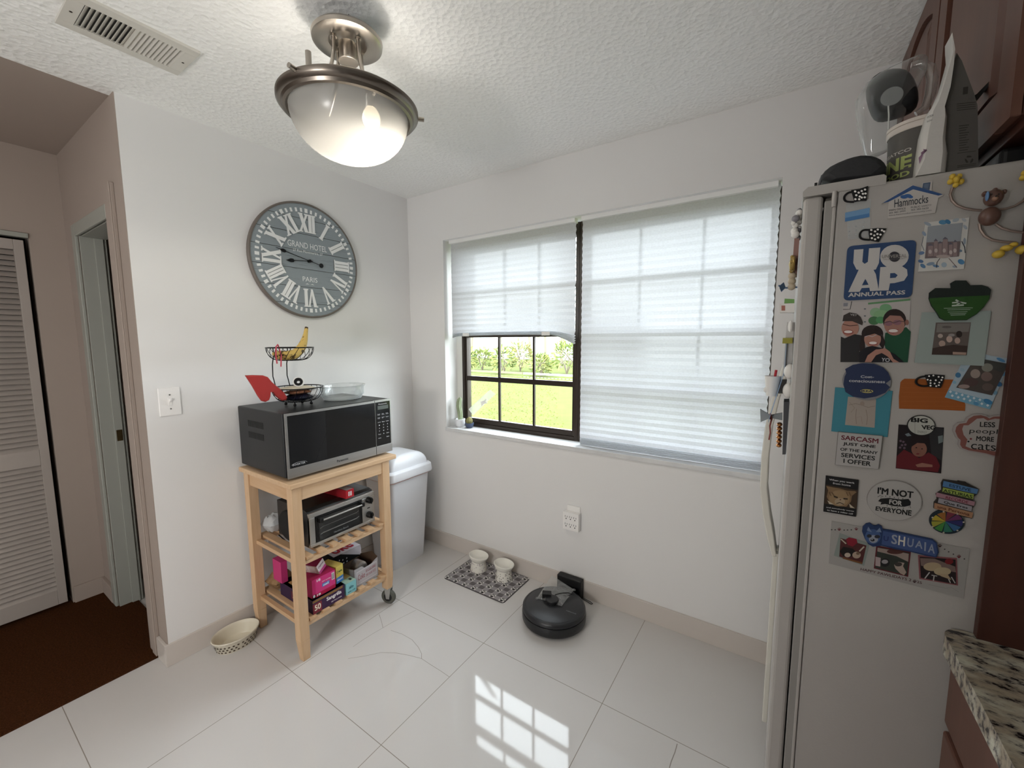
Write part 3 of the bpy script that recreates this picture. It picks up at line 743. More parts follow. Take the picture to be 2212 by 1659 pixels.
# ------------------------------------------------------------------ wooden cart
def wood(name, c1, c2, st, sc_=1.0, rough=.5):
    return mat(name, c1, rough, spec=.3, noise=(9 * sc_, c2, .25, st))
WDZ = wood('birch_vertical', '#c9a580', '#d6b795', (6, 6, .5)); WDY = wood('birch_long', '#caa782', '#d9bb9a', (6, .5, 6)); WDX = wood('birch_cross', '#c39d76', '#d2b18e', (.5, 6, 6))
WEND = mat('birch_end', '#b98d63', .7)
CX0, CX1, CY0, CY1 = 0.028, 0.508, -1.178, -0.597
cart = thing('wooden_cart', 'light birch kitchen cart with slatted shelves under the microwave', 'kitchen cart', (.27, -.89, 0))
MB().box(CX0, CX1, CY0, CY1, .822, .845, WDY).build('top', cart, .004)
lx = (.052, .452); ly = (-1.168, -.682); LW = .044
for i, x in enumerate(lx):
    for j, y in enumerate(ly):
        b = MB(); zb = 0.0 if j == 0 else .098
        xi = x + LW; yi = y + LW
        if j == 0:   # foot tapers on its outer face
            b.hexa([(x + .008, y + .010, 0), (xi - .004, y + .010, 0), (xi - .004, yi, 0), (x + .008, yi, 0)], [(x, y, .1), (xi, y, .1), (xi, yi, .1), (x, yi, .1)], WDZ)
            b.box(x, xi, y, yi, .1, .822, WDZ)
        else:
            b.hexa([(x, y, zb), (xi, y, zb), (xi, yi - .008, zb), (x, yi - .008, zb)], [(x, y, .16), (xi, y, .16), (xi, yi, .16), (x, yi, .16)], WDZ).box(x, xi, y, yi, .16, .822, WDZ)
        b.build('leg', cart, .002)
for x in (.056, .462): MB().box(x, x + .03, ly[0] + LW, ly[1], .758, .822, WDY).build('apron', cart, .0015)
for y in (-1.160, -.672): MB().box(lx[0] + LW, lx[1], y, y + .03, .758, .822, WDX).build('apron', cart, .0015)
for zr, zs in ((.452, .472), (.155, .175)):
    for x in (.062, .462): MB().box(x, x + .026, ly[0] + LW, ly[1], zr, zs, WDY).build('shelf_rail', cart, .0015)
    n = 7
    for i in range(n):
        y = -1.098 + (.403) * i / (n - 1)
        MB().box(.058, .492, y - .019, y + .019 - .004, zs, zs + .013, WDX).build('slat', cart, .001)
    if zr > .3:
        for y in (-1.150, -.662): MB().box(lx[0] + LW, lx[1], y, y + .02, zr, zs, WDX).build('shelf_rail', cart, .001)
    else:
        for y in (-1.150, -.662): MB().box(lx[0] + LW, lx[1], y, y + .02, zr, zs, WDX).build('shelf_rail', cart, .001)
STEEL = mat('zinc_steel', '#b9b9b7', .35, .9); RUB = mat('grey_rubber', '#55564f', .6); BLKP = mat('black_plastic', '#1b1b1c', .45)
for x in lx:
    c = thing('caster', 'grey rubber wheel in a steel fork', None, (x + .022, ly[1] + .022, 0)); c.parent = cart; c.location = c.location - cart.location; del c['label']
    xc, yc = x + .022, ly[1] + .026
    M_ = Matrix.Translation((xc, yc, .041)) @ Matrix.Rotation(math.radians(24), 4, 'Z') @ Matrix.Rotation(PI / 2, 4, 'X')
    MB().lathe([(0, -.011), (.026, -.012), (.036, -.011), (.041, -.005), (.041, .005), (.036, .011), (.026, .012), (0, .011)], 36, RUB, M_).lathe([(0, -.0135), (.02, -.0135), (.024, -.012), (.024, .012), (.02, .0135), (0, .0135)], 24, BLKP, M_).build('wheel', c)
    R_ = Matrix.Translation((xc, yc, 0)) @ Matrix.Rotation(math.radians(24), 4, 'Z')
    b = MB()
    for s_ in (-.016, .0145):
        b.slab([(-.010, s_, .034), (.010, s_, .034), (.016, s_, .096), (-.016, s_, .096)], (0, 1, 0), .0016, STEEL) if False else b.hexa([(-.009, s_, .032), (.009, s_, .032), (.009, s_ + .0016, .032), (-.009, s_ + .0016, .032)], [(-.018, s_, .092), (.018, s_, .092), (.018, s_ + .0016, .092), (-.018, s_ + .0016, .092)], STEEL, R_)
    b.box(-.02, .02, -.017, .0165, .092, .098, STEEL, R_); b.cyl((0, -.018, .041), (0, .018, .041), .004, m=STEEL, seg=12, M=R_)
    b.build('fork', c)

# ------------------------------------------------------------------ microwave
MS = mat('brushed_steel', '#a9a8a6', .32, .9, noise=(60, '#bab9b7', .3, (1, .03, 1))); MB_ = mat('oven_shell', '#2b2c2e', .42, .3); GLB = mat('black_glass', '#0b0c0e', .12, spec=.6)
mw = thing('microwave', 'stainless and black countertop microwave on top of the wooden cart', 'microwave oven', (.25, -.877, .845))
y0, y1, z0, z1, xb, xf = -1.163, -.586, .858, 1.149, .03, .445
MB().box(xb, xf, y0, y1, z0, z1, MB_).build('cabinet', mw, .006)
b = MB()
for k, zz in enumerate((1.06, 1.005)):
    for i in range(12):
        x = .13 + i * .0125
        b.box(x, x + .006, y0 - .0004, y0 + .001, zz, zz + .03, mat('vent_slot', '#0d0d0e', .9))
b.build('side_vents', mw)
b = MB(); yd = -.692
b.box(xf + .002, xf + .018, y0 + .004, yd - .001, z0, z1 - .002, MB_)
b.build('door_core', mw, .003)
dr_ = MB(); X = .4645
PX = Plane('x', X, (1, 0, 0))
yz = lambda y, z, d=0: Vector((X + d, y, z))
fr = [(y0 + .002, z0), (yd - .001, z0), (yd - .001, z1), (y0 + .002, z1)]
def frame_yz(b, o, i, x0, x1, m):
    (oy0, oz0, oy1, oz1), (iy0, iz0, iy1, iz1) = o, i
    b.box(x0, x1, oy0, oy1, oz0, iz0, m).box(x0, x1, oy0, oy1, iz1, oz1, m).box(x0, x1, oy0, iy0, iz0, iz1, m).box(x0, x1, iy1, oy1, iz0, iz1, m)
frame_yz(dr_, (y0 + .002, z0, yd - .001, z1), (y0 + .012, z0 + .045, yd - .001 - .0005, z1 - .011), xf + .014, X, MS)
d_o = dr_.build('door', mw, .0015)
MB().box(xf + .014, X - .001, y0 + .012, yd - .0015, z0 + .045, z1 - .011, GLB).build('door_glass', d_o)
b = MB(); g2 = mat('black_glass_b', '#1c1d1f', .15); b.box(X - .0012, X - .0006, y0 + .014, y0 + .19, z0 + .048, z1 - .014, g2)
b.text('INVERTER', [yz(y0 + .024, z0 + .062, 0), yz(y0 + .082, z0 + .062, 0), yz(y0 + .082, z0 + .054, 0), yz(y0 + .024, z0 + .054, 0)], flat('#c9ccd0'), .01)
b.tube([yz(y0 + .02 + .035 * (1 - math.cos(t)), z0 + .058 + .009 * math.sin(t), .0002) for t in [PI * i / 10 for i in range(11)]], .0005, 4, flat('#c9ccd0'))
b.build('door_print', d_o)
MB().text('Panasonic', [yz(-.925, z0 + .029, .0004), yz(-.862, z0 + .029, .0004), yz(-.862, z0 + .017, .0004), yz(-.925, z0 + .017, .0004)], flat('#26282c'), .03).build('maker_lettering', d_o)
b = MB(); frame_yz(b, (yd + .001, z0, y1, z1), (yd + .003, z0 + .045, y1 - .008, z1 - .011), xf + .004, X, MS); b.box(xf + .002, X - .002, yd + .002, y1 - .004, z0 + .002, z1 - .002, MB_)
cpn = b.build('control_panel', mw, .001)
b = MB(); b.box(X - .002, X - .0008, yd + .003, y1 - .008, z0 + .045, z1 - .011, GLB)
W_ = flat('#c8c9cc')
b.box(X - .0008, X - .0002, yd + .018, y1 - .02, 1.098, 1.118, mat('lcd', '#5c635f', .3))
def mwt(t, y, z, w, h, bo=0.02): b.text(t, [yz(y - w / 2, z + h / 2), yz(y + w / 2, z + h / 2), yz(y + w / 2, z - h / 2), yz(y - w / 2, z - h / 2)], W_, bo)
yc = (yd + y1) / 2 - .002
mwt('Panasonic', yc, 1.127, .055, .007)
ROWS = [['Power\nLevel', 'Auto\nReheat', 'Turbo\nDefrost'], ['Sensor\nCook', 'Inverter\nMelt', 'Popcorn'], ['Quick 30', 'More', 'Less'], ['1', '2', '3'], ['4', '5', '6'], ['7', '8', '9'], ['Timer', '0', 'Clock'], ['Stop/Reset', '', 'Start']]
for i, r_ in enumerate(ROWS):
    zz = (1.072, 1.053, 1.030, 1.014, .998, .982, .965, .944)[i]
    for j, t in enumerate(r_):
        if not t: continue
        w = .006 if len(t) == 1 else .018; hh = .0075 if '\n' in t else .0055
        mwt(t, yc + (j - 1) * .027, zz, w, hh)
b.build('keypad', cpn)
MB().box(xf + .002, X, yd - .0012, yd + .0012, z0 + .001, z1 - .001, GLB).build('panel_gap', mw)
for x in (.07, .40):
    for y in (y0 + .05, y1 - .05): MB().cyl((x, y, .845), (x, y, .859), .014, m=BLKP, seg=16).build('foot', mw)

# ------------------------------------------------------------------ two tier wire basket on the microwave
WB = mat('black_wire', '#151416', .35, .5)
BX, BY, BZ = .262, -.985, 1.1495
bk = thing('wire_fruit_basket', 'two-tier black wire fruit basket stand on the microwave', 'fruit basket', (BX, BY, BZ))
def wire_bowl(name, cx, cy, zb, zt, R1, R0, nr, twist=0.0):
    b = MB()
    b.tube([(cx + R1 * math.cos(a), cy + R1 * math.sin(a), zt) for a in [2 * PI * i / 56 for i in range(56)]], .0026, 8, WB, True)
    b.tube([(cx + R0 * math.cos(a), cy + R0 * math.sin(a), zb) for a in [2 * PI * i / 40 for i in range(40)]], .0022, 8, WB, True)
    for k in range(nr):
        a0 = 2 * PI * k / nr; pts = []
        for i in range(9):
            t = i / 8; r = R0 + (R1 - R0) * math.sin(t * PI / 2); z = zb + (zt - zb) * (1 - math.cos(t * PI / 2)); a = a0 + twist * t
            pts.append((cx + r * math.cos(a), cy + r * math.sin(a), z))
        b.tube(pts, .0013, 6, WB)
    for k in range(-2, 3):
        w = math.sqrt(max(0, R0 ** 2 - (k * R0 / 2.6) ** 2)); b.tube([(cx + k * R0 / 2.6, cy - w, zb), (cx + k * R0 / 2.6, cy + w, zb)], .0012, 5, WB)
    return b.build(name, bk)
LB = (BX, BY, BZ + .02, 1.238); UB = (.23, -1.01, 1.375, 1.425)
wire_bowl('lower_basket', BX, BY, BZ + .022, 1.238, .113, .060, 22, .35)
wire_bowl('upper_basket', .25, -1.005, 1.372, 1.432, .103, .052, 20, .5)
for dy in (-.035, .035):
    b = MB(); b.tube([(BX - .1, BY + dy - .02, 1.235), (BX - .118, BY + dy - .022, 1.29), (BX - .115, BY + dy - .022, 1.35), (BX - .10, BY + dy - .02, 1.40), (.25 - .094, -1.005 + dy, 1.432)], .0026, 8, WB); b.build('post', bk)
for k in range(4):
    a = PI / 4 + k * PI / 2
    MB().ball((BX + .058 * math.cos(a), BY + .058 * math.sin(a), BZ + .0075), .0075, WB).cyl((BX + .058 * math.cos(a), BY + .058 * math.sin(a), BZ + .01), (BX + .058 * math.cos(a), BY + .058 * math.sin(a), BZ + .022), .003, m=WB, seg=8).build('foot', bk)
BAN = mat('banana_skin', '#cfb062', .5, noise=(38, '#4d3415', .10, (1, 1, 1)))
def banana_mat():
    m = BAN; r = [n for n in m.node_tree.nodes if n.type == 'VALTORGB'][0]
    r.color_ramp.elements[0].position = .55; r.color_ramp.elements[1].position = .62
banana_mat()
def banana(pts, rs, label):
    o = MB(); o.tube(pts, rs, 12, BAN); o.tube([pts[-1], Vector(pts[-1]) + (Vector(pts[-1]) - Vector(pts[-2])) * .25], [rs[-1], rs[-1] * .9], 10, mat('banana_tip', '#3a2a18', .8))
    tag(o.build('banana'), label, 'banana', 'bananas in the upper basket')
def arc(p0, p1, p2, n=12):
    p0, p1, p2 = Vector(p0), Vector(p1), Vector(p2)
    return [p0 * (1 - t) ** 2 + p1 * 2 * t * (1 - t) + p2 * t * t for t in [i / n for i in range(n + 1)]]
rsb = [.007, .016, .021, .0225, .023, .023, .0225, .022, .0205, .018, .0145, .0105, .0085]
banana(arc((.275, -1.083, 1.412), (.285, -.965, 1.35), (.262, -.925, 1.525)), rsb, 'spotted ripe banana standing up out of the upper wire basket')
banana(arc((.235, -1.08, 1.405), (.225, -.98, 1.365), (.228, -.925, 1.445)), [r * .95 for r in rsb], 'spotted banana lying low behind the upright one in the basket')
RED = mat('red_silicone', '#a92f2c', .5); PNK = mat('pink_cord', '#c0495a', .5)
MB_r = MB(); MB_r.tube([(.292, -1.092, 1.36), (.302, -1.10, 1.40), (.305, -1.098, 1.438), (.295, -1.085, 1.447), (.288, -1.078, 1.437), (.300, -1.075, 1.395), (.298, -1.078, 1.345)], .0032, 8, PNK)
tag(MB_r.build('red_lanyard'), 'thin red looped cord hooked over the upper basket rim', 'lanyard')
# red silicone mitt leaning out of the lower basket
o_ = [(-1.236, 1.316), (-1.205, 1.315), (-1.165, 1.311), (-1.145, 1.302), (-1.128, 1.278), (-1.105, 1.254), (-1.078, 1.228), (-1.062, 1.200), (-1.066, 1.186), (-1.085, 1.186), (-1.105, 1.205), (-1.125, 1.232), (-1.138, 1.232), (-1.140, 1.212), (-1.146, 1.196), (-1.160, 1.190), (-1.176, 1.196), (-1.190, 1.220), (-1.212, 1.270)]
cy_ = sum(p[0] for p in o_) / len(o_); cz_ = sum(p[1] for p in o_) / len(o_)
rings = []
for dx, k in ((0, .80), (.002, .93), (.006, 1.0), (.014, 1.0), (.018, .93), (.020, .80)):
    rings.append([Vector((.292 + dx + .02 * (p[1] - 1.2), cy_ + (p[0] - cy_) * (.5 + .5 * k), cz_ + (p[1] - cz_) * (.5 + .5 * k))) for p in o_])
b = MB(); loft(b, rings, RED, False, False)
for rg in (rings[0], rings[-1]): b.add(rg, [tuple(t) for t in tessellate_polygon([rg])], RED)
tag(b.build('oven_mitt'), 'red silicone mitt hanging out over the left of the lower wire basket', 'oven mitt')
# lower basket contents
b = MB(); R_ = Matrix.Translation((.270, -.985, 1.263)) @ Matrix.Rotation(math.radians(75), 4, 'Y') @ Matrix.Rotation(.5, 4, 'X')
b.lathe([(.0085, -.012), (.0235, -.012), (.025, -.009), (.025, .009), (.0235, .012), (.0085, .012), (.0085, -.012)], 32, flat('#e9e9e7'), R_).lathe([(.0075, -.0135), (.0195, -.0135), (.0195, .0135), (.0075, .0135), (.0075, -.0135)], 32, flat('#101012'), R_)
tag(b.build('tape_roll'), 'small black and white tape roll standing on the packets', 'tape roll')
def pillow(b, c, sx, sy, sz, m, rz=0.0, tilt=0.0, seed=1, M=None):
    rr = random.Random(seed); vs = []; fs = []; N = 10
    R_ = Matrix.Translation(c) @ Matrix.Rotation(rz, 4, 'Z') @ Matrix.Rotation(tilt, 4, 'Y')
    for side in (1, -1):
        for i in range(N + 1):
            for j in range(N + 1):
                s, t = i / N * 2 - 1, j / N * 2 - 1
                h = sz * (1 - s ** 4) * (1 - t ** 4) * (.75 + .35 * rr.random()) * side
                vs.append(R_ @ Vector((s * sx * (1 - .06 * abs(t)), t * sy * (1 - .06 * abs(s)), h)))
    K = (N + 1) ** 2
    for sd in range(2):
        for i in range(N):
            for j in range(N):
                a = sd * K + i * (N + 1) + j; fs.append((a, a + 1, a + N + 2, a + N + 1) if sd == 0 else (a, a + N + 1, a + N + 2, a + 1))
    b.add(vs, fs, m, True); return b
tag(pillow(MB(), (.285, -.995, 1.192), .055, .06, .016, mat('dark_foil', '#15182a', .25, spec=.7), .3, 0, 4).build('snack_packet'), 'dark shiny packet at the bottom of the lower wire basket', 'packet')
tag(pillow(MB(), (.275, -.985, 1.216), .05, .072, .010, mat('brown_packet', '#a9795a', .5, noise=(40, '#5a3526', .1, (1, 1, 1))), .2, 0, 5).build('tan_packet'), 'brown and tan packet lying on the dark packet in the basket', 'packet')
tag(pillow(MB(), (.265, -.985, 1.234), .058, .075, .009, mat('cream_cloth', '#d6cdb9', .8), -.1, .03, 6).build('cream_pouch'), 'flat cream pouch on top of the packets under the tape roll', 'pouch')
tag(pillow(MB(), (.300, -.925, 1.205), .03, .032, .026, mat('clear_bag', '#dfe2e4', .25, alpha=.7), .6, .2, 8).build('clear_packet'), 'crumpled clear plastic packet at the right side of the lower basket', 'packet')
# clear glass dish
def clear_mat(name, c='#eef2f2', a=.16, r=.05, k=.75):
    m = bpy.data.materials.new(name); m.use_nodes = True; nt = m.node_tree; nt.nodes.clear(); L = nt.links
    o = nt.nodes.new('ShaderNodeOutputMaterial'); t = nt.nodes.new('ShaderNodeBsdfTransparent'); t.inputs['Color'].default_value = (.97, .98, .98, 1)
    g = nt.nodes.new('ShaderNodeBsdfGlossy'); g.inputs['Roughness'].default_value = r; d = nt.nodes.new('ShaderNodeBsdfDiffuse'); d.inputs['Color'].default_value = (*lin(c), 1)
    lw = nt.nodes.new('ShaderNodeLayerWeight'); lw.inputs['Blend'].default_value = .35
    ad = nt.nodes.new('ShaderNodeMixShader'); ad.inputs[0].default_value = .5; L.new(d.outputs[0], ad.inputs[1]); L.new(g.outputs[0], ad.inputs[2])
    mm = nt.nodes.new('ShaderNodeMath'); mm.operation = 'MULTIPLY_ADD'; mm.inputs[1].default_value = k; mm.inputs[2].default_value = a; mm.use_clamp = True
    L.new(lw.outputs['Facing'], mm.inputs[0])
    c_ = nt.nodes.new('ShaderNodeMixShader'); L.new(mm.outputs[0], c_.inputs[0]); L.new(t.outputs[0], c_.inputs[1]); L.new(ad.outputs[0], c_.inputs[2]); L.new(c_.outputs[0], o.inputs[0])
    return m
CLR = clear_mat('clear_glass', a=.10)
DXc, DYc = .262, -.742
b = MB().lathe([(0, .004), (.083, .004), (.098, .010), (.110, .030), (.114, .072), (.122, .078), (.126, .076), (.122, .070), (.1175, .066), (.114, .028), (.1, .004), (.085, 0), (0, 0)], 64, CLR, Matrix.Translation((DXc, DYc, 1.1495)), sx=.84, sy=1.0)
tag(b.build('glass_dish'), 'round clear glass baking dish on the right of the microwave top', 'dish')

# ------------------------------------------------------------------ toaster oven on the middle shelf
ZS = .4855
TS = mat('toaster_steel', '#c2c1be', .3, .75)
to = thing('toaster_oven', 'silver toaster oven with a bar handle on the cart middle shelf', 'toaster oven', (.33, -.89, ZS))
ty0, ty1, tz0, tz1, txb, txf = -1.074, -.712, ZS + .012, .675, .17, .440
sd = MB(); prof_ = [(txb, tz0), (txf, tz0), (txf + .012, tz0 + .03), (txf + .012, tz1 - .04), (txf - .004, tz1 - .006), (txf - .03, tz1), (txb, tz1)]
sd.slab([(x, ty0, z) for x, z in prof_], (0, 1, 0), ty1 - ty0, mat('toaster_shell', '#3c3c3d', .35, .6), None); sd.build('shell', to, .003)
X2 = txf + .013
b = MB(); frame_yz(b, (ty0, tz0, ty1, tz1 - .012), (ty0 + .028, tz0 + .016, ty1 - .076, tz1 - .034), txf - .002, X2 + .002, TS); b.build('front_frame', to, .003)
b = MB(); b.box(txf - .001, X2 + .004, ty0 + .030, ty1 - .078, tz0 + .018, tz1 - .036, mat('toaster_black', '#101011', .35)); dd = b.build('glass_door', to, .002)
b = MB(); b.box(X2 + .0042, X2 + .0047, ty0 + .045, ty1 - .096, tz0 + .024, tz1 - .046, mat('toaster_glass', '#2b2c2c', .08, spec=.8)).build('window', dd)
b = MB()
for zz, k in ((tz0 + .085, 0), (tz0 + .055, 1)):
    b.tube([(X2 + .0052, ty0 + .05, zz - .004), (X2 + .0052, ty0 + .065, zz), (X2 + .0052, ty1 - .115, zz + .002), (X2 + .0052, ty1 - .1, zz + .008)], .0011 if k == 0 else .0024, 6, mat('rack_wire', '#a8a8a6', .3, .8))
b.build('rack', dd)
MB().text('Hamilton Beach', [Vector((X2 + .0052, a, z)) for a, z in ((-.955, tz0 + .038), (-.875, tz0 + .038), (-.875, tz0 + .029), (-.955, tz0 + .029))], flat('#8f9294'), .01).build('maker_lettering', dd)
b = MB(); zz = tz1 - .052; b.cyl((X2 + .026, ty0 + .052, zz), (X2 + .026, ty1 - .092, zz), .0042, m=TS, seg=14); hd = b.build('handle', dd)
for y in (ty0 + .047, ty1 - .087): MB().box(X2 + .003, X2 + .031, y - .009, y + .009, zz - .012, zz + .012, mat('toaster_black')).build('handle_mount', hd, .004)
for zz, in ((tz1 - .048,), (tz0 + .05,)):
    MB().lathe([(0, .024), (.014, .023), (.0165, .018), (.018, 0), (0, 0)], 28, mat('toaster_black'), Matrix.Translation((X2 + .003, ty1 - .038, zz)) @ Matrix.Rotation(PI / 2, 4, 'Y')).box(X2 + .02, X2 + .031, ty1 - .0405, ty1 - .0355, zz - .015, zz + .015, mat('toaster_black')).build('knob', to)
MB().box(X2 + .002, X2 + .003, ty1 - .046, ty1 - .03, (tz0 + tz1) / 2 - .006, (tz0 + tz1) / 2 - .001, flat('#2b2b2b')).build('indicator', to)
for x in (.2, .41):
    for y in (ty0 + .03, ty1 - .03): MB().cyl((x, y, ZS), (x, y, tz0 + .001), .012, m=BLKP, seg=14).build('foot', to)

# ------------------------------------------------------------------ printed boxes on the cart
def obox(name, label, cat, c, sx, sy, sz, rz, side, top=None, front=None, group=None, tilt=(0, 0), art=None, bev=.0008):
    """a carton: size sx (depth), sy (width), sz; rz turns it; front faces +x"""
    R_ = Matrix.Translation(c) @ Matrix.Rotation(rz, 4, 'Z') @ Matrix.Rotation(tilt[0], 4, 'X') @ Matrix.Rotation(tilt[1], 4, 'Y')
    b = MB(); b.box(-sx / 2, sx / 2, -sy / 2, sy / 2, 0, sz, flat(side), R_)
    e = .0004
    def face(k, col_, q=(0, 1, 0, 1), d=e):
        s0, s1, t0, t1 = q
        if k == 'f': p = [(sx / 2 + d, -sy / 2 + sy * s, sz * t) for s, t in ((s0, t1), (s1, t1), (s1, t0), (s0, t0))]
        if k == 't': p = [(sx / 2 - sx * t, -sy / 2 + sy * s, sz + d) for s, t in ((s0, t1), (s1, t1), (s1, t0), (s0, t0))]
        if k == 'l': p = [(-sx / 2 + sx * s, -sy / 2 - d, sz * t) for s, t in ((s0, t1), (s1, t1), (s1, t0), (s0, t0))]
        return [R_ @ Vector(v) for v in p]
    def rect(k, col_, q, d=e): b.add(face(k, col_, q, d), [(0, 1, 2, 3)], flat(col_))
    def txt(k, s, col_, q, bo=.02, d=.0008): b.text(s, face(k, col_, q, d), flat(col_), bo)
    if front: rect('f', front, (0, 1, 0, 1))
    if top: rect('t', top, (0, 1, 0, 1))
    if art: art(rect, txt, b, R_)
    return tag(b.build(name), label, cat, group)
ZL = .1885
def art(rect, txt, b, R_):
    rect('f', '#7c2f3a', (.0, .27, .0, .72), .0006); txt('f', '50', '#e9dcc8', (.05, .24, .2, .62), .04); txt('f', 'Sangrilla', '#efe9ea', (.42, .9, .36, .72), .03); txt('f', '20 FLUTES', '#efe9ea', (.56, .9, .16, .24), .02)
    rect('f', '#8a6a3c', (.0, .95, .8, .96), .0006); rect('t', '#8f6a48', (.0, 1, .0, 1)); rect('t', '#3a2230', (.05, .95, .15, .5), .0007); rect('t', '#b08a58', (.1, .6, .6, .85), .0007)
    rect('l', '#5e2a35', (.35, .75, .2, .8), .0006); txt('l', '50', '#e0b8a0', (.4, .7, .3, .7), .03)
obox('wafer_box', 'dark purple snack box lettered in white on the lower cart shelf', 'box', (.335, -1.012, ZL), .29, .165, .068, 0, '#33203f', '#6b4a38', '#3e2748', art=art)
def art(rect, txt, b, R_):
    rect('f', '#c22e6c', (0, .14, 0, 1), .0005); txt('f', '18', '#f0e8ee', (.2, .36, .8, .94), .05); rect('f', '#b21f4a', (0, 1, 0, .2), .0005); rect('f', '#4a7fc0', (.42, .74, .4, .58), .0008); txt('f', 'cuadi', '#eef2f8', (.46, .7, .42, .56), .03, .001)
    txt('f', 'SOFT WAFERS', '#f4d8e4', (.42, .8, .66, .72)); rect('f', '#dadada', (.84, .97, .5, .9), .0007); txt('f', '8', '#f0e8ee', (.02, .11, .05, .2), .05); txt('f', '18', '#f0e8ee', (.18, .34, .04, .16), .05)
    for i in range(5): rect('f', '#303030', (.85 + i * .024, .86 + i * .024, .54, .86), .0009)
    rect('t', '#a3204f', (.0, 1, .0, .5), .0006); rect('t', '#7a1c40', (.1, .9, .5, .9), .0006)
obox('pink_box', 'magenta pink snack box standing on the purple box', 'box', (.385, -1.028, ZL + .069), .17, .118, .092, 0, '#a81f58', '#b22a60', '#cf3a7e', 'pink boxes on the lower shelf', art=art)
def art(rect, txt, b, R_):
    rect('f', '#d0589a', (0, 1, 0, .3), .0005); txt('f', 'Crispbread', '#5a4a56', (.08, .92, .55, .8)); rect('l', '#8f7a70', (.1, .5, .1, .9)); rect('l', '#e8e2e0', (.6, .9, .1, .9)); rect('t', '#8f2a50', (.0, 1, .0, .6), .0006); rect('t', '#b9a090', (.2, .8, .6, .9), .0006)
obox('crispbread_box', 'small white and pink carton tipped over on the pink box', 'box', (.375, -1.035, ZL + .170), .14, .05, .055, .35, '#c9b8b4', '#9a5068', '#efe6ea', 'pink boxes on the lower shelf', (math.radians(24), 0), art)
def art(rect, txt, b, R_):
    rect('l', '#c03a74', (0, 1, 0, 1))
obox('flat_pink_box', 'slim bright pink box standing at the back left of the lower shelf', 'box', (.18, -1.085, ZL + .069), .08, .03, .11, 0, '#c23a78', '#c23a78', '#c23a78', 'pink boxes on the lower shelf', art=art)
def art(rect, txt, b, R_):
    rect('f', '#3f7fc4', (0, 1, 0, .35), .0006); txt('f', 'Crema', '#2f5a3a', (.1, .85, .6, .75), .04); txt('f', 'dip', '#e8c840', (.2, .7, .42, .56), .04); txt('f', 'Almond', '#f0f2f4', (.1, .9, .12, .26))
obox('yellow_blue_carton', 'narrow yellow and blue carton squeezed right of the pink box', 'box', (.40, -.940, ZL + .069), .10, .045, .088, .18, '#c9b45a', '#d6c068', '#d8c466', art=art)
def art(rect, txt, b, R_):
    txt('f', 'alo', '#2b5a62', (.3, .72, .45, .72), .03); txt('f', 'wafer rolls', '#2b5a62', (.15, .88, .16, .28)); rect('t', '#b8a878', (.45, 1, .3, 1), .0006); rect('t', '#6a5236', (.05, .45, .5, .95), .0006); rect('t', '#2b2b2b', (.6, .8, .1, .22), .0008); rect('l', '#b5c8c6', (.5, .9, .1, .8))
obox('teal_box', 'small teal blue carton on the shelf edge beside the purple box', 'box', (.405, -.8905, ZL), .15, .058, .06, 0, '#7fb7bd', '#9ab8a8', '#86c2c8', art=art)
# soda carton, lying open, and its can
sc_ = thing('soda_carton', 'open grey and white soda can carton at the right of the lower shelf', 'carton', (.36, -.79, ZL))
GC = flat('#a9a7ab'); GI = mat('kraft_inside', '#5a4636', .9)
b = MB(); ax0, ax1, ay0, ay1, zt = .312, .462, -.858, -.712, ZL + .118
b.box(ax0, ax1, ay0, ay1, ZL, ZL + .002, GI)
b.slab([(ax1, ay0, ZL), (ax1, ay1, ZL), (ax1, ay1, ZL + .108), (ax1, ay1 - .02, ZL + .100), (ax1, ay1 - .05, ZL + .082), (ax1, ay1 - .08, ZL + .080), (ax1, ay0 + .045, ZL + .10), (ax1, ay0, ZL + .10)], (1, 0, 0), .0015, GI, GC)
b.slab([(ax0, ay0, ZL), (ax1, ay0, ZL), (ax1, ay0, ZL + .10), (ax0, ay0, ZL + .075)], (0, -1, 0), .0015, GI, flat('#77767a'))
b.slab([(ax0, ay1, ZL), (ax1, ay1, ZL), (ax1, ay1, ZL + .108), (ax1 - .05, ay1, ZL + .125), (ax0, ay1, ZL + .08)], (0, 1, 0), .0015, GI, GI)
b.slab([(ax0, ay0, ZL), (ax0, ay1, ZL), (ax0, ay1, ZL + .07), (ax0, ay0, ZL + .06)], (-1, 0, 0), .0015, GI, GI)
f = lambda s, t, d=.0022: Vector((ax1 + d, ay0 + (ay1 - ay0) * s, ZL + .1 * t))
b.add([f(.08, .82), f(.95, .9), f(.95, .12), f(.08, .1)], [(0, 1, 2, 3)], flat('#c9c5c9')); b.add([f(.11, .76, .0026), f(.92, .84, .0026), f(.92, .17, .0026), f(.11, .15, .0026)], [(0, 1, 2, 3)], flat('#b6b2b6'))
b.text('Coke', [f(.13, .62, .003), f(.42, .66, .003), f(.42, .34, .003), f(.13, .32, .003)], flat('#9a5058'), .01); b.text('FOR CLASSIC DRINKS', [f(.46, .7, .003), f(.88, .76, .003), f(.88, .6, .003), f(.46, .55, .003)], flat('#a8606a')); b.text('ZERO SUGAR TASTE', [f(.46, .45, .003), f(.88, .5, .003), f(.88, .36, .003), f(.46, .32, .003)], flat('#a8606a'))
b.build('carton_body', sc_, recalc=False)
b = MB().tube([Vector((.345, -.765, ZL + .05)), Vector((.350, -.767, ZL + .051)), Vector((.43, -.79, ZL + .075)), Vector((.436, -.791, ZL + .0765))], [.026, .031, .031, .026], 26, mat('can_silver', '#c4c0bd', .3, .8))
dvec = (Vector((.436, -.791, ZL + .0765)) - Vector((.345, -.765, ZL + .05))).normalized()
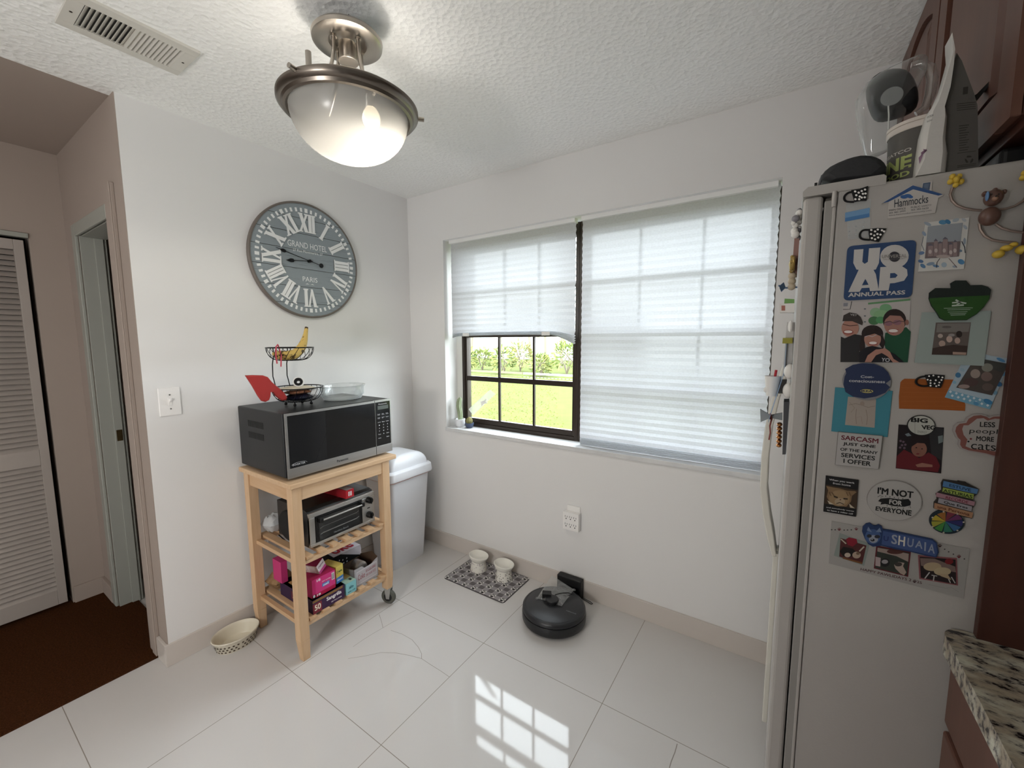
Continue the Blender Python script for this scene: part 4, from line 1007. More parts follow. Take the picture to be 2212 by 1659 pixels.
for off, cc in ((.02, '#a83240'), (.032, '#8a2030')):
    p = Vector((.355, -.768, ZL + .0522)) + dvec * off; b.tube([p, p + dvec * .006], .0314, 26, flat(cc))
tag(b.build('soda_can'), 'silver and red soda can lying in the open grey carton', 'can')
cb = thing('cola_box', 'black and white cola box with red lettering behind the grey carton', 'box', (.235, -.785, ZL))
b = MB()
bx0, bx1, by0, by1 = .165, .309, -.872, -.705; ht = .128
b.box(bx0, bx1, by0, by1, ZL, ZL + ht, flat('#17171a'))
g = lambda s, t, d=.0005: Vector((bx1 - (bx1 - bx0) * t, by0 + (by1 - by0) * s, ZL + ht + d))
f = lambda s, t, d=.0005: Vector((bx1 + d, by0 + (by1 - by0) * s, ZL + ht * t))
b.add([g(.0, .0), g(1, .0), g(1, .95), g(.05, .95)], [(0, 1, 2, 3)], flat('#cdc8d0'))
b.text('oke', [g(.12, .82, .001), g(.86, .82, .001), g(.86, .12, .001), g(.12, .12, .001)], flat('#a3283a'), .05)
b.add([f(.25, 1), f(1, 1), f(1, .55)], [(0, 1, 2)], flat('#c9c4cc'))
for i in range(16):
    s, t = .05 + (i % 4) * .13 + rnd.uniform(-.02, .02), .1 + (i // 4) * .2 + rnd.uniform(-.03, .03)
    b.add([f(s, t, .001), f(s + .035, t + .03, .001), f(s + .02, t + .08, .001), f(s - .01, t + .05, .001)], [(0, 1, 2, 3)], flat('#c8c8cc'))
b.build('box_body', cb, recalc=False)
kb = pillow(MB(), (.12, -1.06, ZL + .045), .05, .055, .042, mat('kraft_bag', '#a3835f', .8, noise=(30, '#7a5c3c', .2, (1, 1, 1))), .2, 0, 12)
tag(kb.build('brown_bag'), 'crumpled brown bag at the back left of the lower cart shelf', 'bag')
# on and behind the middle shelf
def art(rect, txt, b, R_):
    txt('f', '018', '#f0e6e6', (.28, .72, .2, .8), .05); rect('t', '#b9b4b4', (.1, .9, .0, .45), .0006); rect('t', '#8a1a22', (.0, 1, .45, 1), .0006)
obox('red_box', 'long red and white box lying on top of the toaster oven', 'box', (.328, -.866, .6755), .26, .048, .042, .06, '#a11f2b', '#a8222c', '#b3202c', art=art)
tag(MB().lathe([(0, 0), (.083, 0), (.088, .005), (.088, .016), (.083, .022), (0, .026)], 48, mat('pan_black', '#0e0e0f', .7), Matrix.Translation((.31, -1.078, .580)) @ Matrix.Rotation(PI / 2, 4, 'X') @ Matrix.Scale(.85, 4, (0, 1, 0))).build('pan_lid'), 'black round pan lid standing on edge left of the toaster oven', 'pan lid')
tag(pillow(MB(), (.098, -1.06, ZS + .048), .045, .05, .045, mat('clear_bag'), .2, 0, 15).build('clear_plastic_bag'), 'clear plastic bag behind the back left leg of the cart on the middle shelf', 'plastic bag')

# ------------------------------------------------------------------ kitchen bin in the corner
BIN = mat('bin_plastic', '#e7e9ee', .4)
tb = thing('trash_can', 'tall white plastic trash can with a swing lid in the corner', 'trash can', (.14, -.29, 0))
def ring_box(x0, x1, y0, y1, z, r=.03, n=5):
    pts = []
    for (cx, cy, a0) in ((x1 - r, y1 - r, 0), (x0 + r, y1 - r, PI / 2), (x0 + r, y0 + r, PI), (x1 - r, y0 + r, 1.5 * PI)):
        for i in range(n + 1):
            a = a0 + PI / 2 * i / n; pts.append(Vector((cx + r * math.cos(a), cy + r * math.sin(a), z)))
    return pts
b = MB(); loft(b, [ring_box(.045, .242, -.425, -.155, 0, .025), ring_box(.044, .243, -.427, -.153, .004, .025), ring_box(.022, .283, -.458, -.128, .585, .03), ring_box(.022, .283, -.458, -.128, .59, .03)], BIN); b.build('bin_body', tb)
MB().add([], [], BIN)
b = MB(); loft(b, [ring_box(.019, .286, -.461, -.125, .583, .03), ring_box(.019, .286, -.461, -.125, .590, .03)], mat('bin_liner', '#c98f83', .5), False, False); b.build('bag_edge', tb)
b = MB(); loft(b, [ring_box(.012, .302, -.476, -.112, .592, .035), ring_box(.010, .306, -.480, -.108, .60, .035), ring_box(.012, .302, -.476, -.112, .645, .035), ring_box(.018, .29, -.468, -.120, .655, .035)], BIN); b.build('lid_rim', tb, .003)
b = MB(); rings = []
for i in range(9):
    t = i / 8 * PI / 2; k = math.cos(t); h = .655 + .085 * math.sin(t); cy = -.294
    w = .158 * (k ** .55) + .004; rings.append(ring_box(.035 + .05 * (1 - k) * .3, .278 - .06 * (1 - k) * .8, cy - w, cy + w, h, min(.03, w * .5)))
loft(b, rings, BIN); b.build('swing_flap', tb)
# ------------------------------------------------------------------ things on the floor
# oval basket bowl with brown dots
CRM = mat('cream_ceramic', '#d9d2c0', .35); DOT = mat('brown_dot', '#4a3a2c', .5)
bcx, bcy = .100, -1.272
b = MB(); prof_ = [(0, .004), (.074, .004), (.079, .010), (.088, .048), (.094, .060), (.098, .062), (.100, .058), (.096, .051), (.0915, .046), (.083, .004), (.080, 0), (0, 0)]
SX, SY = .80, 1.02
b.lathe(prof_, 64, CRM, Matrix.Translation((bcx, bcy, 0)), sx=SX, sy=SY)
def rim_r(z): return .083 + (z - .004) / .042 * .0085
for row, z in enumerate((.010, .0225, .035)):
    for k in range(30):
        if k % 6 == 5 and row == 1: continue
        a = 2 * PI * (k + .5 * (row % 2)) / 30; r = rim_r(z) + .0012
        c = Vector((bcx + r * math.cos(a) * SX, bcy + r * math.sin(a) * SY, z)); t = Vector((-math.sin(a) * SX, math.cos(a) * SY, 0)).normalized(); u = Vector((math.cos(a) * .33, math.sin(a) * .33, 1)).normalized()
        b.ngon([c + t * .0050 * math.cos(q) + u * .0046 * math.sin(q) for q in [2 * PI * i / 10 for i in range(10)]], DOT)
for i in range(5):
    c = Vector((bcx + .012 - i * .0, bcy - .04 + i * .021, .0046)); c.x = bcx + .005 + .004 * i
    b.ngon([c + Vector((.004 * math.cos(q), .0055 * math.sin(q), .0001)) for q in [2 * PI * i_ / 10 for i_ in range(10)]], DOT)
tag(b.build('pet_bowl', recalc=False), 'shallow cream oval pet bowl with brown dots by the cart leg', 'pet bowl')

# gingham paw mat
MG = [mat('gingham_' + n, c, .8, spec=.1) for n, c in (('dark', '#6b6668'), ('mid', '#9b9799'), ('light', '#dcd9d6'))]
PAW = mat('paw_black', '#1d1b1b', .8)
mx0, mx1, my0, my1 = .562, 1.014, -.310, -.020
def rr_rect(x0, x1, y0, y1, r, z, n=5): return ring_box(x0, x1, y0, y1, z, r, n)
b = MB(); loft(b, [rr_rect(mx0, mx1, my0, my1, .018, 0), rr_rect(mx0, mx1, my0, my1, .018, .004)], mat('mat_edge', '#4d494b', .7), smooth=False)
nx, ny = 13, 9; pw, ph = (mx1 - mx0 - .010) / nx, (my1 - my0 - .010) / ny
def paw(b, cx, cy, z, s, m, U=Vector((1, 0, 0)), V=Vector((0, 1, 0)), O=None, nrm=None):
    O = O if O is not None else Vector((cx, cy, z))
    def e(x, y, rx, ry): b.ngon([O + U * ((x + rx * math.cos(q)) * s) + V * ((y + ry * math.sin(q)) * s) for q in [2 * PI * i / 10 for i in range(10)]], m)
    e(0, -.22, .30, .24); e(-.36, .08, .11, .17); e(-.13, .33, .11, .17); e(.13, .33, .11, .17); e(.36, .08, .11, .17)
for i in range(nx):
    for j in range(ny):
        x, y = mx0 + .005 + i * pw, my0 + .005 + j * ph
        m = MG[(i % 2 == 0) + (j % 2 == 0)]
        b.add([(x, y, .0044), (x + pw, y, .0044), (x + pw, y + ph, .0044), (x, y + ph, .0044)], [(0, 1, 2, 3)], m)
        if i % 2 == 0 and j % 2 == 0: paw(b, x + pw / 2, y + ph / 2, .0047, pw * .95, PAW)
tag(b.build('pet_mat', recalc=False), 'grey and white gingham mat with black paw prints on the floor', 'pet mat')

def pedestal_bowl(cx, cy, label, pat, pc, tilt):
    t = thing('pedestal_bowl', label, 'pet bowl', (cx, cy, .0045), 'raised cat bowls')
    PC = mat('white_porcelain', '#ebe8df', .18, spec=.6)
    z0 = .0048
    b = MB(); b.lathe([(0, 0), (.050, 0), (.053, .004), (.050, .03), (.044, .055), (.042, .068), (0, .068)], 48, PC, Matrix.Translation((cx, cy, z0)))
    rr = random.Random(pat)
    for k in range(85):
        a = rr.uniform(0, 2 * PI); z = rr.uniform(.006, .058); r = (.053 - .003 * (z - .004) / .026 if z < .03 else .050 - .006 * (z - .03) / .025) + .0007
        c = Vector((cx + r * math.cos(a), cy + r * math.sin(a), z0 + z)); t_ = Vector((-math.sin(a), math.cos(a), 0)); u = Vector((0, 0, 1))
        w = rr.uniform(.003, .0065); h = rr.uniform(.002, .007); q = rr.uniform(0, PI)
        d1, d2 = t_ * math.cos(q) + u * math.sin(q), u * math.cos(q) - t_ * math.sin(q)
        b.ngon([c + d1 * w * math.cos(s) + d2 * h * .5 * math.sin(s) for s in [2 * PI * i / 7 for i in range(7)]], pc)
    b.build('pedestal', t, recalc=False)
    R_ = Matrix.Translation((cx, cy, z0 + .083)) @ Matrix.Rotation(math.radians(tilt), 4, Vector((.55, -.83, 0)))
    MB().lathe([(0, -.008), (.03, -.006), (.048, .002), (.0575, .014), (.060, .017), (.063, .015), (.062, .008), (.055, -.008), (.042, -.020), (0, -.021)], 56, PC, R_).build('bowl', t)
    return t
pedestal_bowl(.688, -.118, 'raised white cat bowl with faint pinkish pattern, nearer the bin', 3, mat('pattern_pale', '#b9aeb0', .4), -9)
t2_ = pedestal_bowl(.880, -.112, 'raised white cat bowl with black cat pattern, nearer the robot vacuum', 9, mat('pattern_black', '#26211f', .4), -8)

# robot vacuum and dock
RB = mat('robot_black', '#232426', .38); RB2 = mat('robot_top', '#2a2b2e', .32)
rcx, rcy = 1.310, -.268
rv = thing('robot_vacuum', 'black round robot vacuum docked under the window', 'robot vacuum', (rcx, rcy, 0))
MB().lathe([(0, .006), (.150, .006), (.160, .012), (.166, .022), (.167, .052), (.164, .060), (0, .060)], 80, RB, Matrix.Translation((rcx, rcy, 0))).build('bumper', rv)
MB().lathe([(0, .060), (.160, .060), (.165, .066), (.164, .078), (.158, .086), (.150, .0885), (.148, .0875), (.1465, .0885), (0, .0895)], 80, RB2, Matrix.Translation((rcx, rcy, 0))).build('top_cover', rv)
MB().lathe([(0, 0), (.034, 0), (.035, .004), (.035, .018), (.032, .021), (0, .0215)], 40, RB, Matrix.Translation((1.296, -.262, .0885))).build('sensor_turret', rv)
q_ = [on(u, v, 'z', .0902) for u, v in ((1224, 1317), (1246, 1325), (1244.5, 1327.5), (1222.5, 1319.5))]
MB().text('roborock', q_, flat('#8c8f93')).build('maker_lettering', rv)
for s_ in (-1, 1): MB().cyl((rcx + s_ * .11, rcy - .012, .03), (rcx + s_ * .11, rcy + .012, .03), .03, m=RUB, seg=24).build('wheel', rv)
dk = thing('charging_dock', 'black charging dock against the baseboard behind the robot vacuum', 'charging dock', (1.291, -.05, 0))
MB().box(1.216, 1.366, -.055, -.0125, .001, .116, mat('dock_black', '#1a1a1b', .5)).build('tower', dk, .006)
MB().box(1.228, 1.354, -.0575, -.054, .02, .075, mat('dock_gloss', '#101012', .12)).build('sensor_window', dk, .001)
MB().box(1.225, 1.357, -.115, -.055, .001, .005, mat('dock_black')).build('ramp', dk, .001)
MB().tube([(1.366, -.03, .012), (1.39, -.028, .006), (1.415, -.030, .004), (1.432, -.040, .004), (1.428, -.048, .004), (1.405, -.04, .004), (1.380, -.036, .006), (1.362, -.034, .012)], .0018, 6, BLKP).build('power_cable', dk)
# plastic bag with power adapter on the robot
CB = clear_mat('crinkled_clear_plastic', '#f2f2f2', .04, .08, .38)
pb = thing('clear_bag', 'crumpled clear plastic bag lying on top of the robot vacuum', 'plastic bag', (1.30, -.20, .091))
rr = random.Random(5); vs = []; fs = []; N = 12
A, B_, C_, D_ = Vector((1.215, -.15, .094)), Vector((1.385, -.145, .10)), Vector((1.385, -.325, .093)), Vector((1.225, -.255, .093))
A = on(1192, 1243, 'z', .112); B_ = on(1240, 1274, 'z', .108); C_ = on(1213, 1310, 'z', .094); D_ = on(1160, 1292, 'z', .094)
for L_ in range(2):
    for i in range(N + 1):
        for j in range(N + 1):
            s, t = i / N, j / N
            p = (A * (1 - s) + B_ * s) * (1 - t) + (D_ * (1 - s) + C_ * s) * t
            p = p + Vector((0, 0, rr.uniform(0, .007) * (1 if 0 < i < N and 0 < j < N else .2) + (.004 if L_ else 0) * (0 < i < N) * (0 < j < N)))
            vs.append(p)
K = (N + 1) ** 2
for L_ in range(2):
    for i in range(N):
        for j in range(N):
            a = L_ * K + i * (N + 1) + j; fs.append((a, a + 1, a + N + 2, a + N + 1))
MB().add(vs, fs, CB).build('bag_film', pb, recalc=False)
for p, ax in ((B_, Vector((.012, .004, .006))), (D_, Vector((-.006, -.002, .004)))):
    MB().ball(p, (.009, .006, .005), CB).build('knot', pb)
pa = thing('power_adapter', 'black power adapter block with its cord inside the clear bag', 'power adapter', (1.260, -.251, .0905))
R_ = Matrix.Translation((1.256, -.248, .0905)) @ Matrix.Rotation(.45, 4, 'Z')
MB().box(-.024, .024, -.017, .017, 0, .031, mat('adapter_black', '#161617', .45), R_).build('block', pa, .002)
MB().tube([(1.292, -.222, .106), (1.315, -.20, .112), (1.345, -.175, .112), (1.365, -.165, .106), (1.35, -.19, .104), (1.33, -.20, .104)], .0022, 7, mat('adapter_black')).build('cord', pa)

# window sill cacti
CAC = mat('cactus_green', '#7f8f6f', .8, noise=(90, '#a9b294', .3, (1, 1, .25))); SOIL = mat('soil', '#4a3d30', 1)
zs = ZB + .02
def pot(prof_, m, x, y): return MB().lathe(prof_, 40, m, Matrix.Translation((x, y, zs)))
c1 = thing('potted_cactus', 'tall curved columnar cactus in a white pot on the sill', 'cactus', (.394, .064, zs), 'cacti on the sill')
pot([(0, 0), (.024, 0), (.030, .006), (.034, .024), (.034, .046), (.036, .048), (.036, .054), (.032, .054), (.030, .046), (0, .046)], mat('pot_white', '#e9ebee', .4), .394, .064).build('pot', c1)
pot([(0, .044), (.030, .044)], SOIL, .394, .064).build('soil', c1)
pts = [Vector((.394 + dx, .064, zs + z)) for dx, z in ((.0, .045), (.002, .07), (.0, .095), (-.006, .12), (-.010, .145), (-.008, .17), (-.002, .19), (.002, .20), (.004, .205))]
def ribbed(b, pts, rs, m, ribs=9, seg=54):
    vs = []; fs = []; n = len(pts)
    for i, p in enumerate(pts):
        for k in range(seg):
            a = 2 * PI * k / seg; r = rs[i] * (1 + .10 * math.cos(a * ribs)); vs.append(p + Vector((r * math.cos(a), r * math.sin(a), 0)))
    for i in range(n - 1):
        for k in range(seg): fs.append((i * seg + k, i * seg + (k + 1) % seg, (i + 1) * seg + (k + 1) % seg, (i + 1) * seg + k))
    fs.append(tuple(range((n - 1) * seg, n * seg))); b.add(vs, fs, m, True); return b
ribbed(MB(), pts, [.013, .0155, .0165, .0165, .0165, .0162, .0145, .009, .003], CAC).build('cactus_body', c1)
c2 = thing('potted_cactus', 'small round cactus in a dark blue pot on the sill', 'cactus', (.475, .066, zs), 'cacti on the sill')
pot([(0, 0), (.018, 0), (.026, .008), (.030, .022), (.030, .034), (.027, .034), (.026, .028), (0, .028)], mat('pot_blue', '#3f4a63', .4), .475, .066).build('pot', c2)
pts = [Vector((.475, .066, zs + z)) for z in (.028, .034, .044, .056, .066, .072, .075)]
ribbed(MB(), pts, [.014, .019, .0215, .0205, .014, .008, .002], mat('cactus_round', '#6e6f45', .85, noise=(120, '#a09868', .3, (1, 1, 1))), 13, 78).build('cactus_body', c2)
pot([(0, .027), (.027, .027)], SOIL, .475, .066).build('soil', c2)

# cracks in the glazed tiles
CRK = mat('tile_crack', '#8d867e', .8)
def crack(px, w=.0009):
    pts = [on(u, v, 'z', 0.0) for u, v in px]; b = MB(); vs = []; fs = []
    for i, p in enumerate(pts):
        a = pts[max(0, i - 1)]; c = pts[min(len(pts) - 1, i + 1)]; t = (c - a).normalized(); n = Vector((-t.y, t.x, 0)) * w
        vs += [p + n + Vector((0, 0, .0003)), p - n + Vector((0, 0, .0003))]
    for i in range(len(pts) - 1): fs.append((2 * i, 2 * i + 1, 2 * i + 3, 2 * i + 2))
    return b.add(vs, fs, CRK)
fl = bpy.data.objects['floor']
def px3(l): return [(600 + x / 3.687, 1260 + y / 3.687) for x, y in l]
for l in ([(808, 248), (825, 300), (838, 355)], [(600, 505), (680, 450), (760, 400), (838, 355), (900, 318), (1000, 265), (1100, 215)],
          [(900, 375), (990, 405), (1070, 450), (1120, 510), (1145, 560), (1145, 600)], [(560, 600), (690, 580), (820, 552), (940, 555), (1050, 575), (1145, 600), (1220, 650), (1300, 700), (1365, 745)]):
    o = crack(px3(l)).build('crack', recalc=False); M_ = o.location.copy(); o.parent = fl; o.location = M_ - fl.location
o = crack([(1463, 1607), (1458, 1625), (1450, 1645), (1446, 1659)], .0014).build('crack', recalc=False); M_ = o.location.copy(); o.parent = fl; o.location = M_ - fl.location
# ------------------------------------------------------------------ refrigerator
FY = -1.0
FRW = mat('fridge_white', '#a8a4a0', .38, spec=.4, bump=(260, .12, .002)); FRG = mat('fridge_recess_shade', '#8b8885', .5); GAS = mat('gasket', '#5b564f', .7)
FZ = on(1915, 391, 'y', FY).z; CAPZ = on(1850, 387, 'y', FY).z
XF, XS = 2.2685, 2.322
fr_ = thing('refrigerator', 'tall white textured refrigerator with its side covered in magnets', 'refrigerator', (2.67, -.56, 0))
MB().box(XS, 3.06, FY, -.13, .02, FZ, FRW).build('cabinet', fr_, .006)
MB().box(2.306, XS, FY + .014, -.14, .08, FZ - .012, GAS).build('gasket', fr_)
for k, (a, c) in enumerate(((FY + .002, -.585), (-.578, -.13))):
    b = MB(); b.box(XF, 2.302, a, c, .06, FZ - .006, FRW); d = b.build('door', fr_, .008)
    yh = -.605 if k == 0 else -.558
    hp = [on(u, v, 'y', -.6) for u, v in ((1706, 748), (1700, 768), (1687, 800), (1668, 858), (1653, 920), (1645, 985), (1642, 1050), (1648, 1105), (1656, 1150), (1668, 1196))]
    vs = []; fs = []
    for i, p in enumerate(hp):
        th = .020 if 0 < i < 9 else .012
        for (dx, dy) in ((0, -.015), (0, .015), (th, .015), (th, -.015)): vs.append((min(p.x + dx, XF + .002) if dx == 0 else min(p.x + dx, XF + .004), yh + dy, p.z))
    n = len(hp)
    for i in range(n - 1):
        for q in range(4): fs.append((i * 4 + q, i * 4 + (q + 1) % 4, (i + 1) * 4 + (q + 1) % 4, (i + 1) * 4 + q))
    fs += [(3, 2, 1, 0), (4 * n - 4, 4 * n - 3, 4 * n - 2, 4 * n - 1)]
    MB().add(vs, fs, mat('handle_white', '#c9c6bd', .35)).build('handle', d, .004)
    MB().box(XF - .014, XF + .001, yh - .012, yh + .012, .23, hp[-1].z + .01, mat('handle_white')).build('handle_trim', d, .003)
MB().box(2.304, XS, FY - .0015, FY + .014, .1, FZ - .02, FRG).build('hinge_channel', fr_, .002)  # grey puts the recess shading beside the door into the colour
b = MB(); b.box(XS - .0045, XS + .001, FY - .004, FY + .002, .03, FZ - .015, FRW); b.build('edge_lip', fr_, .0015)
hx1 = on(1915, 380, 'y', FY).x
b = MB(); z0 = FZ - .006; b.slab([(XF - .002, FY - .002, z0), (hx1, FY - .002, z0), (hx1, FY - .002, CAPZ - .004), (hx1 - .004, FY - .002, CAPZ), (XF + .006, FY - .002, CAPZ), (XF - .002, FY - .002, CAPZ - .008)], (0, 1, 0), .11, FRW)
b.build('hinge_cover', fr_, .002)
MB().lathe([(0, 0), (.004, 0), (.0045, .012), (.004, .03), (0, .03)], 16, FRW, Matrix.Translation((XS - .003, FY - .004, FZ - .035))).build('hinge_pin', fr_)
MB().box(2.33, 3.05, FY + .02, -.15, 0, .021, BLKP).build('kick_plate', fr_)

# ------------------------------------------------------------------ magnets and papers on the refrigerator side
SF = Plane('y', FY, (0, -1, 0)); ND = (0, -1, 0)
cA = lambda l: [(1780 + x / 3.949, 380 + y / 3.949) for x, y in l]
cB = lambda l: [(1760 + x / 4.894, 760 + y / 4.894) for x, y in l]
cC = lambda l: [(1760 + x / 4.894, 1000 + y / 4.894) for x, y in l]
class Mag:
    """a flat magnet or paper lying on the refrigerator side; d = how far its back stands off the metal"""
    def __init__(s, cv, outline, m, d0=.0004, th=.002):
        s.b = MB(); s.cv = cv; s.top = d0 + th
        if outline: s.b.slab([SF(p, d0) for p in cv(outline)], ND, th, m if not isinstance(m, str) else flat(m))
    def poly(s, pts, c, k=1):
        s.n = getattr(s, 'n', 0) + 1; s.b.ngon([SF(p, s.top + .00025 * k + .000012 * s.n) for p in s.cv(pts)], flat(c) if isinstance(c, str) else c); return s
    def ell(s, x, y, rx, ry, c, k=1, rot=0.0, n=22): return s.poly(ell(x, y, rx, ry, n, rot), c, k)
    def text(s, t, q, c, bo=.02, k=2): s.b.text(t, [SF(p, s.top + .00025 * k) for p in s.cv(q)], flat(c), bo); return s
    def tube(s, pts, r, c, off=.003, closed=False):
        for _ in range(2): pts = [pts[0]] + [q for a, b_ in zip(pts, pts[1:]) for q in ((a[0] * .75 + b_[0] * .25, a[1] * .75 + b_[1] * .25), (a[0] * .25 + b_[0] * .75, a[1] * .25 + b_[1] * .75))] + [pts[-1]]
        s.b.tube([SF(p, s.top + off) for p in s.cv(pts)], r, 7, flat(c) if isinstance(c, str) else c, closed); return s
    def line(s, pts, w, c, k=2):
        P_ = [SF(p, s.top + .00025 * k) for p in s.cv(pts)]; vs = []; fs = []
        for i, p in enumerate(P_):
            t = (P_[min(i + 1, len(P_) - 1)] - P_[max(i - 1, 0)]).normalized(); n = t.cross(Vector(ND)).normalized() * w
            vs += [p + n, p - n]
        for i in range(len(P_) - 1): fs.append((2 * i, 2 * i + 1, 2 * i + 3, 2 * i + 2))
        s.b.add(vs, fs, flat(c)); return s
    def done(s, name, label, cat, group=None): return tag(s.b.build(name, recalc=False), label, cat, group)
MGp = 'magnets on the refrigerator side'
def cup(cv, body, handle, dots, label, d0=.0004, body_th=.004):
    m = Mag(cv, body, '#141416', d0, body_th); m.tube(handle, .0018, '#141416', -body_th * .6)
    for x, y in dots: m.ell(x, y, 10, 8.5, '#e8e6e2')
    m.done('cup_magnet', label, 'magnet', 'polka dot cup magnets')
# clear slip with a blue band under the first cup
m = Mag(cA, None, None, .0004, .0006)
FILM = mat('clear_film', '#cfd2d4', .25, alpha=.28)
m.b.slab([SF(p, .0004) for p in cA([(185, 240), (400, 195), (392, 520), (205, 545)])], ND, .0006, FILM)
m.poly([(180, 315), (390, 272), (386, 352), (178, 392)], '#6d93b8').poly([(180, 360), (386, 320), (386, 352), (178, 392)], '#4a76a6', 2)
for x, y in ((210, 440), (270, 432), (340, 398), (215, 475), (275, 465), (335, 436), (212, 510), (272, 500)): m.ell(x, y, 7, 6, '#a6a8ac', 1, n=10)
m.done('clear_slip', 'clear plastic slip with a blue band held by the top polka dot cup magnet', 'plastic slip')
D9 = lambda l: l
cup(cA, [(230, 128), (300, 118), (372, 92), (360, 215), (300, 218), (258, 226)], [(240, 140), (205, 145), (172, 172), (168, 205), (190, 225), (255, 226)], [(262, 140), (292, 150), (318, 136), (346, 124), (272, 172), (302, 183), (328, 160), (350, 158), (264, 206), (296, 206), (318, 192), (344, 190)], 'black polka dot cup magnet at the top left corner of the fridge side', .0016)
cup(cA, [(375, 458), (450, 448), (530, 452), (465, 565), (425, 560), (388, 552)], [(382, 462), (330, 462), (302, 492), (305, 530), (335, 545), (390, 548)], [(400, 466), (432, 478), (455, 462), (490, 468), (508, 478), (398, 500), (425, 512), (452, 500), (478, 505), (405, 535), (432, 545), (458, 530)], 'black polka dot cup magnet just above the blue square magnet')
# house shaped magnet
m = Mag(cA, [(490, 238), (755, 78), (832, 108), (840, 62), (920, 48), (915, 132), (1022, 166), (972, 190), (945, 318), (540, 368), (550, 228)], '#b6b1ad')
m.poly([(495, 236), (755, 84), (1010, 160), (972, 172), (757, 118), (545, 226)], '#34507e').poly([(835, 108), (842, 66), (906, 57), (895, 124)], '#4a5a70').poly([(848, 104), (852, 74), (896, 68), (886, 116)], '#5d6b80', 2)
for x, y, rx, ry in ((680, 182, 32, 16), (712, 174, 34, 16), (735, 183, 22, 12)): m.ell(x, y, rx, ry, '#3a5e92', 1)
m.text('Hammocks', [(598, 205), (888, 162), (884, 232), (596, 275)], '#1b2430', .01)
for t, q in (('MAIN OFFICE', [(552, 290), (694, 272), (694, 288), (552, 306)]), ('305 382-3999', [(550, 314), (692, 296), (692, 308), (550, 328)]), ('PUBLIC SAFETY', [(738, 266), (914, 246), (914, 258), (738, 280)]), ('305 382-5620', [(738, 288), (888, 270), (888, 284), (738, 302)]), ('www.hammockscommunity.com', [(548, 336), (914, 290), (914, 304), (548, 350)])): m.text(t, q, '#2a3038', .012)
m.done('house_magnet', 'white house-shaped magnet with a blue roof near the fridge top', 'magnet', MGp)
# bear with bendable wire limbs
bear = thing('bear_magnet', 'brown bear magnet with wire arms and legs and yellow hands and feet', 'magnet', SF(cA([(1390, 300)])[0], 0))
BRN = mat('bear_brown', '#5b4138', .35); YEL = mat('bear_yellow', '#c2a33a', .5); LW_ = mat('limb_wire', '#8a7a72', .4, .5)
S = lambda x, y, d=.012: SF(cA([(x, y)])[0], d)
kx = (S(1480, 200) - S(1400, 200)).length / 80; kz = (S(1400, 300) - S(1400, 220)).length / 80
MB().ball(S(1380, 365, .016), (95 * kx, .013, 78 * kz), BRN).build('body', bear)
b = MB().ball(S(1405, 215, .02), (82 * kx, .015, 68 * kz), BRN)
for x, y in ((1335, 180), (1420, 152), (1495, 165)): b.ball(S(x, y, .018), (24 * kx, .007, 22 * kz), BRN)
b.ball(S(1390, 240, .034), (26 * kx, .006, 20 * kz), mat('bear_muzzle', '#8a6a58', .4)); b.ball(S(1388, 228, .040), (8 * kx, .002, 7 * kz), BLKP)
for x in (1362, 1420): b.ball(S(x, 205, .034), (6 * kx, .002, 7 * kz), BLKP)
b.build('head', bear)
MB().ball(S(1335, 215, .03), (16 * kx, .005, 40 * kz), mat('bear_scarf', '#5c7fa8', .5)).build('ear_flap', bear)
for pts in ([(1330, 305), (1260, 300), (1190, 288), (1120, 262), (1078, 220), (1064, 170), (1082, 112)], [(1450, 302), (1530, 292), (1610, 268), (1680, 225), (1715, 170), (1725, 90)], [(1310, 415), (1318, 465), (1355, 520), (1420, 555), (1510, 570), (1620, 578)], [(1450, 420), (1500, 455), (1580, 478), (1660, 488), (1740, 494), (1790, 540)]):
    MB().tube([S(x, y, .008) for x, y in pts], .0021, 7, LW_).build('limb', bear)
def flower(x, y, sc_):
    b = MB()
    for k in range(5):
        a = 2 * PI * k / 5 + .3; b.ball(S(x + 38 * sc_ * math.cos(a), y + 30 * sc_ * math.sin(a), .01), (24 * kx * sc_, .006, 20 * kz * sc_), YEL, nu=12, nv=8)
    b.ball(S(x, y, .013), (26 * kx * sc_, .008, 24 * kz * sc_), YEL, nu=12, nv=8); return b
flower(1108, 52, 1.25).build('hand', bear); flower(1715, 20, 1.2).build('hand', bear)
b = MB(); b.ball(S(1462, 678, .012), (52 * kx, .010, 34 * kz), YEL).ball(S(1530, 628, .012), (52 * kx, .009, 26 * kz), YEL).ball(S(1590, 598, .012), (36 * kx, .008, 20 * kz), YEL); b.build('foot', bear)
MB().ball(S(1665, 640, .012), (60 * kx, .010, 38 * kz), YEL).ball(S(1720, 600, .012), (45 * kx, .009, 30 * kz), YEL).build('foot', bear)
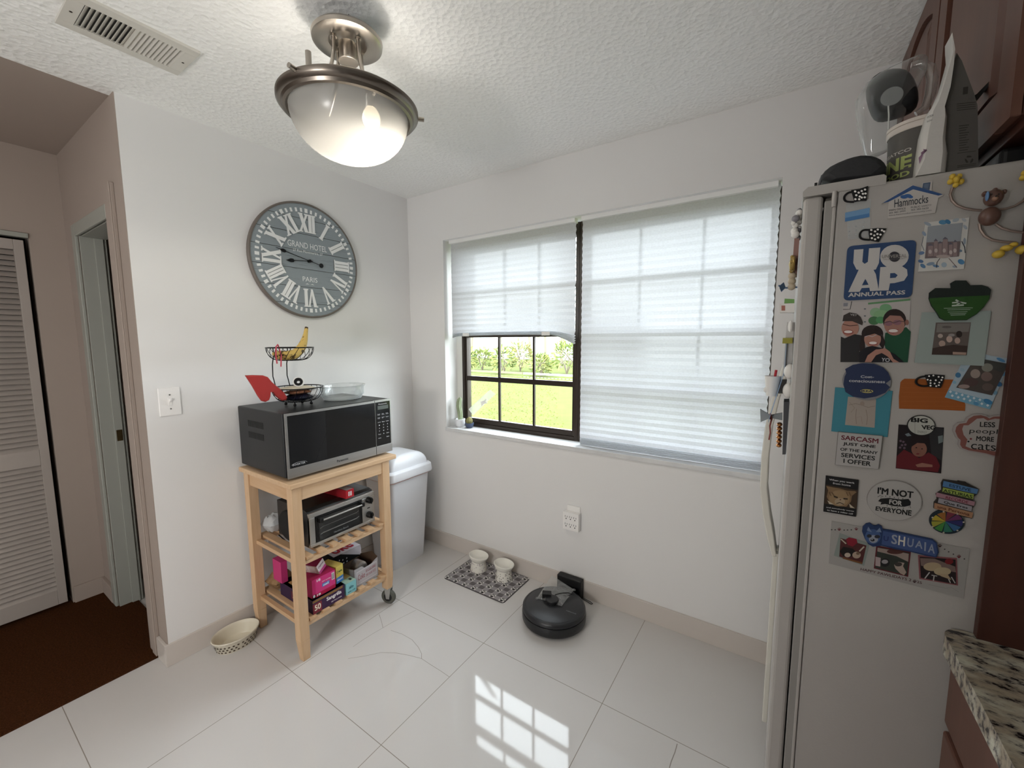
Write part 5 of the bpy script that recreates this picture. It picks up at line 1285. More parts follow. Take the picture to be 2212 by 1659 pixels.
# floral frame with a postcard of towers
m = Mag(cA, [(862, 400), (1236, 358), (1190, 795), (798, 818)], '#c3c2be')
for (x, y, rx, ry, c, r_) in ((880, 412, 34, 14, '#8f9aa6', .4), (1010, 398, 36, 20, '#4f7fa0', 0), (1052, 394, 26, 18, '#3f6f94', .5), (1120, 380, 30, 16, '#9aa3ac', -.3), (1190, 378, 22, 14, '#a8adb4', .5), (850, 495, 24, 14, '#8796aa', .9), (1200, 440, 24, 14, '#9aa3ae', .8), (1195, 560, 12, 30, '#8d98a4', 0), (828, 660, 26, 15, '#60789a', -.2), (822, 730, 24, 14, '#4d6a90', .2), (905, 752, 36, 14, '#7d8fa4', -.2), (950, 770, 28, 12, '#5e7da0', .2), (1020, 760, 24, 22, '#93a2b0', 0), (1165, 735, 30, 22, '#4f80a8', .4), (1150, 640, 26, 12, '#6b7f92', .1), (840, 770, 26, 16, '#54789a', .6), (1110, 775, 20, 10, '#8f9aa6', 0)): m.ell(x, y, rx, ry, c, 1, r_, 12)
m.line([(1170, 560), (1195, 610), (1200, 660)], .0006, '#2f3540'); m.line([(985, 705), (960, 740), (955, 785)], .0005, '#3c3538'); m.line([(1060, 705), (1110, 760), (1130, 785)], .0004, '#6b5458'); m.line([(845, 520), (830, 590), (850, 640)], .0004, '#59606a')
m.poly([(882, 434), (1178, 402), (1146, 690), (855, 708)], '#8d9298', 2)
m.poly([(870, 570), (1160, 560), (1146, 690), (857, 706)], '#6f6264', 3)
for (x0, x1, y0) in ((880, 925, 600), (930, 965, 560), (968, 1000, 580), (1004, 1050, 545), (1056, 1090, 590), (1094, 1130, 570)): m.poly([(x0, 690), (x0 + 4, y0), (x1, y0 - 3), (x1, 686)], '#8b7a7a', 4); m.poly([(x0, y0), ((x0 + x1) / 2, y0 - 22), (x1 + 2, y0 - 3)], '#5d5a66', 4)
for x, y in ((900, 650), (950, 640), (1020, 640), (1075, 655), (1110, 640)): m.ell(x, y, 14, 18, '#b6a9a6', 5, n=10)
m.ell(1010, 690, 60, 14, '#a89a96', 5)
m.done('floral_photo_frame', 'white photo frame with blue leaves holding a pale postcard of towers', 'photo frame', 'magnetic photo frames on the refrigerator side')
# photo of three people (under the blue square)
m = Mag(cA, [(162, 1050), (742, 1040), (712, 1590), (138, 1588)], '#a9a4a2', .0004, .0006)
m.poly([(160, 1080), (736, 1062), (712, 1590), (138, 1588)], '#b0aaa8'); m.line([(162, 1140), (222, 1138), (236, 1070)], .0006, '#3a3a3c'); m.poly([(165, 1085), (205, 1083), (200, 1112), (164, 1114)], '#7d7f86', 2)
m.line([(375, 1090), (735, 1055)], .0018, '#5f8a62')
for x, y, rx, ry, c in ((440, 1165, 50, 40, '#86a886'), (525, 1130, 52, 38, '#6f9c74'), (490, 1185, 70, 40, '#7fa67c'), (425, 1235, 48, 36, '#47704c'), (480, 1230, 40, 30, '#4f8a5c')): m.ell(x, y, rx, ry, c, 2)
for y in (1135, 1195, 1245, 1300): m.ell(348, y, 10, 6, '#5d6468', 2, n=8)
m.ell(600, 1235, 100, 100, '#2e2423', 3); m.ell(705, 1250, 16, 24, '#8a6258', 4)
m.poly([(520, 1340), (700, 1290), (738, 1330), (712, 1590), (560, 1590), (510, 1430)], '#1f4a35', 3)
m.ell(598, 1270, 88, 92, '#9a7166', 5); m.poly([(505, 1240), (520, 1180), (600, 1150), (680, 1180), (693, 1240), (650, 1195), (560, 1190)], '#2c211f', 6)
m.line([(505, 1255), (560, 1240), (590, 1255), (640, 1238), (688, 1245)], .0006, '#4a3a38', 7); m.ell(548, 1258, 34, 22, '#84606a', 6); m.ell(622, 1250, 36, 22, '#84606a', 6); m.ell(588, 1322, 40, 14, '#d8cfcb', 7); m.poly([(545, 1312), (632, 1308), (625, 1330), (588, 1345), (552, 1335)], '#8a3f3f', 6)
m.ell(222, 1300, 74, 76, '#a57a6c', 4); m.poly([(155, 1245), (165, 1190), (215, 1165), (275, 1175), (312, 1205), (330, 1250), (325, 1275), (240, 1240), (157, 1240)], '#3b3433', 6); m.text('VET', [(222, 1175), (280, 1182), (280, 1198), (222, 1190)], '#a8a6a4', .02, 7)
m.line([(158, 1265), (220, 1280), (285, 1272)], .0006, '#4a3230', 7); m.ell(205, 1330, 36, 12, '#d8cfcb', 7); m.ell(205, 1333, 44, 20, '#8c4742', 6)
m.poly([(142, 1370), (175, 1385), (260, 1350), (318, 1360), (335, 1420), (300, 1500), (310, 1588), (138, 1588)], '#2b2a2c', 5)
for i in range(7): m.line([(150 + i * 22, 1430 + (i % 3) * 40), (185 + i * 18, 1410 + (i % 2) * 50)], .0006, '#7e7e82', 6)
m.ell(410, 1345, 92, 72, '#2a2020', 6); m.poly([(322, 1345), (300, 1450), (310, 1560), (350, 1500), (345, 1400)], '#2a2020', 6); m.poly([(490, 1340), (520, 1420), (500, 1480), (470, 1440)], '#2a2020', 6)
m.ell(412, 1392, 72, 72, '#a3786a', 7); m.poly([(340, 1370), (370, 1320), (430, 1305), (480, 1335), (486, 1370), (430, 1345)], '#2a2020', 8); m.line([(345, 1375), (375, 1360), (408, 1372), (450, 1352), (486, 1358)], .0006, '#b4aeb0', 9); m.ell(415, 1425, 34, 12, '#ddd4d0', 9); m.ell(415, 1428, 40, 17, '#8c4742', 8)
m.poly([(300, 1500), (360, 1460), (410, 1450), (500, 1470), (600, 1520), (680, 1590), (300, 1590)], '#1d1c22', 7)
m.poly([(345, 1588), (370, 1530), (440, 1480), (475, 1478), (490, 1510), (440, 1530), (400, 1588)], '#a3786a', 8); m.poly([(470, 1478), (520, 1470), (560, 1500), (590, 1560), (640, 1590), (585, 1590), (540, 1540), (490, 1510)], '#a3786a', 8); m.text('YO', [(490, 1550), (560, 1556), (555, 1588), (485, 1582)], '#b9b9bd', .03, 9)
m.done('family_photo', 'photo print of three smiling people wearing glasses below the blue square', 'photo')
# blue square annual pass magnet
m = Mag(cA, rquad([(198, 602), (786, 546), (746, 1036), (164, 1066)], .09), '#2e4468', .0014, .0012)
WH = '#b9b6b4'
m.poly([(255, 632), (335, 626), (325, 735), (345, 752), (372, 735), (382, 620), (478, 613), (466, 745), (440, 800), (360, 812), (275, 800), (248, 745)], WH)
m.ell(598, 690, 122, 100, WH, 1, -.1)
m.poly([(478, 780), (660, 770), (705, 800), (710, 850), (680, 895), (600, 915), (560, 918), (548, 978), (462, 980)], WH); m.poly([(562, 832), (600, 830), (625, 848), (608, 870), (560, 874)], '#2e4468', 2)
m.poly([(300, 790), (410, 785), (440, 840), (465, 980), (390, 984), (385, 955), (320, 958), (302, 990), (205, 992)], WH); m.poly([(350, 880), (378, 930), (322, 934)], '#2e4468', 2)
m.ell(598, 692, 48, 44, '#35343a', 3); m.text('UNIVERSAL', [(492, 676), (705, 668), (702, 698), (490, 706)], '#8e8a86', .03, 4); m.text('ORLANDO RESORT', [(505, 712), (690, 704), (688, 712), (503, 720)], '#6e6a68', .01, 4)
m.text('ANNUAL PASS', [(207, 1000), (692, 976), (688, 1012), (203, 1036)], WH, .045, 2)
m.done('pass_magnet', 'blue square magnet with big white letters above the family photo', 'magnet', MGp)
# mint frame
m = Mag(cA, [(830, 1165), (1418, 1152), (1356, 1620), (768, 1592)], '#8f9a96', .0022, .002)
m.poly([(948, 1252), (1246, 1250), (1210, 1530), (912, 1524)], '#5d5450', 1).poly([(960, 1260), (1240, 1256), (1225, 1330), (950, 1335)], '#75706c', 2)
for x, y, rx, ry, c in ((985, 1365, 22, 18, '#a89a92'), (1000, 1430, 28, 26, '#a58f84'), (1062, 1392, 26, 28, '#b39c92'), (1130, 1405, 24, 26, '#ab948a'), (1145, 1350, 26, 28, '#2e2624'), (1080, 1358, 28, 12, '#8b8684'), (1040, 1290, 40, 10, '#5b5653')): m.ell(x, y, rx, ry, c, 3)
m.poly([(920, 1470), (1010, 1450), (1100, 1440), (1215, 1450), (1208, 1528), (914, 1522)], '#3c302c', 3); m.poly([(1090, 1500), (1205, 1505), (1203, 1526), (1090, 1522)], '#9c8478', 4)
m.done('mint_photo_frame', 'plain pale mint photo frame with a small dark group photo', 'photo frame', 'magnetic photo frames on the refrigerator side')
m = Mag(cB, [(1372, 480), (1845, 606), (2070, 72), (1862, 42), (1780, 20), (1600, 20)], '#9fb0bc', .0004, .0016)
m.poly([(1372, 480), (1845, 606), (1880, 525), (1410, 400)], '#6f9cb4', 1)
for i in range(7):
    for j in range(2): m.ell(1430 + i * 62 + j * 20, 420 + i * 17 + j * 42, 17, 15, '#c4cdd2', 2, n=4)
for x, y, rx, ry, c in ((1510, 245, 30, 28, '#3f6f94'), (1470, 320, 22, 16, '#7fa6bd'), (1940, 340, 34, 26, '#35618a'), (1985, 230, 30, 24, '#5b86a6'), (1700, 545, 30, 20, '#4f86aa'), (1825, 525, 50, 26, '#3f7ba6'), (1900, 430, 24, 22, '#6f94ac'), (1555, 190, 26, 18, '#8fa9b8'), (2020, 150, 24, 16, '#5f8cb0'), (1960, 85, 50, 16, '#4f7fa8')): m.ell(x, y, rx, ry, c, 2, .4, 12)
m.poly([(1490, 376), (1868, 458), (2042, 128), (1690, 60)], '#4a4340', 3); m.poly([(1700, 70), (2030, 130), (1980, 215), (1880, 190)], '#3f403e', 4)
for x, y, rx, ry, c in ((1690, 230, 52, 48, '#8c7f78'), (1815, 165, 60, 45, '#7b7a72'), (1810, 260, 60, 50, '#6f5d58'), (1640, 320, 80, 45, '#4d3d3c'), (1820, 370, 60, 40, '#5c504c'), (1570, 365, 60, 22, '#8f7d78')): m.ell(x, y, rx, ry, c, 5)
m.done('patterned_photo_frame', 'tilted blue and white patterned photo frame near the dark panel', 'photo frame', 'magnetic photo frames on the refrigerator side')
# green and black pot-shaped magnet
m = Mag(cA, [(1072, 962), (1066, 920), (1108, 896), (1200, 896), (1236, 936), (1332, 934), (1385, 950), (1412, 975), (1398, 1050), (1350, 1120), (1290, 1180), (1205, 1232), (1020, 1236), (975, 1215), (950, 1170), (905, 1110), (884, 1050), (888, 1000), (940, 960)], '#1b2320', .0046, .003)
m.poly([(886, 1048), (1000, 1040), (1200, 1030), (1396, 1022), (1392, 1060), (1348, 1118), (1288, 1176), (1204, 1228), (1022, 1232), (978, 1212), (953, 1168), (908, 1108)], '#274a1e')
m.line([(1110, 1060), (1150, 1085), (1120, 1100)], .0013, '#a9b3a8'); m.line([(1080, 1085), (1150, 1080), (1200, 1090)], .0012, '#a9b3a8'); m.line([(1078, 1110), (1180, 1104)], .0014, '#a9b3a8')
for y, x0, x1 in ((1132, 1010, 1255), (1146, 1040, 1235), (1164, 1045, 1210), (1178, 1060, 1200), (1190, 1068, 1192)): m.line([(x0, y), (x1, y - 4)], .0005, '#8fa090')
m.done('pot_magnet', 'green and black cauldron-shaped magnet over the mint frame', 'magnet', MGp)
# teal frame, blue button
m = Mag(cB, [(215, 375), (820, 412), (766, 900), (174, 838)], '#3c7c8c', .0004, .002)
m.poly([(350, 472), (646, 500), (630, 800), (318, 770)], '#9a9088', 1)
m.line([(360, 560), (430, 545), (490, 560), (560, 585), (635, 570)], .0004, '#756a64'); m.ell(500, 545, 24, 24, '#8d8078', 3); m.line([(440, 600), (430, 680), (440, 760)], .0004, '#7d6f6a'); m.line([(540, 610), (555, 690), (545, 770)], .0004, '#7d6f6a'); m.line([(440, 690), (490, 680), (500, 760)], .0004, '#8d7d78'); m.line([(365, 530), (420, 590), (380, 640)], .0004, '#857a72')
m.done('teal_photo_frame', 'teal photo frame holding a faint line drawing under the blue button', 'photo frame', 'magnetic photo frames on the refrigerator side')
m = Mag(cB, ell(545, 310, 255, 196, 48, .05), '#77777c', .0026, .003)
m.poly([(318, 180), (400, 135), (500, 118), (620, 125), (720, 165), (770, 215), (800, 290), (745, 330), (790, 370), (740, 430), (640, 470), (520, 490), (400, 470), (320, 420), (300, 340), (312, 260), (330, 225)], '#26304e')
m.text('Cost-', [(482, 245), (622, 250), (620, 276), (480, 274)], '#b4b4b8', .03); m.text('consciousness', [(360, 286), (738, 300), (736, 330), (358, 316)], '#b4b4b8', .03)
m.ell(545, 412, 72, 24, '#1d2747', 2, .05).ell(545, 412, 68, 20, '#b3a866', 3, .05).text('IKEA', [(486, 398), (606, 402), (604, 424), (484, 420)], '#1d2747', .06, 4)
m.done('round_button_magnet', 'round navy blue button magnet with white lettering on the teal frame', 'magnet', MGp)
# orange paper and cup
m = Mag(cB, [(905, 320), (925, 298), (950, 284), (1100, 286), (1500, 294), (1590, 560), (1586, 624), (1300, 612), (890, 600), (888, 470)], '#93501f', .0004, .0006)
for k in range(6): m.line([(900 + 4 * k, 330 + k * 48), (1580, 345 + k * 46)], .0003, '#9d5a2a', 1)
m.done('orange_paper', 'orange paper napkin pinned by a polka dot cup magnet', 'paper')
cup(cB, [(1160, 242), (1240, 236), (1366, 246), (1344, 330), (1322, 380), (1250, 374), (1196, 368)], [(1170, 258), (1120, 262), (1075, 285), (1062, 320), (1085, 348), (1125, 362), (1198, 360)], [(1200, 255), (1245, 248), (1300, 262), (1340, 268), (1185, 292), (1215, 300), (1270, 298), (1330, 295), (1215, 328), (1258, 332), (1308, 322), (1215, 355), (1275, 360), (1302, 350)], 'black polka dot cup magnet on the orange paper', .0012)
# child photo with a round button
m = Mag(cB, [(885, 768), (1364, 800), (1334, 1284), (855, 1230)], '#1c1518', .0004, .0008)
m.poly([(1200, 800), (1360, 802), (1340, 1150), (1230, 1080)], '#2a2a2c'); m.poly([(1300, 890), (1350, 880), (1355, 950), (1305, 970)], '#6a7476', 2); m.poly([(950, 870), (990, 855), (1020, 885), (975, 892)], '#6b767c', 2)
for x, y in ((905, 940), (935, 950), (920, 985), (955, 980), (900, 1010), (945, 1015)): m.ell(x, y, 14, 12, '#5d4c58', 2, n=8)
m.ell(1110, 940, 100, 75, '#1d1214', 3); m.ell(1100, 1025, 82, 82, '#7c5548', 4); m.poly([(1020, 1000), (1010, 950), (1080, 920), (1180, 930), (1200, 1000), (1160, 965), (1080, 960)], '#1d1214', 5)
m.ell(1070, 1010, 9, 6, '#1d1214', 6); m.ell(1130, 1022, 9, 6, '#1d1214', 6); m.ell(1085, 1075, 18, 8, '#6b2f30', 6)
m.poly([(865, 1100), (940, 1030), (1020, 1070), (1100, 1120), (1200, 1060), (1280, 1110), (1320, 1200), (1300, 1270), (1000, 1240), (858, 1225)], '#5b1920', 3); m.poly([(1060, 1190), (1130, 1170), (1240, 1190), (1240, 1215), (1080, 1215)], '#8c6355', 6)
m.done('child_photo', 'dark photo print of a small child in red clothes', 'photo')
m = Mag(cB, ell(1120, 774, 148, 107, 40, .06), '#1b1b1c', .0014, .003)
m.ell(1120, 774, 140, 100, '#a9a9a2', 1, .06, 40); m.text('BIG', [(1012, 688), (1190, 702), (1186, 750), (1008, 738)], '#141414', .06); m.text('VEG', [(1118, 768), (1270, 775), (1262, 822), (1128, 816)], '#141414', .06); m.text('ENERGY', [(1082, 828), (1180, 836), (1178, 858), (1080, 850)], '#6c6c66', 0); m.line([(1052, 740), (1052, 860)], .0004, '#8c8c84')
m.done('round_button_magnet', 'round white button magnet with bold black letters on the child photo', 'magnet', MGp)
# sarcasm block
m = Mag(cB, [(245, 840), (710, 882), (664, 1234), (212, 1186)], '#76726f', .0006, .007)
m.poly([(247, 842), (708, 884), (663, 1230), (214, 1183)], '#a3a09e', 1)
for t, q, c in (('SARCASM', [(278, 872), (668, 910), (664, 962), (274, 920)], '#5b1f2a'), ('JUST ONE', [(296, 945), (638, 978), (634, 1018), (292, 984)], '#1b1b1d'), ('OF THE MANY', [(268, 1003), (660, 1044), (656, 1076), (264, 1034)], '#1b1b1d'), ('SERVICES', [(276, 1056), (634, 1094), (628, 1140), (272, 1100)], '#1b1b1d'), ('I OFFER', [(300, 1118), (590, 1150), (584, 1200), (298, 1164)], '#1b1b1d')): m.text(t, q, c, .035)
m.done('slogan_block_magnet', 'square white block magnet with black and red slogan lettering', 'magnet', MGp)
# paw shaped magnet
pawo = [(1450, 830), (1462, 780), (1500, 745), (1575, 735), (1600, 690), (1660, 655), (1740, 648), (1800, 665), (1835, 685), (1880, 665), (1950, 662), (2020, 690), (2075, 760), (2080, 830), (2060, 920), (2040, 1010), (1990, 1075), (1890, 1106), (1800, 1080), (1700, 1062), (1600, 1045), (1530, 1020), (1505, 980), (1512, 930), (1480, 900)]
m = Mag(cB, pawo, '#96908e', .0004, .006)
def shrink(l, k, cx=1770, cy=870): return [(cx + (x - cx) * k, cy + (y - cy) * k) for x, y in l]
m.poly(shrink(pawo, .93), '#7c4f48', 1).poly([(1545, 810), (1560, 770), (1610, 770), (1650, 740), (1700, 700), (1770, 695), (1810, 720), (1890, 700), (1960, 705), (2010, 760), (2010, 830), (1985, 900), (1985, 1000), (1930, 1050), (1800, 1030), (1640, 1015), (1580, 990), (1600, 920), (1560, 870)], '#9b9592', 2)
m.text('LESS', [(1732, 732), (1892, 738), (1888, 792), (1728, 786)], '#19191a', .03, 3); m.text('people', [(1625, 800), (1995, 815), (1985, 880), (1615, 864)], '#19191a', .01, 3); m.text('MORE', [(1695, 880), (1880, 892), (1876, 945), (1688, 932)], '#19191a', .04, 3); m.text('cats', [(1640, 950), (1900, 972), (1896, 1040), (1632, 1018)], '#19191a', .01, 3)
m.ell(1635, 912, 14, 10, '#6a2f34', 3, n=8); m.ell(1610, 940, 12, 9, '#19191a', 3, n=8); m.ell(1925, 940, 12, 9, '#19191a', 3, n=8); m.ell(1935, 975, 14, 10, '#6a2f34', 3, n=8)
m.done('paw_magnet', 'brown and white paw-shaped magnet with cat slogan beside the dark panel', 'magnet', MGp)
# cat meme
m = Mag(cC, [(116, 130), (462, 176), (432, 562), (90, 506)], '#151416', .0006, .004)
m.poly([(118, 222), (452, 282), (436, 478), (98, 420)], '#3c2e22', 1)
m.poly([(140, 280), (118, 235), (190, 250), (260, 262), (340, 285), (420, 290), (440, 300), (390, 340), (380, 400), (330, 455), (230, 445), (150, 400), (125, 350)], '#7a6248', 2)
m.ell(258, 365, 110, 85, '#8a7254', 3); m.ell(262, 400, 55, 38, '#9c8a72', 4); m.line([(200, 345), (240, 358)], .0014, '#231a14', 5); m.line([(300, 368), (345, 372)], .0014, '#231a14', 5); m.ell(268, 378, 10, 8, '#6b4a40', 6, n=8); m.line([(225, 420), (262, 408), (305, 428)], .0008, '#3a2c22', 6)
for x in (150, 180, 330, 360): m.line([(x, 300), (x + 20, 340)], .0007, '#5c4630', 5)
m.poly([(130, 385), (200, 430), (150, 425)], '#b0a490', 5); m.poly([(360, 420), (420, 470), (370, 462)], '#b0a490', 5)
for t, q in (('When you work', [(152, 158), (418, 196), (416, 220), (150, 182)]), ('from home', [(190, 196), (378, 222), (376, 242), (188, 216)]), ('and somebody wants', [(120, 452), (412, 496), (410, 512), (118, 468)]), ('to have a video call', [(128, 480), (400, 522), (398, 538), (126, 496)])): m.text(t, q, '#b4b4b4', .03)
m.done('cat_meme_magnet', 'black square magnet with a grumpy long-haired cat picture and white captions', 'magnet', MGp)
# oval slogan
m = Mag(cC, ell(838, 392, 290, 212, 52, .1), '#8f8b88', .0004, .004)
m.ell(836, 392, 284, 206, '#a19e9b', 1, .1, 52)
m.text("I'M NOT", [(662, 246), (1040, 292), (1034, 368), (656, 318)], '#141416', .05); m.poly([(665, 395), (690, 368), (780, 362), (900, 378), (985, 372), (1010, 405), (1005, 440), (940, 455), (830, 448), (740, 425), (690, 432), (700, 408)], '#141416', 2); m.text('FOR', [(784, 374), (920, 394), (914, 446), (780, 424)], '#a8a5a2', .05, 3); m.text('EVERYONE', [(642, 448), (1020, 492), (1014, 552), (636, 494)], '#141416', .05)
for x, y in ((745, 343), (790, 350), (835, 357), (880, 364), (925, 370), (760, 444), (810, 453), (870, 462), (930, 470)): m.ell(x, y, 6, 5, '#2a2a2c', 2, n=8)
m.line([(660, 352), (690, 335), (720, 345), (690, 356)], .0004, '#2a2a2c'); m.line([(985, 460), (1005, 450), (1008, 470)], .0004, '#2a2a2c')
m.done('oval_slogan_magnet', 'white round magnet with bold slogan and a black ribbon banner', 'magnet', MGp)
# plank sign with colour wheel
m = Mag(cC, [(1352, 168), (1500, 188), (1510, 182), (1590, 196), (1600, 205), (1720, 265), (1700, 322), (1668, 345), (1660, 385), (1680, 405), (1668, 448), (1650, 470), (1640, 505), (1660, 520), (1650, 575), (1560, 560), (1250, 470), (1255, 410), (1285, 375), (1275, 320), (1335, 280), (1330, 210)], '#2a2624', .0004, .006)
for q, c, t, tq, tc in (([(1350, 178), (1715, 268), (1700, 318), (1340, 238)], '#4a6f98', 'ESTUVE', [(1412, 208), (1640, 262), (1636, 294), (1408, 238)], '#20344c'),
        ([(1345, 248), (1668, 318), (1660, 372), (1335, 292)], '#8a9a4a', 'ASTURIAS', [(1350, 262), (1655, 330), (1650, 366), (1346, 294)], '#1c2a12'),
        ([(1275, 300), (1680, 398), (1668, 442), (1270, 345)], '#95707a', 'RECORDE', [(1375, 338), (1610, 390), (1606, 420), (1370, 366)], '#6a2c3a'),
        ([(1300, 358), (1650, 448), (1642, 500), (1290, 408)], '#8d8a90', 'Que Eres', [(1355, 388), (1605, 450), (1600, 478), (1350, 418)], '#19191b'),
        ([(1255, 410), (1660, 512), (1648, 570), (1250, 468)], '#9a7458', 'una Persona', [(1290, 434), (1625, 516), (1620, 548), (1286, 464)], '#5a2f1c')):
    m.poly(q, c, 1); m.text(t, tq, tc, .03)
m.done('plank_sign_magnet', 'stacked coloured plank sign magnet with hand lettering', 'magnet', MGp)
m = Mag(cC, ell(1388, 612, 184, 124, 44, .12), '#1d2a33', .0004, .006)
cols = ['#6a2b3a', '#5b2b52', '#2a2a5c', '#33577f', '#2f6a58', '#3e7a3a', '#8c8a34', '#a38f2e', '#8a5a2a']
for k in range(9):
    a0, a1 = 2 * PI * k / 9 - PI / 2, 2 * PI * (k + .86) / 9 - PI / 2
    m.poly([(1370, 604)] + [(1388 + 165 * math.cos(a0 + (a1 - a0) * i / 5), 612 + 106 * math.sin(a0 + (a1 - a0) * i / 5)) for i in range(6)], cols[k], 1)
for k in range(7): a = 2 * PI * k / 7; m.ell(1388 + 172 * math.cos(a), 612 + 112 * math.sin(a), 12, 9, '#a8a090', 2, n=6)
m.done('wheel_magnet', 'round multicoloured wheel magnet hanging below the plank sign', 'magnet', MGp)
# holiday card and place-name magnet
m = Mag(cC, [(178, 610), (1638, 906), (1570, 1432), (148, 1060)], '#95928f', .0004, .0008)
def pawp(x, y, s, c): 
    m.ell(x, y + s * .25, s * .5, s * .36, c, 2, n=10)
    for dx, dy in ((-.6, -.05), (-.22, -.42), (.22, -.42), (.6, -.05)): m.ell(x + dx * s, y + dy * s, s * .17, s * .25, c, 2, n=8)
for x, y, s, c in ((258, 698, 24, '#5d1f28'), (438, 694, 24, '#5d1f28'), (1320, 870, 28, '#3a2426'), (1520, 984, 28, '#5d1f28')): pawp(x, y, s, c)
for x, y in ((178, 702), (215, 703), (310, 706), (345, 705), (385, 703), (1370, 908), (1412, 935), (1462, 960), (1578, 1010)): m.ell(x, y, 9, 6, '#2d2a2a', 2, n=8)
m.poly([(262, 738), (580, 850), (520, 1085), (200, 975)], '#7c8480', 1); m.poly([(272, 790), (545, 868), (500, 1066), (258, 985)], '#4a2424', 2)
m.poly([(330, 800), (360, 782), (440, 800), (450, 840), (400, 880), (345, 860)], '#7a1a2a', 3); m.poly([(262, 930), (300, 880), (400, 900), (440, 940), (380, 990), (300, 985)], '#1a1414', 3); m.ell(345, 968, 32, 24, '#a89a8c', 4); m.ell(440, 968, 44, 36, '#9b8878', 4); m.ell(455, 950, 20, 16, '#6a5646', 5); m.poly([(300, 990), (500, 1045), (498, 1064), (290, 1005)], '#6a4426', 4); m.line([(520, 880), (470, 930)], .0012, '#a8a090', 4); m.line([(275, 800), (330, 850)], .0012, '#a8a090', 4)
m.poly([(648, 868), (1014, 935), (984, 1200), (622, 1110)], '#571c24', 1); m.poly([(662, 884), (1000, 946), (972, 1185), (636, 1102)], '#2f332e', 2)
m.poly([(662, 890), (800, 915), (990, 955), (985, 1040), (860, 980), (660, 930)], '#8f7f78', 3); m.ell(850, 930, 90, 28, '#4a2a26', 4); m.poly([(640, 985), (695, 998), (690, 1090), (638, 1080)], '#a08f90', 3); m.ell(740, 1048, 50, 44, '#1c1c1e', 3); m.ell(738, 1038, 34, 22, '#8a8688', 4); m.poly([(835, 1070), (880, 1040), (945, 1050), (930, 1085), (965, 1150), (940, 1182), (900, 1160), (850, 1110)], '#9a8a80', 4); m.ell(880, 1065, 40, 22, '#3a3432', 5)
m.poly([(1088, 968), (1498, 1000), (1510, 1292), (1102, 1220)], '#7c4a4e', 1); m.poly([(1105, 985), (1485, 1016), (1492, 1278), (1118, 1208)], '#231a1c', 2); m.poly([(1110, 1000), (1260, 1005), (1480, 1090), (1488, 1150), (1300, 1120), (1120, 1080)], '#6f5d58', 3)
m.ell(1240, 1090, 95, 46, '#9c8a70', 4); m.ell(1345, 1140, 90, 44, '#a39478', 4); m.poly([(1290, 1160), (1400, 1170), (1440, 1230), (1330, 1190)], '#9c8a70', 4); m.ell(1415, 1035, 45, 30, '#6a1a20', 4)
for q in ([(1160, 1215), (1210, 1150)], [(1230, 1180), (1290, 1190)], [(1258, 1185), (1250, 1240)], [(1410, 1220), (1430, 1262)], [(1440, 1200), (1480, 1265)]): m.line(q, .0008, '#a8a4a2', 5)
m.text('HAPPY PAWLIDAYS 2', [(486, 1104), (1022, 1222), (1018, 1250), (480, 1130)], '#4a2c30', .02); pawp(1052, 1246, 26, '#3a2024'); m.text('25', [(1080, 1238), (1132, 1252), (1128, 1278), (1076, 1264)], '#4a2c30', .02)
m.line([(1200, 1280), (1290, 1300), (1380, 1320), (1440, 1312), (1520, 1360)], .0003, '#7d7a78')
m.done('holiday_card', 'white photo card with three cat pictures and paw prints', 'card')
m = Mag(cC, [(505, 665), (540, 632), (580, 625), (612, 650), (640, 655), (670, 640), (705, 660), (715, 690), (800, 702), (1000, 745), (1240, 796), (1280, 830), (1300, 930), (1275, 985), (1180, 970), (1000, 925), (850, 900), (700, 862), (610, 872), (560, 845), (525, 790), (498, 720)], '#23355a', .0014, .005)
m.poly([(716, 706), (1000, 758), (1232, 806), (1268, 838), (1286, 928), (1265, 972), (1000, 912), (700, 848)], '#3a4c78', 1)
m.ell(608, 765, 82, 78, '#3f5580', 1); m.poly([(545, 700), (560, 660), (600, 720)], '#6a7a98', 2); m.poly([(640, 715), (680, 670), (700, 720)], '#6a7a98', 2); m.ell(615, 790, 48, 42, '#8a8f9c', 2); m.ell(570, 758, 26, 18, '#2a2c34', 3); m.ell(655, 765, 30, 18, '#2a2c34', 3); m.ell(605, 800, 22, 14, '#1c1d24', 4); m.ell(600, 794, 8, 5, '#a9adb6', 5, n=8)
for ch, q, c in (('U', [(722, 755), (775, 765), (770, 815), (718, 806)], '#23305c'), ('S', [(808, 738), (868, 750), (860, 850), (800, 838)], '#8d93a0'), ('H', [(880, 752), (950, 766), (942, 868), (872, 852)], '#c4c0b6'), ('U', [(975, 775), (1040, 788), (1030, 880), (965, 868)], '#7f879a'), ('A', [(1060, 800), (1135, 815), (1128, 895), (1050, 878)], '#868d9e'), ('I', [(1150, 820), (1168, 824), (1162, 918), (1146, 914)], '#868d9e'), ('A', [(1195, 835), (1262, 850), (1256, 945), (1185, 928)], '#868d9e')): m.text(ch, q, c, .03)
m.done('place_name_magnet', 'blue magnet with a husky head and raised lettering over the holiday card', 'magnet', MGp)

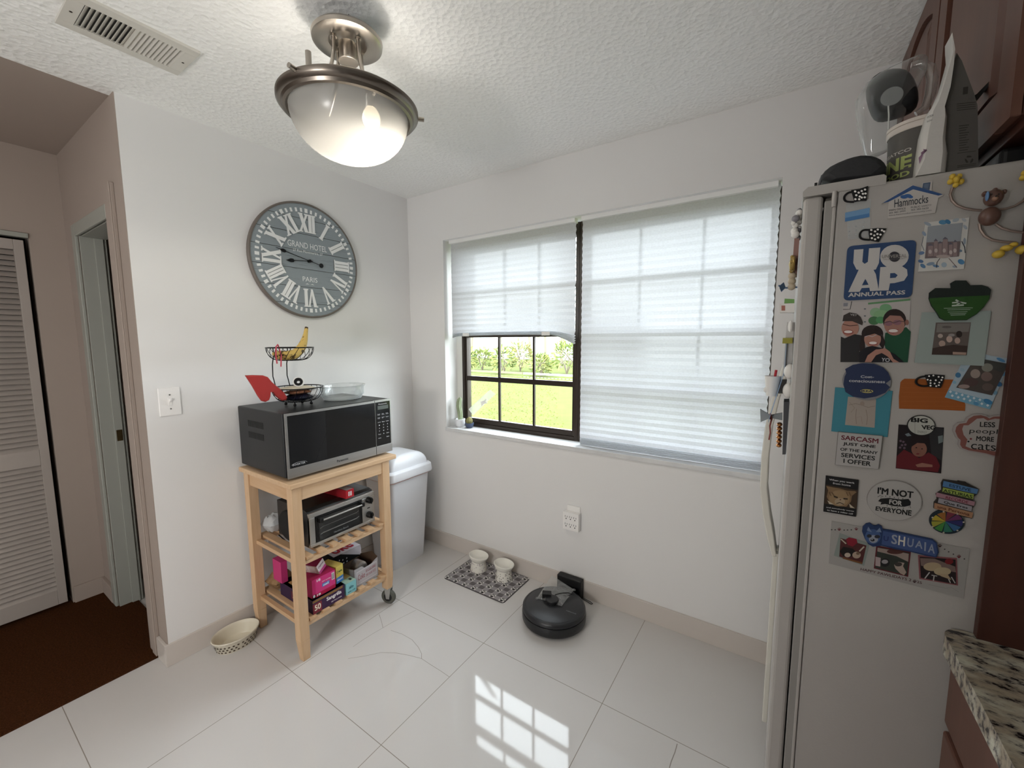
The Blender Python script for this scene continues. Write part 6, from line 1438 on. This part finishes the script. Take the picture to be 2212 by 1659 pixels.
# ------------------------------------------------------------------ magnets on the refrigerator door, seen edge-on
YD = -.93
def dq(pts, y=YD): return [Vector((min(p.x, XF - .0006), y, p.z)) for p in (on(u, v, 'y', y) for u, v in pts)]
def edge_on(name, label, cat, pts, wy, m, y=YD, extra=None, bev=.001, group='magnets on the refrigerator door'):
    b = MB(); b.slab(dq(pts, y), (0, 1, 0), wy, m)
    if extra: extra(b)
    return tag(b.build(name, bevel=bev), label, cat, group)
WM = mat('figurine_white', '#d9d6d2', .4); GOLD = mat('old_gold', '#a08850', .35, .7)
b = MB(); rf = random.Random(21)
for i in range(16):
    v = 455 + i * 4; p = on(1719, v, 'y', YD); r = rf.uniform(.004, .0085)
    b.ball((XF - .004 - rf.uniform(0, .014) * math.sin(PI * (i + 1) / 17), YD + rf.uniform(-.012, .012), p.z), (r, r * 1.2, r * rf.uniform(.8, 1.3)), WM if i % 5 else mat('figurine_grey', '#77747a', .5), nu=12, nv=8)
tag(b.build('figurine_magnet'), 'white sculpted figurine magnet highest on the fridge door edge', 'magnet', 'magnets on the refrigerator door')
edge_on('book_magnet', 'thin brown picture magnet below the white figurine', 'magnet', [(1716, 515), (1727, 515), (1722, 592), (1710, 592)], .06, flat('#8a6a62'))
b = MB(); p = on(1708, 572, 'y', YD); b.lathe([(0, 0), (.016, 0), (.018, .003), (.014, .008), (.010, .010), (0, .012)], 24, GOLD, Matrix.Translation((p.x + .008, YD - .01, p.z)) @ Matrix.Rotation(-PI / 2, 4, 'Y'))
for k in range(6): b.ball((p.x + .002, YD - .01 + .014 * math.cos(k), p.z + .016 * math.sin(k)), .004, GOLD, nu=8, nv=6)
tag(b.build('ornate_magnet'), 'ornate round brass-coloured magnet on the fridge door edge', 'magnet', 'magnets on the refrigerator door')
b = MB(); p = on(1706, 608, 'y', YD)
for dz in (.012, 0, -.012): b.ball((p.x + .004, YD, p.z + dz), (.008, .010, .008), mat('figurine_tan', '#b3a58f', .5), nu=10, nv=8)
tag(b.build('figurine_magnet'), 'small tan and white figurine magnet under the ornate round one', 'magnet', 'magnets on the refrigerator door')
b = MB(); p = on(1697, 622, 'y', YD); BF = mat('butterfly_blue', '#3d5a7c', .4)
for s_ in (-1, 1): b.slab([p, p + Vector((-.004, .012 * s_, .010)), p + Vector((-.012, .016 * s_, .002)), p + Vector((-.008, .010 * s_, -.008))], (0, 0, 1), .002, BF)
b.tube([p + Vector((.022, 0, 0)), p, p + Vector((-.014, -.004, .006))], .0018, 6, BF)
tag(b.build('butterfly_magnet'), 'little blue butterfly magnet poking out from the fridge door', 'magnet', 'magnets on the refrigerator door')
edge_on('cube_magnet', 'white block magnet with a small red picture, jutting from the fridge door', 'magnet', [(1684, 656), (1716, 655), (1716, 675), (1684, 675)], .03, WM, extra=lambda b: b.slab([v + Vector((0, -.0006, 0)) for v in dq([(1688, 660), (1696, 660), (1696, 671), (1688, 671)])], (0, 1, 0), .0006, flat('#a0685c')))
edge_on('green_magnet', 'tiny green magnet on top of the white block magnet', 'magnet', [(1695, 645), (1716, 646), (1716, 655), (1694, 655)], .02, flat('#6f9a58'))
edge_on('notepad_magnet', 'white memo pad stuck on the fridge door, seen edge-on', 'notepad', [(1700, 696), (1724, 696), (1712, 812), (1690, 812)], .085, flat('#b8b6b4'), y=-.94)
b = MB(); p = on(1701, 705, 'y', -.96); b.lathe([(0, 0), (.012, 0), (.013, .003), (.009, .007), (0, .008)], 20, WM, Matrix.Translation((XF - .005, -.96, p.z)) @ Matrix.Rotation(-PI / 2, 4, 'Y'))
tag(b.build('round_magnet'), 'round white magnet holding the top of the memo pad', 'magnet', 'magnets on the refrigerator door')
edge_on('clip_magnet', 'small yellow-green clip magnet beside the memo pad', 'magnet', [(1691, 730), (1712, 730), (1712, 742), (1690, 742)], .02, flat('#8f8a3c'), y=-.95)
b = MB(); q = [on(u, v, 'y', -.90) for u, v in ((1699, 742), (1695, 800), (1679, 850), (1661, 905))]
vs = []; fs = []
for i, p in enumerate(q):
    for dy in (-.05, .07): vs.append(p + Vector((0, dy, 0)))
for i in range(3): fs.append((2 * i, 2 * i + 1, 2 * i + 3, 2 * i + 2))
b.add(vs, fs, flat('#7d94b0')); tag(b.build('hanging_sheet', solid=.001), 'curled blue-grey sheet hanging from the fridge door', 'paper')
cp_ = thing('pen_cup', 'small white magnetic cup with a red pen on the fridge door', 'pen cup', on(1667, 830, 'y', -.86))
p = on(1667, 855, 'y', -.86); MB().lathe([(0, 0), (.012, 0), (.018, .05), (.016, .05), (.010, .003), (0, .003)], 24, WM, Matrix.Translation(p)).build('cup', cp_)
MB().cyl(p + Vector((0, 0, .005)), p + Vector((.006, .004, .065)), .003, m=flat('#b0303c'), seg=10).build('pen', cp_)
p = on(1657, 842, 'y', -.86); MB().ball(p, (.008, .008, .008), WM).build('round_hook', cp_)
edge_on('cup_back_magnet', 'white magnet plate behind the pen cup', 'magnet', [(1672, 820), (1700, 820), (1697, 850), (1670, 850)], .02, WM, y=-.85)
for (v, lab) in ((802, 'upper of the two round white knob magnets by the curled sheet'), (843, 'lower of the two round white knob magnets by the curled sheet')):
    p = on(1694, v, 'y', -.95); tag(MB().ball((XF - .004, -.95, p.z), (.011, .014, .017), WM).build('knob_magnet'), lab, 'magnet', 'round white knob magnets')
b = MB(); A = dq([(1642, 884), (1664, 897), (1690, 892), (1690, 908), (1664, 903), (1643, 912)]); b.slab(A, (0, 1, 0), .008, mat('axe_grey', '#7f8488', .5))
b.tube([on(u, v, 'y', YD - .002) for u, v in ((1664, 893), (1667, 905), (1663, 920), (1664, 935), (1661, 950))], .0018, 6, mat('ribbon_red', '#7c3a34', .6)); b.tube([on(1664, 900, 'y', YD + .004) + Vector((.003 * math.cos(a) * 0, .006 * math.cos(a), .006 * math.sin(a))) for a in [2 * PI * i / 14 for i in range(14)]], .0014, 6, mat('ribbon_red'), True)
tag(b.build('axe_magnet'), 'grey fan-shaped axe magnet tied with a dark red ribbon', 'magnet', 'magnets on the refrigerator door')
b = MB(); p0, p1 = on(1684, 912, 'y', YD), on(1682, 966, 'y', YD)
for k in range(6): b.ball(p0.lerp(p1, (k + .5) / 6), (.006, .012, .005), mat('copper', '#b07a4a', .25, .9), nu=14, nv=8)
tag(b.build('copper_magnet'), 'copper-coloured ribbed magnet under the axe magnet', 'magnet', 'magnets on the refrigerator door')
edge_on('dark_card', 'dark thin card standing off the fridge door beside the copper magnet', 'card', [(1693, 868), (1706, 868), (1702, 982), (1690, 982)], .06, flat('#4a4a4e'))

# ------------------------------------------------------------------ on top of the refrigerator
TZ = FZ + .0005
def prism(name, label, cat, pts, y0, th, m, bev=.01, subd=0, art=None):
    b = MB(); P_ = [on(u, v, 'y', y0) for u, v in pts]; zm = min(p.z for p in P_); dz = 0
    if zm < TZ: dz = TZ - zm
    b.slab([p + Vector((0, 0, dz)) for p in P_], (0, 1, 0), th, m); o = b.build(name, bevel=bev)
    return tag(o, label, cat)
c4 = lambda l: [(1740 + x / 3.949, y / 3.949) for x, y in l]
BAGM = mat('black_nylon', '#26272a', .6, bump=(60, .5, .004))
b = MB(); y0 = -.975; P_ = [on(u, v, 'y', y0) for u, v in ((1766, 394), (1772, 374), (1790, 354), (1830, 338), (1862, 329), (1890, 331), (1910, 338), (1922, 352), (1925, 392))]
zb = CAPZ + .001
rings = []
for k, (dy, sc_) in enumerate(((0, .90), (.012, .98), (.05, 1.04), (.13, 1.04), (.19, .95), (.21, .8))):
    cx = sum(p.x for p in P_) / len(P_); rings.append([Vector((cx + (p.x - cx) * sc_, y0 + dy, max(zb, zb + (p.z - P_[0].z + .012) * sc_ * 1.05))) for p in P_])
loft(b, rings, BAGM); bo = thing('black_bag', 'black nylon bag lying on the front corner of the refrigerator top', 'bag', (2.33, -.87, zb))
b.build('bag_body', bo, subd=1)
b = MB(); b.tube([P_[0] + Vector((.004, .02, 0)), P_[1] + Vector((.004, .02, 0)), P_[2] + Vector((.006, .02, -.004)), P_[3] + Vector((0, .02, -.002))], .0025, 6, mat('strap_grey', '#5a5c60', .6)); b.build('zip', bo)
q = on(1763, 382, 'y', -.955); MB().box(q.x - .002, q.x + .003, -.958, -.950, zb + .0, zb + .018, BLKP).build('zip_pull', bo)
# tub with grey label
tu = thing('food_tub', 'round food tub with a cream lid and dark grey printed label', 'tub', (2.452, -.90, TZ))
tcx, tcy, tr_ = 2.453, -.905, .048
ztop = on(1955, 262, 'y', tcy - tr_).z + .004
LBL = mat('label_grey', '#4a4743', .5); TCR = mat('lid_cream', '#c9c0b8', .45)
MB().lathe([(0, 0), (tr_ - .004, 0), (tr_, ztop - TZ - .016), (0, ztop - TZ - .016)], 56, LBL, Matrix.Translation((tcx, tcy, TZ))).build('tub_body', tu)
MB().lathe([(0, -.018), (tr_ + .001, -.018), (tr_ + .003, -.015), (tr_ + .003, -.008), (tr_ + .001, -.007), (tr_ + .003, -.006), (tr_ + .003, 0), (0, .001)], 56, TCR, Matrix.Translation((tcx, tcy, ztop))).build('lid', tu)
hh = ztop - TZ
def wraptext(txt, a0, a1, z0, z1, c, bo=.02, raw=None):
    vs, fs, _ = text_geo(txt, bo) if raw is None else raw
    b = MB(); out = []
    for x, y in vs:
        a = math.radians(a0 + (a1 - a0) * x); z = z0 + (z1 - z0) * y; r = tr_ - .004 + .004 * z / (hh - .016) + .0006
        out.append((tcx + r * math.sin(a), tcy - r * math.cos(a), TZ + z))
    b.add(out, fs, flat(c)); return b
bt = MB()
def addb(o): 
    base = len(bt.v); 
    for m_ in o.mats:
        if m_ not in bt.mats: bt.mats.append(m_)
    bt.v += o.v; bt.f += [[i + base for i in f] for f in o.f]; bt.mi += [bt.mats.index(o.mats[k]) for k in o.mi]; bt.sm += o.sm
addb(wraptext('GREATCO', -104, -22, hh * .52, hh * .57, '#b6b2ac')); addb(wraptext('FINE', -108, -20, hh * .27, hh * .47, '#a3ad6a', .04)); addb(wraptext('FOOD', -98, -22, hh * .15, hh * .23, '#a3ad6a', .03))
sq = [(x, y) for x, y in rquad([(0, 1), (1, 1), (1, 0), (0, 0)], .3)]
for k in range(5):
    z = hh * (.50 - .105 * k); t_ = [tuple(t) for t in tessellate_polygon([[Vector((x, y, 0)) for x, y in sq]])]
    addb(wraptext('', -12, 34, z, z + hh * .062, '#b39a92', raw=(sq, t_, 1)))
    o = wraptext('CHICKEN' if k % 2 else 'LIVER', -6, 20, z + hh * .018, z + hh * .044, '#4a4743'); 
    o.v = [v + Vector((0, -.0003, 0)) for v in o.v]; addb(o)
bt.build('label_print', tu, recalc=False)
# clear jug with dark pouch inside
YJ = -.80
J = lambda u, v, y=YJ: on(u, v, 'y', y)
jb, jt = J(1900, 338), J(1925, 150); kj = (J(1956, 200) - J(1856, 200)).length / 100
jg = thing('clear_jug', 'clear plastic jug with a looped handle, tilted behind the food tub', 'jug', (J(1900, 330).x, YJ, J(1900, 330).z))
JM = clear_mat('clear_jug_plastic', '#e6eaea', .07, .04)
def jr(cu, cv_, w, hz=0): return J(cu, cv_), w * kj
b = MB(); vs = []; fs = []; seg = 40
sec = [(1893, 337, 12), (1894, 334, 22), (1896, 320, 28), (1902, 280, 42), (1912, 230, 58), (1921, 190, 68), (1930, 165, 62), (1940, 152, 50), (1946, 146, 34)]
for (u, v, w) in sec:
    p = J(u, v)
    for k in range(seg):
        a = 2 * PI * k / seg; c, s_ = math.cos(a), math.sin(a); q_ = (abs(c) ** 3 + abs(s_) ** 3) ** (-1 / 3)
        vs.append((p.x + w * kj * c * q_, p.y + w * kj * s_ * q_ * .8, p.z + .22 * w * kj * c * q_))
for i in range(len(sec) - 1):
    for k in range(seg): fs.append((i * seg + k, i * seg + (k + 1) % seg, (i + 1) * seg + (k + 1) % seg, (i + 1) * seg + k))
fs.append(tuple(range(seg)))
b.add(vs, fs, JM, True).build('jug_body', jg)
hp = [J(u, v) for u, v in ((1968, 142), (1990, 136), (2008, 146), (2014, 170), (2009, 205), (1998, 232), (1978, 246))]
MB().tube(hp, [.006, .0085, .0095, .0095, .009, .0075, .005], 12, clear_mat('clear_handle', '#cfc6be', .22, .06)).build('handle', jg)
MB().tube([J(u, v, YJ - .06) for u, v in ((1919, 228), (1920, 250), (1919, 280))], .0014, 6, mat('clear_stem', '#d4d6d4', .2, alpha=.7)).build('stem', jg)
b = MB(); p = J(1926, 209, YJ - .062); b.lathe([(0, 0), (.015, 0), (.018, .001), (.018, .003), (0, .003)], 30, mat('clear_disc', '#b8bcbc', .2, alpha=.3), Matrix.Translation(p) @ Matrix.Rotation(PI / 2, 4, 'X')); b.build('valve_disc', jg)
b = MB(); cc = J(1921, 208, YJ); vs = []
pts = [(1862, 190), (1878, 168), (1905, 152), (1945, 148), (1968, 158), (1985, 190), (1990, 225), (1980, 243), (1945, 255), (1905, 266), (1885, 262), (1872, 235)]
P0 = [J(u, v) for u, v in pts]; cen = sum(P0, Vector((0, 0, 0))) / len(P0); rings = []
for dy, s_ in ((-.035, .6), (-.028, .82), (-.01, .93), (.01, .93), (.028, .82), (.035, .6)): rings.append([cen + (p - cen) * s_ + Vector((0, dy, 0)) for p in P0])
loft(b, rings, mat('dark_pouch', '#1e2022', .5)); tag(b.build('dark_pouch', subd=1), 'black rounded pouch stuffed inside the clear jug', 'pouch')
# white bag, grey pouch, dark filler for the shadow space
bag = [(1240, 300), (1275, 430), (1262, 560), (1235, 750), (1185, 920), (1210, 1000), (1200, 1180), (1217, 1300), (1200, 1472), (935, 1512), (950, 1380), (985, 1150), (1040, 970), (1100, 880), (1170, 720), (1215, 560), (1240, 470), (1230, 390)]
wbg = thing('white_bag', 'tall white crumpled food bag standing narrow side out on the fridge top', 'bag', (2.455, -.96, TZ))
P0 = [on(u, v, 'y', -.985) for u, v in c4(bag)]; dz = TZ - min(p.z for p in P0)
for p in P0: p.z += max(dz, 0) * max(0, 1 - (p.z - TZ) / .1) if dz > 0 else 0
b = MB(); rings = []
for k, (dy, s_) in enumerate(((-.008, .55), (-.004, .85), (.004, 1.0), (.022, 1.0), (.03, .8), (.034, .5))):
    r_ = []
    for i, p in enumerate(P0):
        opp = P0[(len(P0) - i) % len(P0)]; mid = (p + opp) / 2; mid.z = p.z; r_.append(mid + (p - mid) * s_ + Vector((0, dy, 0)))
    rings.append(r_)
WBG = mat('white_bag_film', '#c2bfbb', .35, bump=(35, .3, .006)); vs_ = [p for r_ in rings for p in r_]; n = len(P0); fs = []
for i in range(len(rings) - 1):
    for k in range(n): fs.append((i * n + k, i * n + (k + 1) % n, (i + 1) * n + (k + 1) % n, (i + 1) * n + k))
b.add(vs_, fs, WBG, True); 
for rg in (rings[0], rings[-1]): b.add(rg, [tuple(t) for t in tessellate_polygon([rg])], WBG)
b.build('bag_body', wbg)
BP = Plane('y', -.994, (0, -1, 0)); b = MB()
for q in ([(985, 1300), (1030, 1270), (1035, 1285), (990, 1330)], [(965, 1345), (1005, 1300), (1000, 1330), (972, 1400)], [(1005, 1270), (1040, 1280), (1010, 1305)]): b.ngon([BP(p) for p in c4(q)], flat('#8d6f86'))
b.text('ottos', [BP(p) for p in c4([(1038, 990), (1092, 968), (1092, 988), (1038, 1010)])], flat('#55565a'), .01)
b.text('kitchen', [BP(p) for p in c4([(1036, 1028), (1082, 1010), (1082, 1028), (1036, 1046)])], flat('#55565a'), .01)
b.build('bag_print', wbg, recalc=False)
gp = thing('grey_pouch', 'grey foil pouch with printed lines and a recycling mark on the fridge top', 'pouch', (2.50, -.93, TZ))
P0 = [on(u, v, 'y', -.975) for u, v in c4([(1290, 450), (1335, 520), (1440, 800), (1468, 900), (1482, 1390), (1478, 1430), (1200, 1475), (1195, 1000), (1215, 700)])]
zmin = min(p.z for p in P0)
for p in P0:
    if p.z < zmin + .03: p.z = TZ + (0.0 if p.z < zmin + .02 else .01)
b = MB().slab(P0, (0, 1, 0), .018, mat('grey_foil', '#5a5754', .35, .3, bump=(25, .4, .008)))
GP = Plane('y', -.9756, (0, -1, 0)); TX = flat('#35322f')
for k in range(4): b.ngon([GP(p) for p in c4([(1290, 885 + k * 18), (1452, 868 + k * 18), (1452, 873 + k * 18), (1290, 890 + k * 18)])], TX)
for k in range(11): b.ngon([GP(p) for p in c4([(1310, 1072 + k * 21), (1395 - (k % 3) * 12, 1062 + k * 21), (1395 - (k % 3) * 12, 1068 + k * 21), (1310, 1078 + k * 21)])], TX)
for y_ in (1305, 1412, 1425): b.ngon([GP(p) for p in c4([(1295, y_), (1455, y_ - 20), (1455, y_ - 16), (1295, y_ + 5)])], TX)
for k in range(3):
    a = 2 * PI * k / 3 - PI / 2; c = (1395 + 26 * math.cos(a), 1360 + 24 * math.sin(a)); d = (-math.sin(a), math.cos(a))
    b.ngon([GP(p) for p in c4([(c[0] - d[0] * 22 - math.cos(a) * 8, c[1] - d[1] * 20 - math.sin(a) * 8), (c[0] - d[0] * 16 + math.cos(a) * 10, c[1] - d[1] * 16 + math.sin(a) * 8), (c[0] + d[0] * 10 + math.cos(a) * 10, c[1] + d[1] * 10 + math.sin(a) * 8), (c[0] + d[0] * 26, c[1] + d[1] * 24), (c[0] + d[0] * 8 - math.cos(a) * 8, c[1] + d[1] * 8 - math.sin(a) * 8)])], TX)
b.ngon([GP(p) for p in c4([(1345, 745), (1388, 738), (1384, 800), (1342, 808)])], TX)
b.build('pouch_body', gp, recalc=False)
cs = MB().box(2.55, 2.80, -.965, -.72, TZ, TZ + .034, mat('shadow_filler_black', '#161618', .5)); tag(cs.build('shadow_filler', bevel=.008), 'black filler box standing in for the shadow space above the fridge top', 'shadow filler')  # black box added in place of the shadow under the upper cabinet
b = MB(); q = [on(u, v, 'y', -.93) for u, v in c4([(1438, 815), (1462, 800), (1570, 690), (1575, 720), (1470, 850), (1445, 855)])]; b.slab(q, (0, 1, 0), .02, BLKP)
tag(b.build('black_tool_handle', bevel=.002), 'black handle of a tool leaning on the dark filler box', 'tool')

# ------------------------------------------------------------------ upper cabinet, tall panel, counter, base cabinet
CH = mat('cherry_wood', '#5c3e34', .4, spec=.4, noise=(7, '#6a483c', .3, (4, 4, .5))); CHD = mat('cherry_dark', '#3a1e16', .45, noise=(7, '#4a281d', .3, (4, 4, .5)))
uc = thing('upper_cabinet', 'dark cherry wall cabinet with arched doors above the refrigerator', 'cabinet', (2.84, -.55, 1.80))
MB().box(2.552, 3.148, -1.055, -.005, 1.80, 2.438, CHD).build('cabinet_box', uc, .002)
XD = 2.533
def arch_door(y0, y1, z0, z1, ya=None):
    st = .068; ym = (y0 + y1) / 2; dpar = None
    b = MB(); b.box(XD + .012, XD + .0185, y0, y1, z0, z1, CHD); d = b.build('door', uc)
    yi0, yi1 = y0 + st, y1 - st; zi0 = z0 + st
    N = 16; arch = [(yi0 + (yi1 - yi0) * k / N, (z1 - .088) + .048 * math.sin(PI * k / N) ** .9) for k in range(N + 1)]
    f = MB()
    def sl(pts, x0, th, m): f.slab([(x0, y, z) for y, z in pts], (-1, 0, 0), th, m)
    sl([(y0, z0), (yi0, z0), (yi0, z1), (y0, z1)], XD + .013, .013, CH); sl([(yi1, z0), (y1, z0), (y1, z1), (yi1, z1)], XD + .013, .013, CH)
    sl([(yi0, z0), (yi1, z0), (yi1, zi0), (yi0, zi0)], XD + .013, .0128, CH); sl([(yi0, z1)] + arch + [(yi1, z1)], XD + .013, .0128, CH)
    f.build('door_frame', d, .003)
    g = .010; pin = [(yi0 + g, zi0 + g), (yi1 - g, zi0 + g)] + [(min(max(y, yi0 + g), yi1 - g), z - g) for y, z in arch[::-1]]
    gg = .045; cy, cz_ = ym, (zi0 + z1) / 2
    inn = []
    for y, z in pin: inn.append((min(max(y, yi0 + gg), yi1 - gg), min(max(z, zi0 + gg), z - 0 if z < zi0 + gg else z - (gg - g))))
    vs = [(XD + .009, y, z) for y, z in pin] + [(XD + .001, y, z) for y, z in inn]; n = len(pin)
    pmb = MB().add(vs, [(i, (i + 1) % n, (i + 1) % n + n, i + n) for i in range(n)] , CH)
    pmb.ngon([(XD + .001, y, z) for y, z in inn], CH); pmb.build('raised_panel', d)
arch_door(-.500, -.030, 1.815, 2.425); arch_door(-1.050, -.512, 1.815, 2.425)
px0 = on(2150, 1040, 'y', FY - .02).x
tag(MB().box(px0, 3.148, FY - .022, FY - .005, .918, 1.80, CHD).build('end_panel', bevel=.001), 'dark cherry end panel standing between the counter and refrigerator', 'panel')
def granite():
    m = bpy.data.materials.new('speckled_granite'); m.use_nodes = True; nt = m.node_tree; L = nt.links; b = nt.nodes['Principled BSDF']
    tc = nt.nodes.new('ShaderNodeTexCoord'); mp = nt.nodes.new('ShaderNodeMapping'); mp.inputs['Rotation'].default_value = (0, 0, .5); mp.inputs['Scale'].default_value = (.62, 1.2, 1); L.new(tc.outputs['Object'], mp.inputs[0])
    n = nt.nodes.new('ShaderNodeTexNoise'); n.inputs['Scale'].default_value = 60; n.inputs['Detail'].default_value = 5; n.inputs['Roughness'].default_value = .65; L.new(mp.outputs[0], n.inputs['Vector'])
    r = nt.nodes.new('ShaderNodeValToRGB'); e = r.color_ramp.elements
    e[0].position = .36; e[0].color = (*lin('#17161a'), 1); e[1].position = .62; e[1].color = (*lin('#c9c6b4'), 1)
    for p_, c in ((.40, '#3c3b3d'), (.44, '#8f8d86'), (.50, '#b5b2a4')): x = e.new(p_); x.color = (*lin(c), 1)
    L.new(n.outputs['Fac'], r.inputs['Fac'])
    n2 = nt.nodes.new('ShaderNodeTexNoise'); n2.inputs['Scale'].default_value = 14; n2.inputs['Detail'].default_value = 3; L.new(mp.outputs[0], n2.inputs['Vector'])
    r2 = nt.nodes.new('ShaderNodeValToRGB'); r2.color_ramp.elements[0].position = .4; r2.color_ramp.elements[0].color = (*lin('#b8a79c'), 1); r2.color_ramp.elements[1].position = .6; r2.color_ramp.elements[1].color = (1, 1, 1, 1); L.new(n2.outputs['Fac'], r2.inputs['Fac'])
    mx = nt.nodes.new('ShaderNodeMix'); mx.data_type = 'RGBA'; mx.blend_type = 'MULTIPLY'; mx.inputs['Factor'].default_value = .8; L.new(r.outputs['Color'], mx.inputs[6]); L.new(r2.outputs['Color'], mx.inputs[7])
    L.new(mx.outputs[2], b.inputs['Base Color']); b.inputs['Roughness'].default_value = .18
    return m
ct = thing('granite_counter', 'black and cream speckled granite countertop at the lower right', 'countertop', (2.84, -1.8, .88))
b = MB(); r = .035; x0, x1, y0, y1 = 2.530, 3.148, -2.69, FY - .0055
pts = [(x1, y1), (x1, y0), (x0, y0)] + [(x0 + r - r * math.cos(a), y1 - r + r * math.sin(a)) for a in [PI / 2 * i / 8 for i in range(9)]]
b.slab([(x, y, .882) for x, y in pts][::-1], (0, 0, 1), .036, granite()); b.build('slab', ct, .012)
bc = thing('base_cabinet', 'dark cherry base cabinet with drawer under the granite counter', 'cabinet', (2.85, -1.6, 0))
MB().box(2.566, 3.148, -2.69, FY - .008, .1, .8815, CH).build('cabinet_box', bc, .001); MB().box(2.62, 3.148, -2.69, FY - .008, 0, .1, CHD).build('toe_kick', bc)
for k, (a, c) in enumerate(((-1.46, -1.02), (-1.92, -1.475), (-2.38, -1.935))):
    MB().box(2.546, 2.567, a, c, .735, .868, CH).build('drawer', bc, .006)
    o = MB().box(2.546, 2.567, a, c, .115, .72, CH).build('door', bc, .006)
    MB().box(2.540, 2.5465, a + .07, c - .07, .185, .65, CH).build('raised_panel', o, .004)
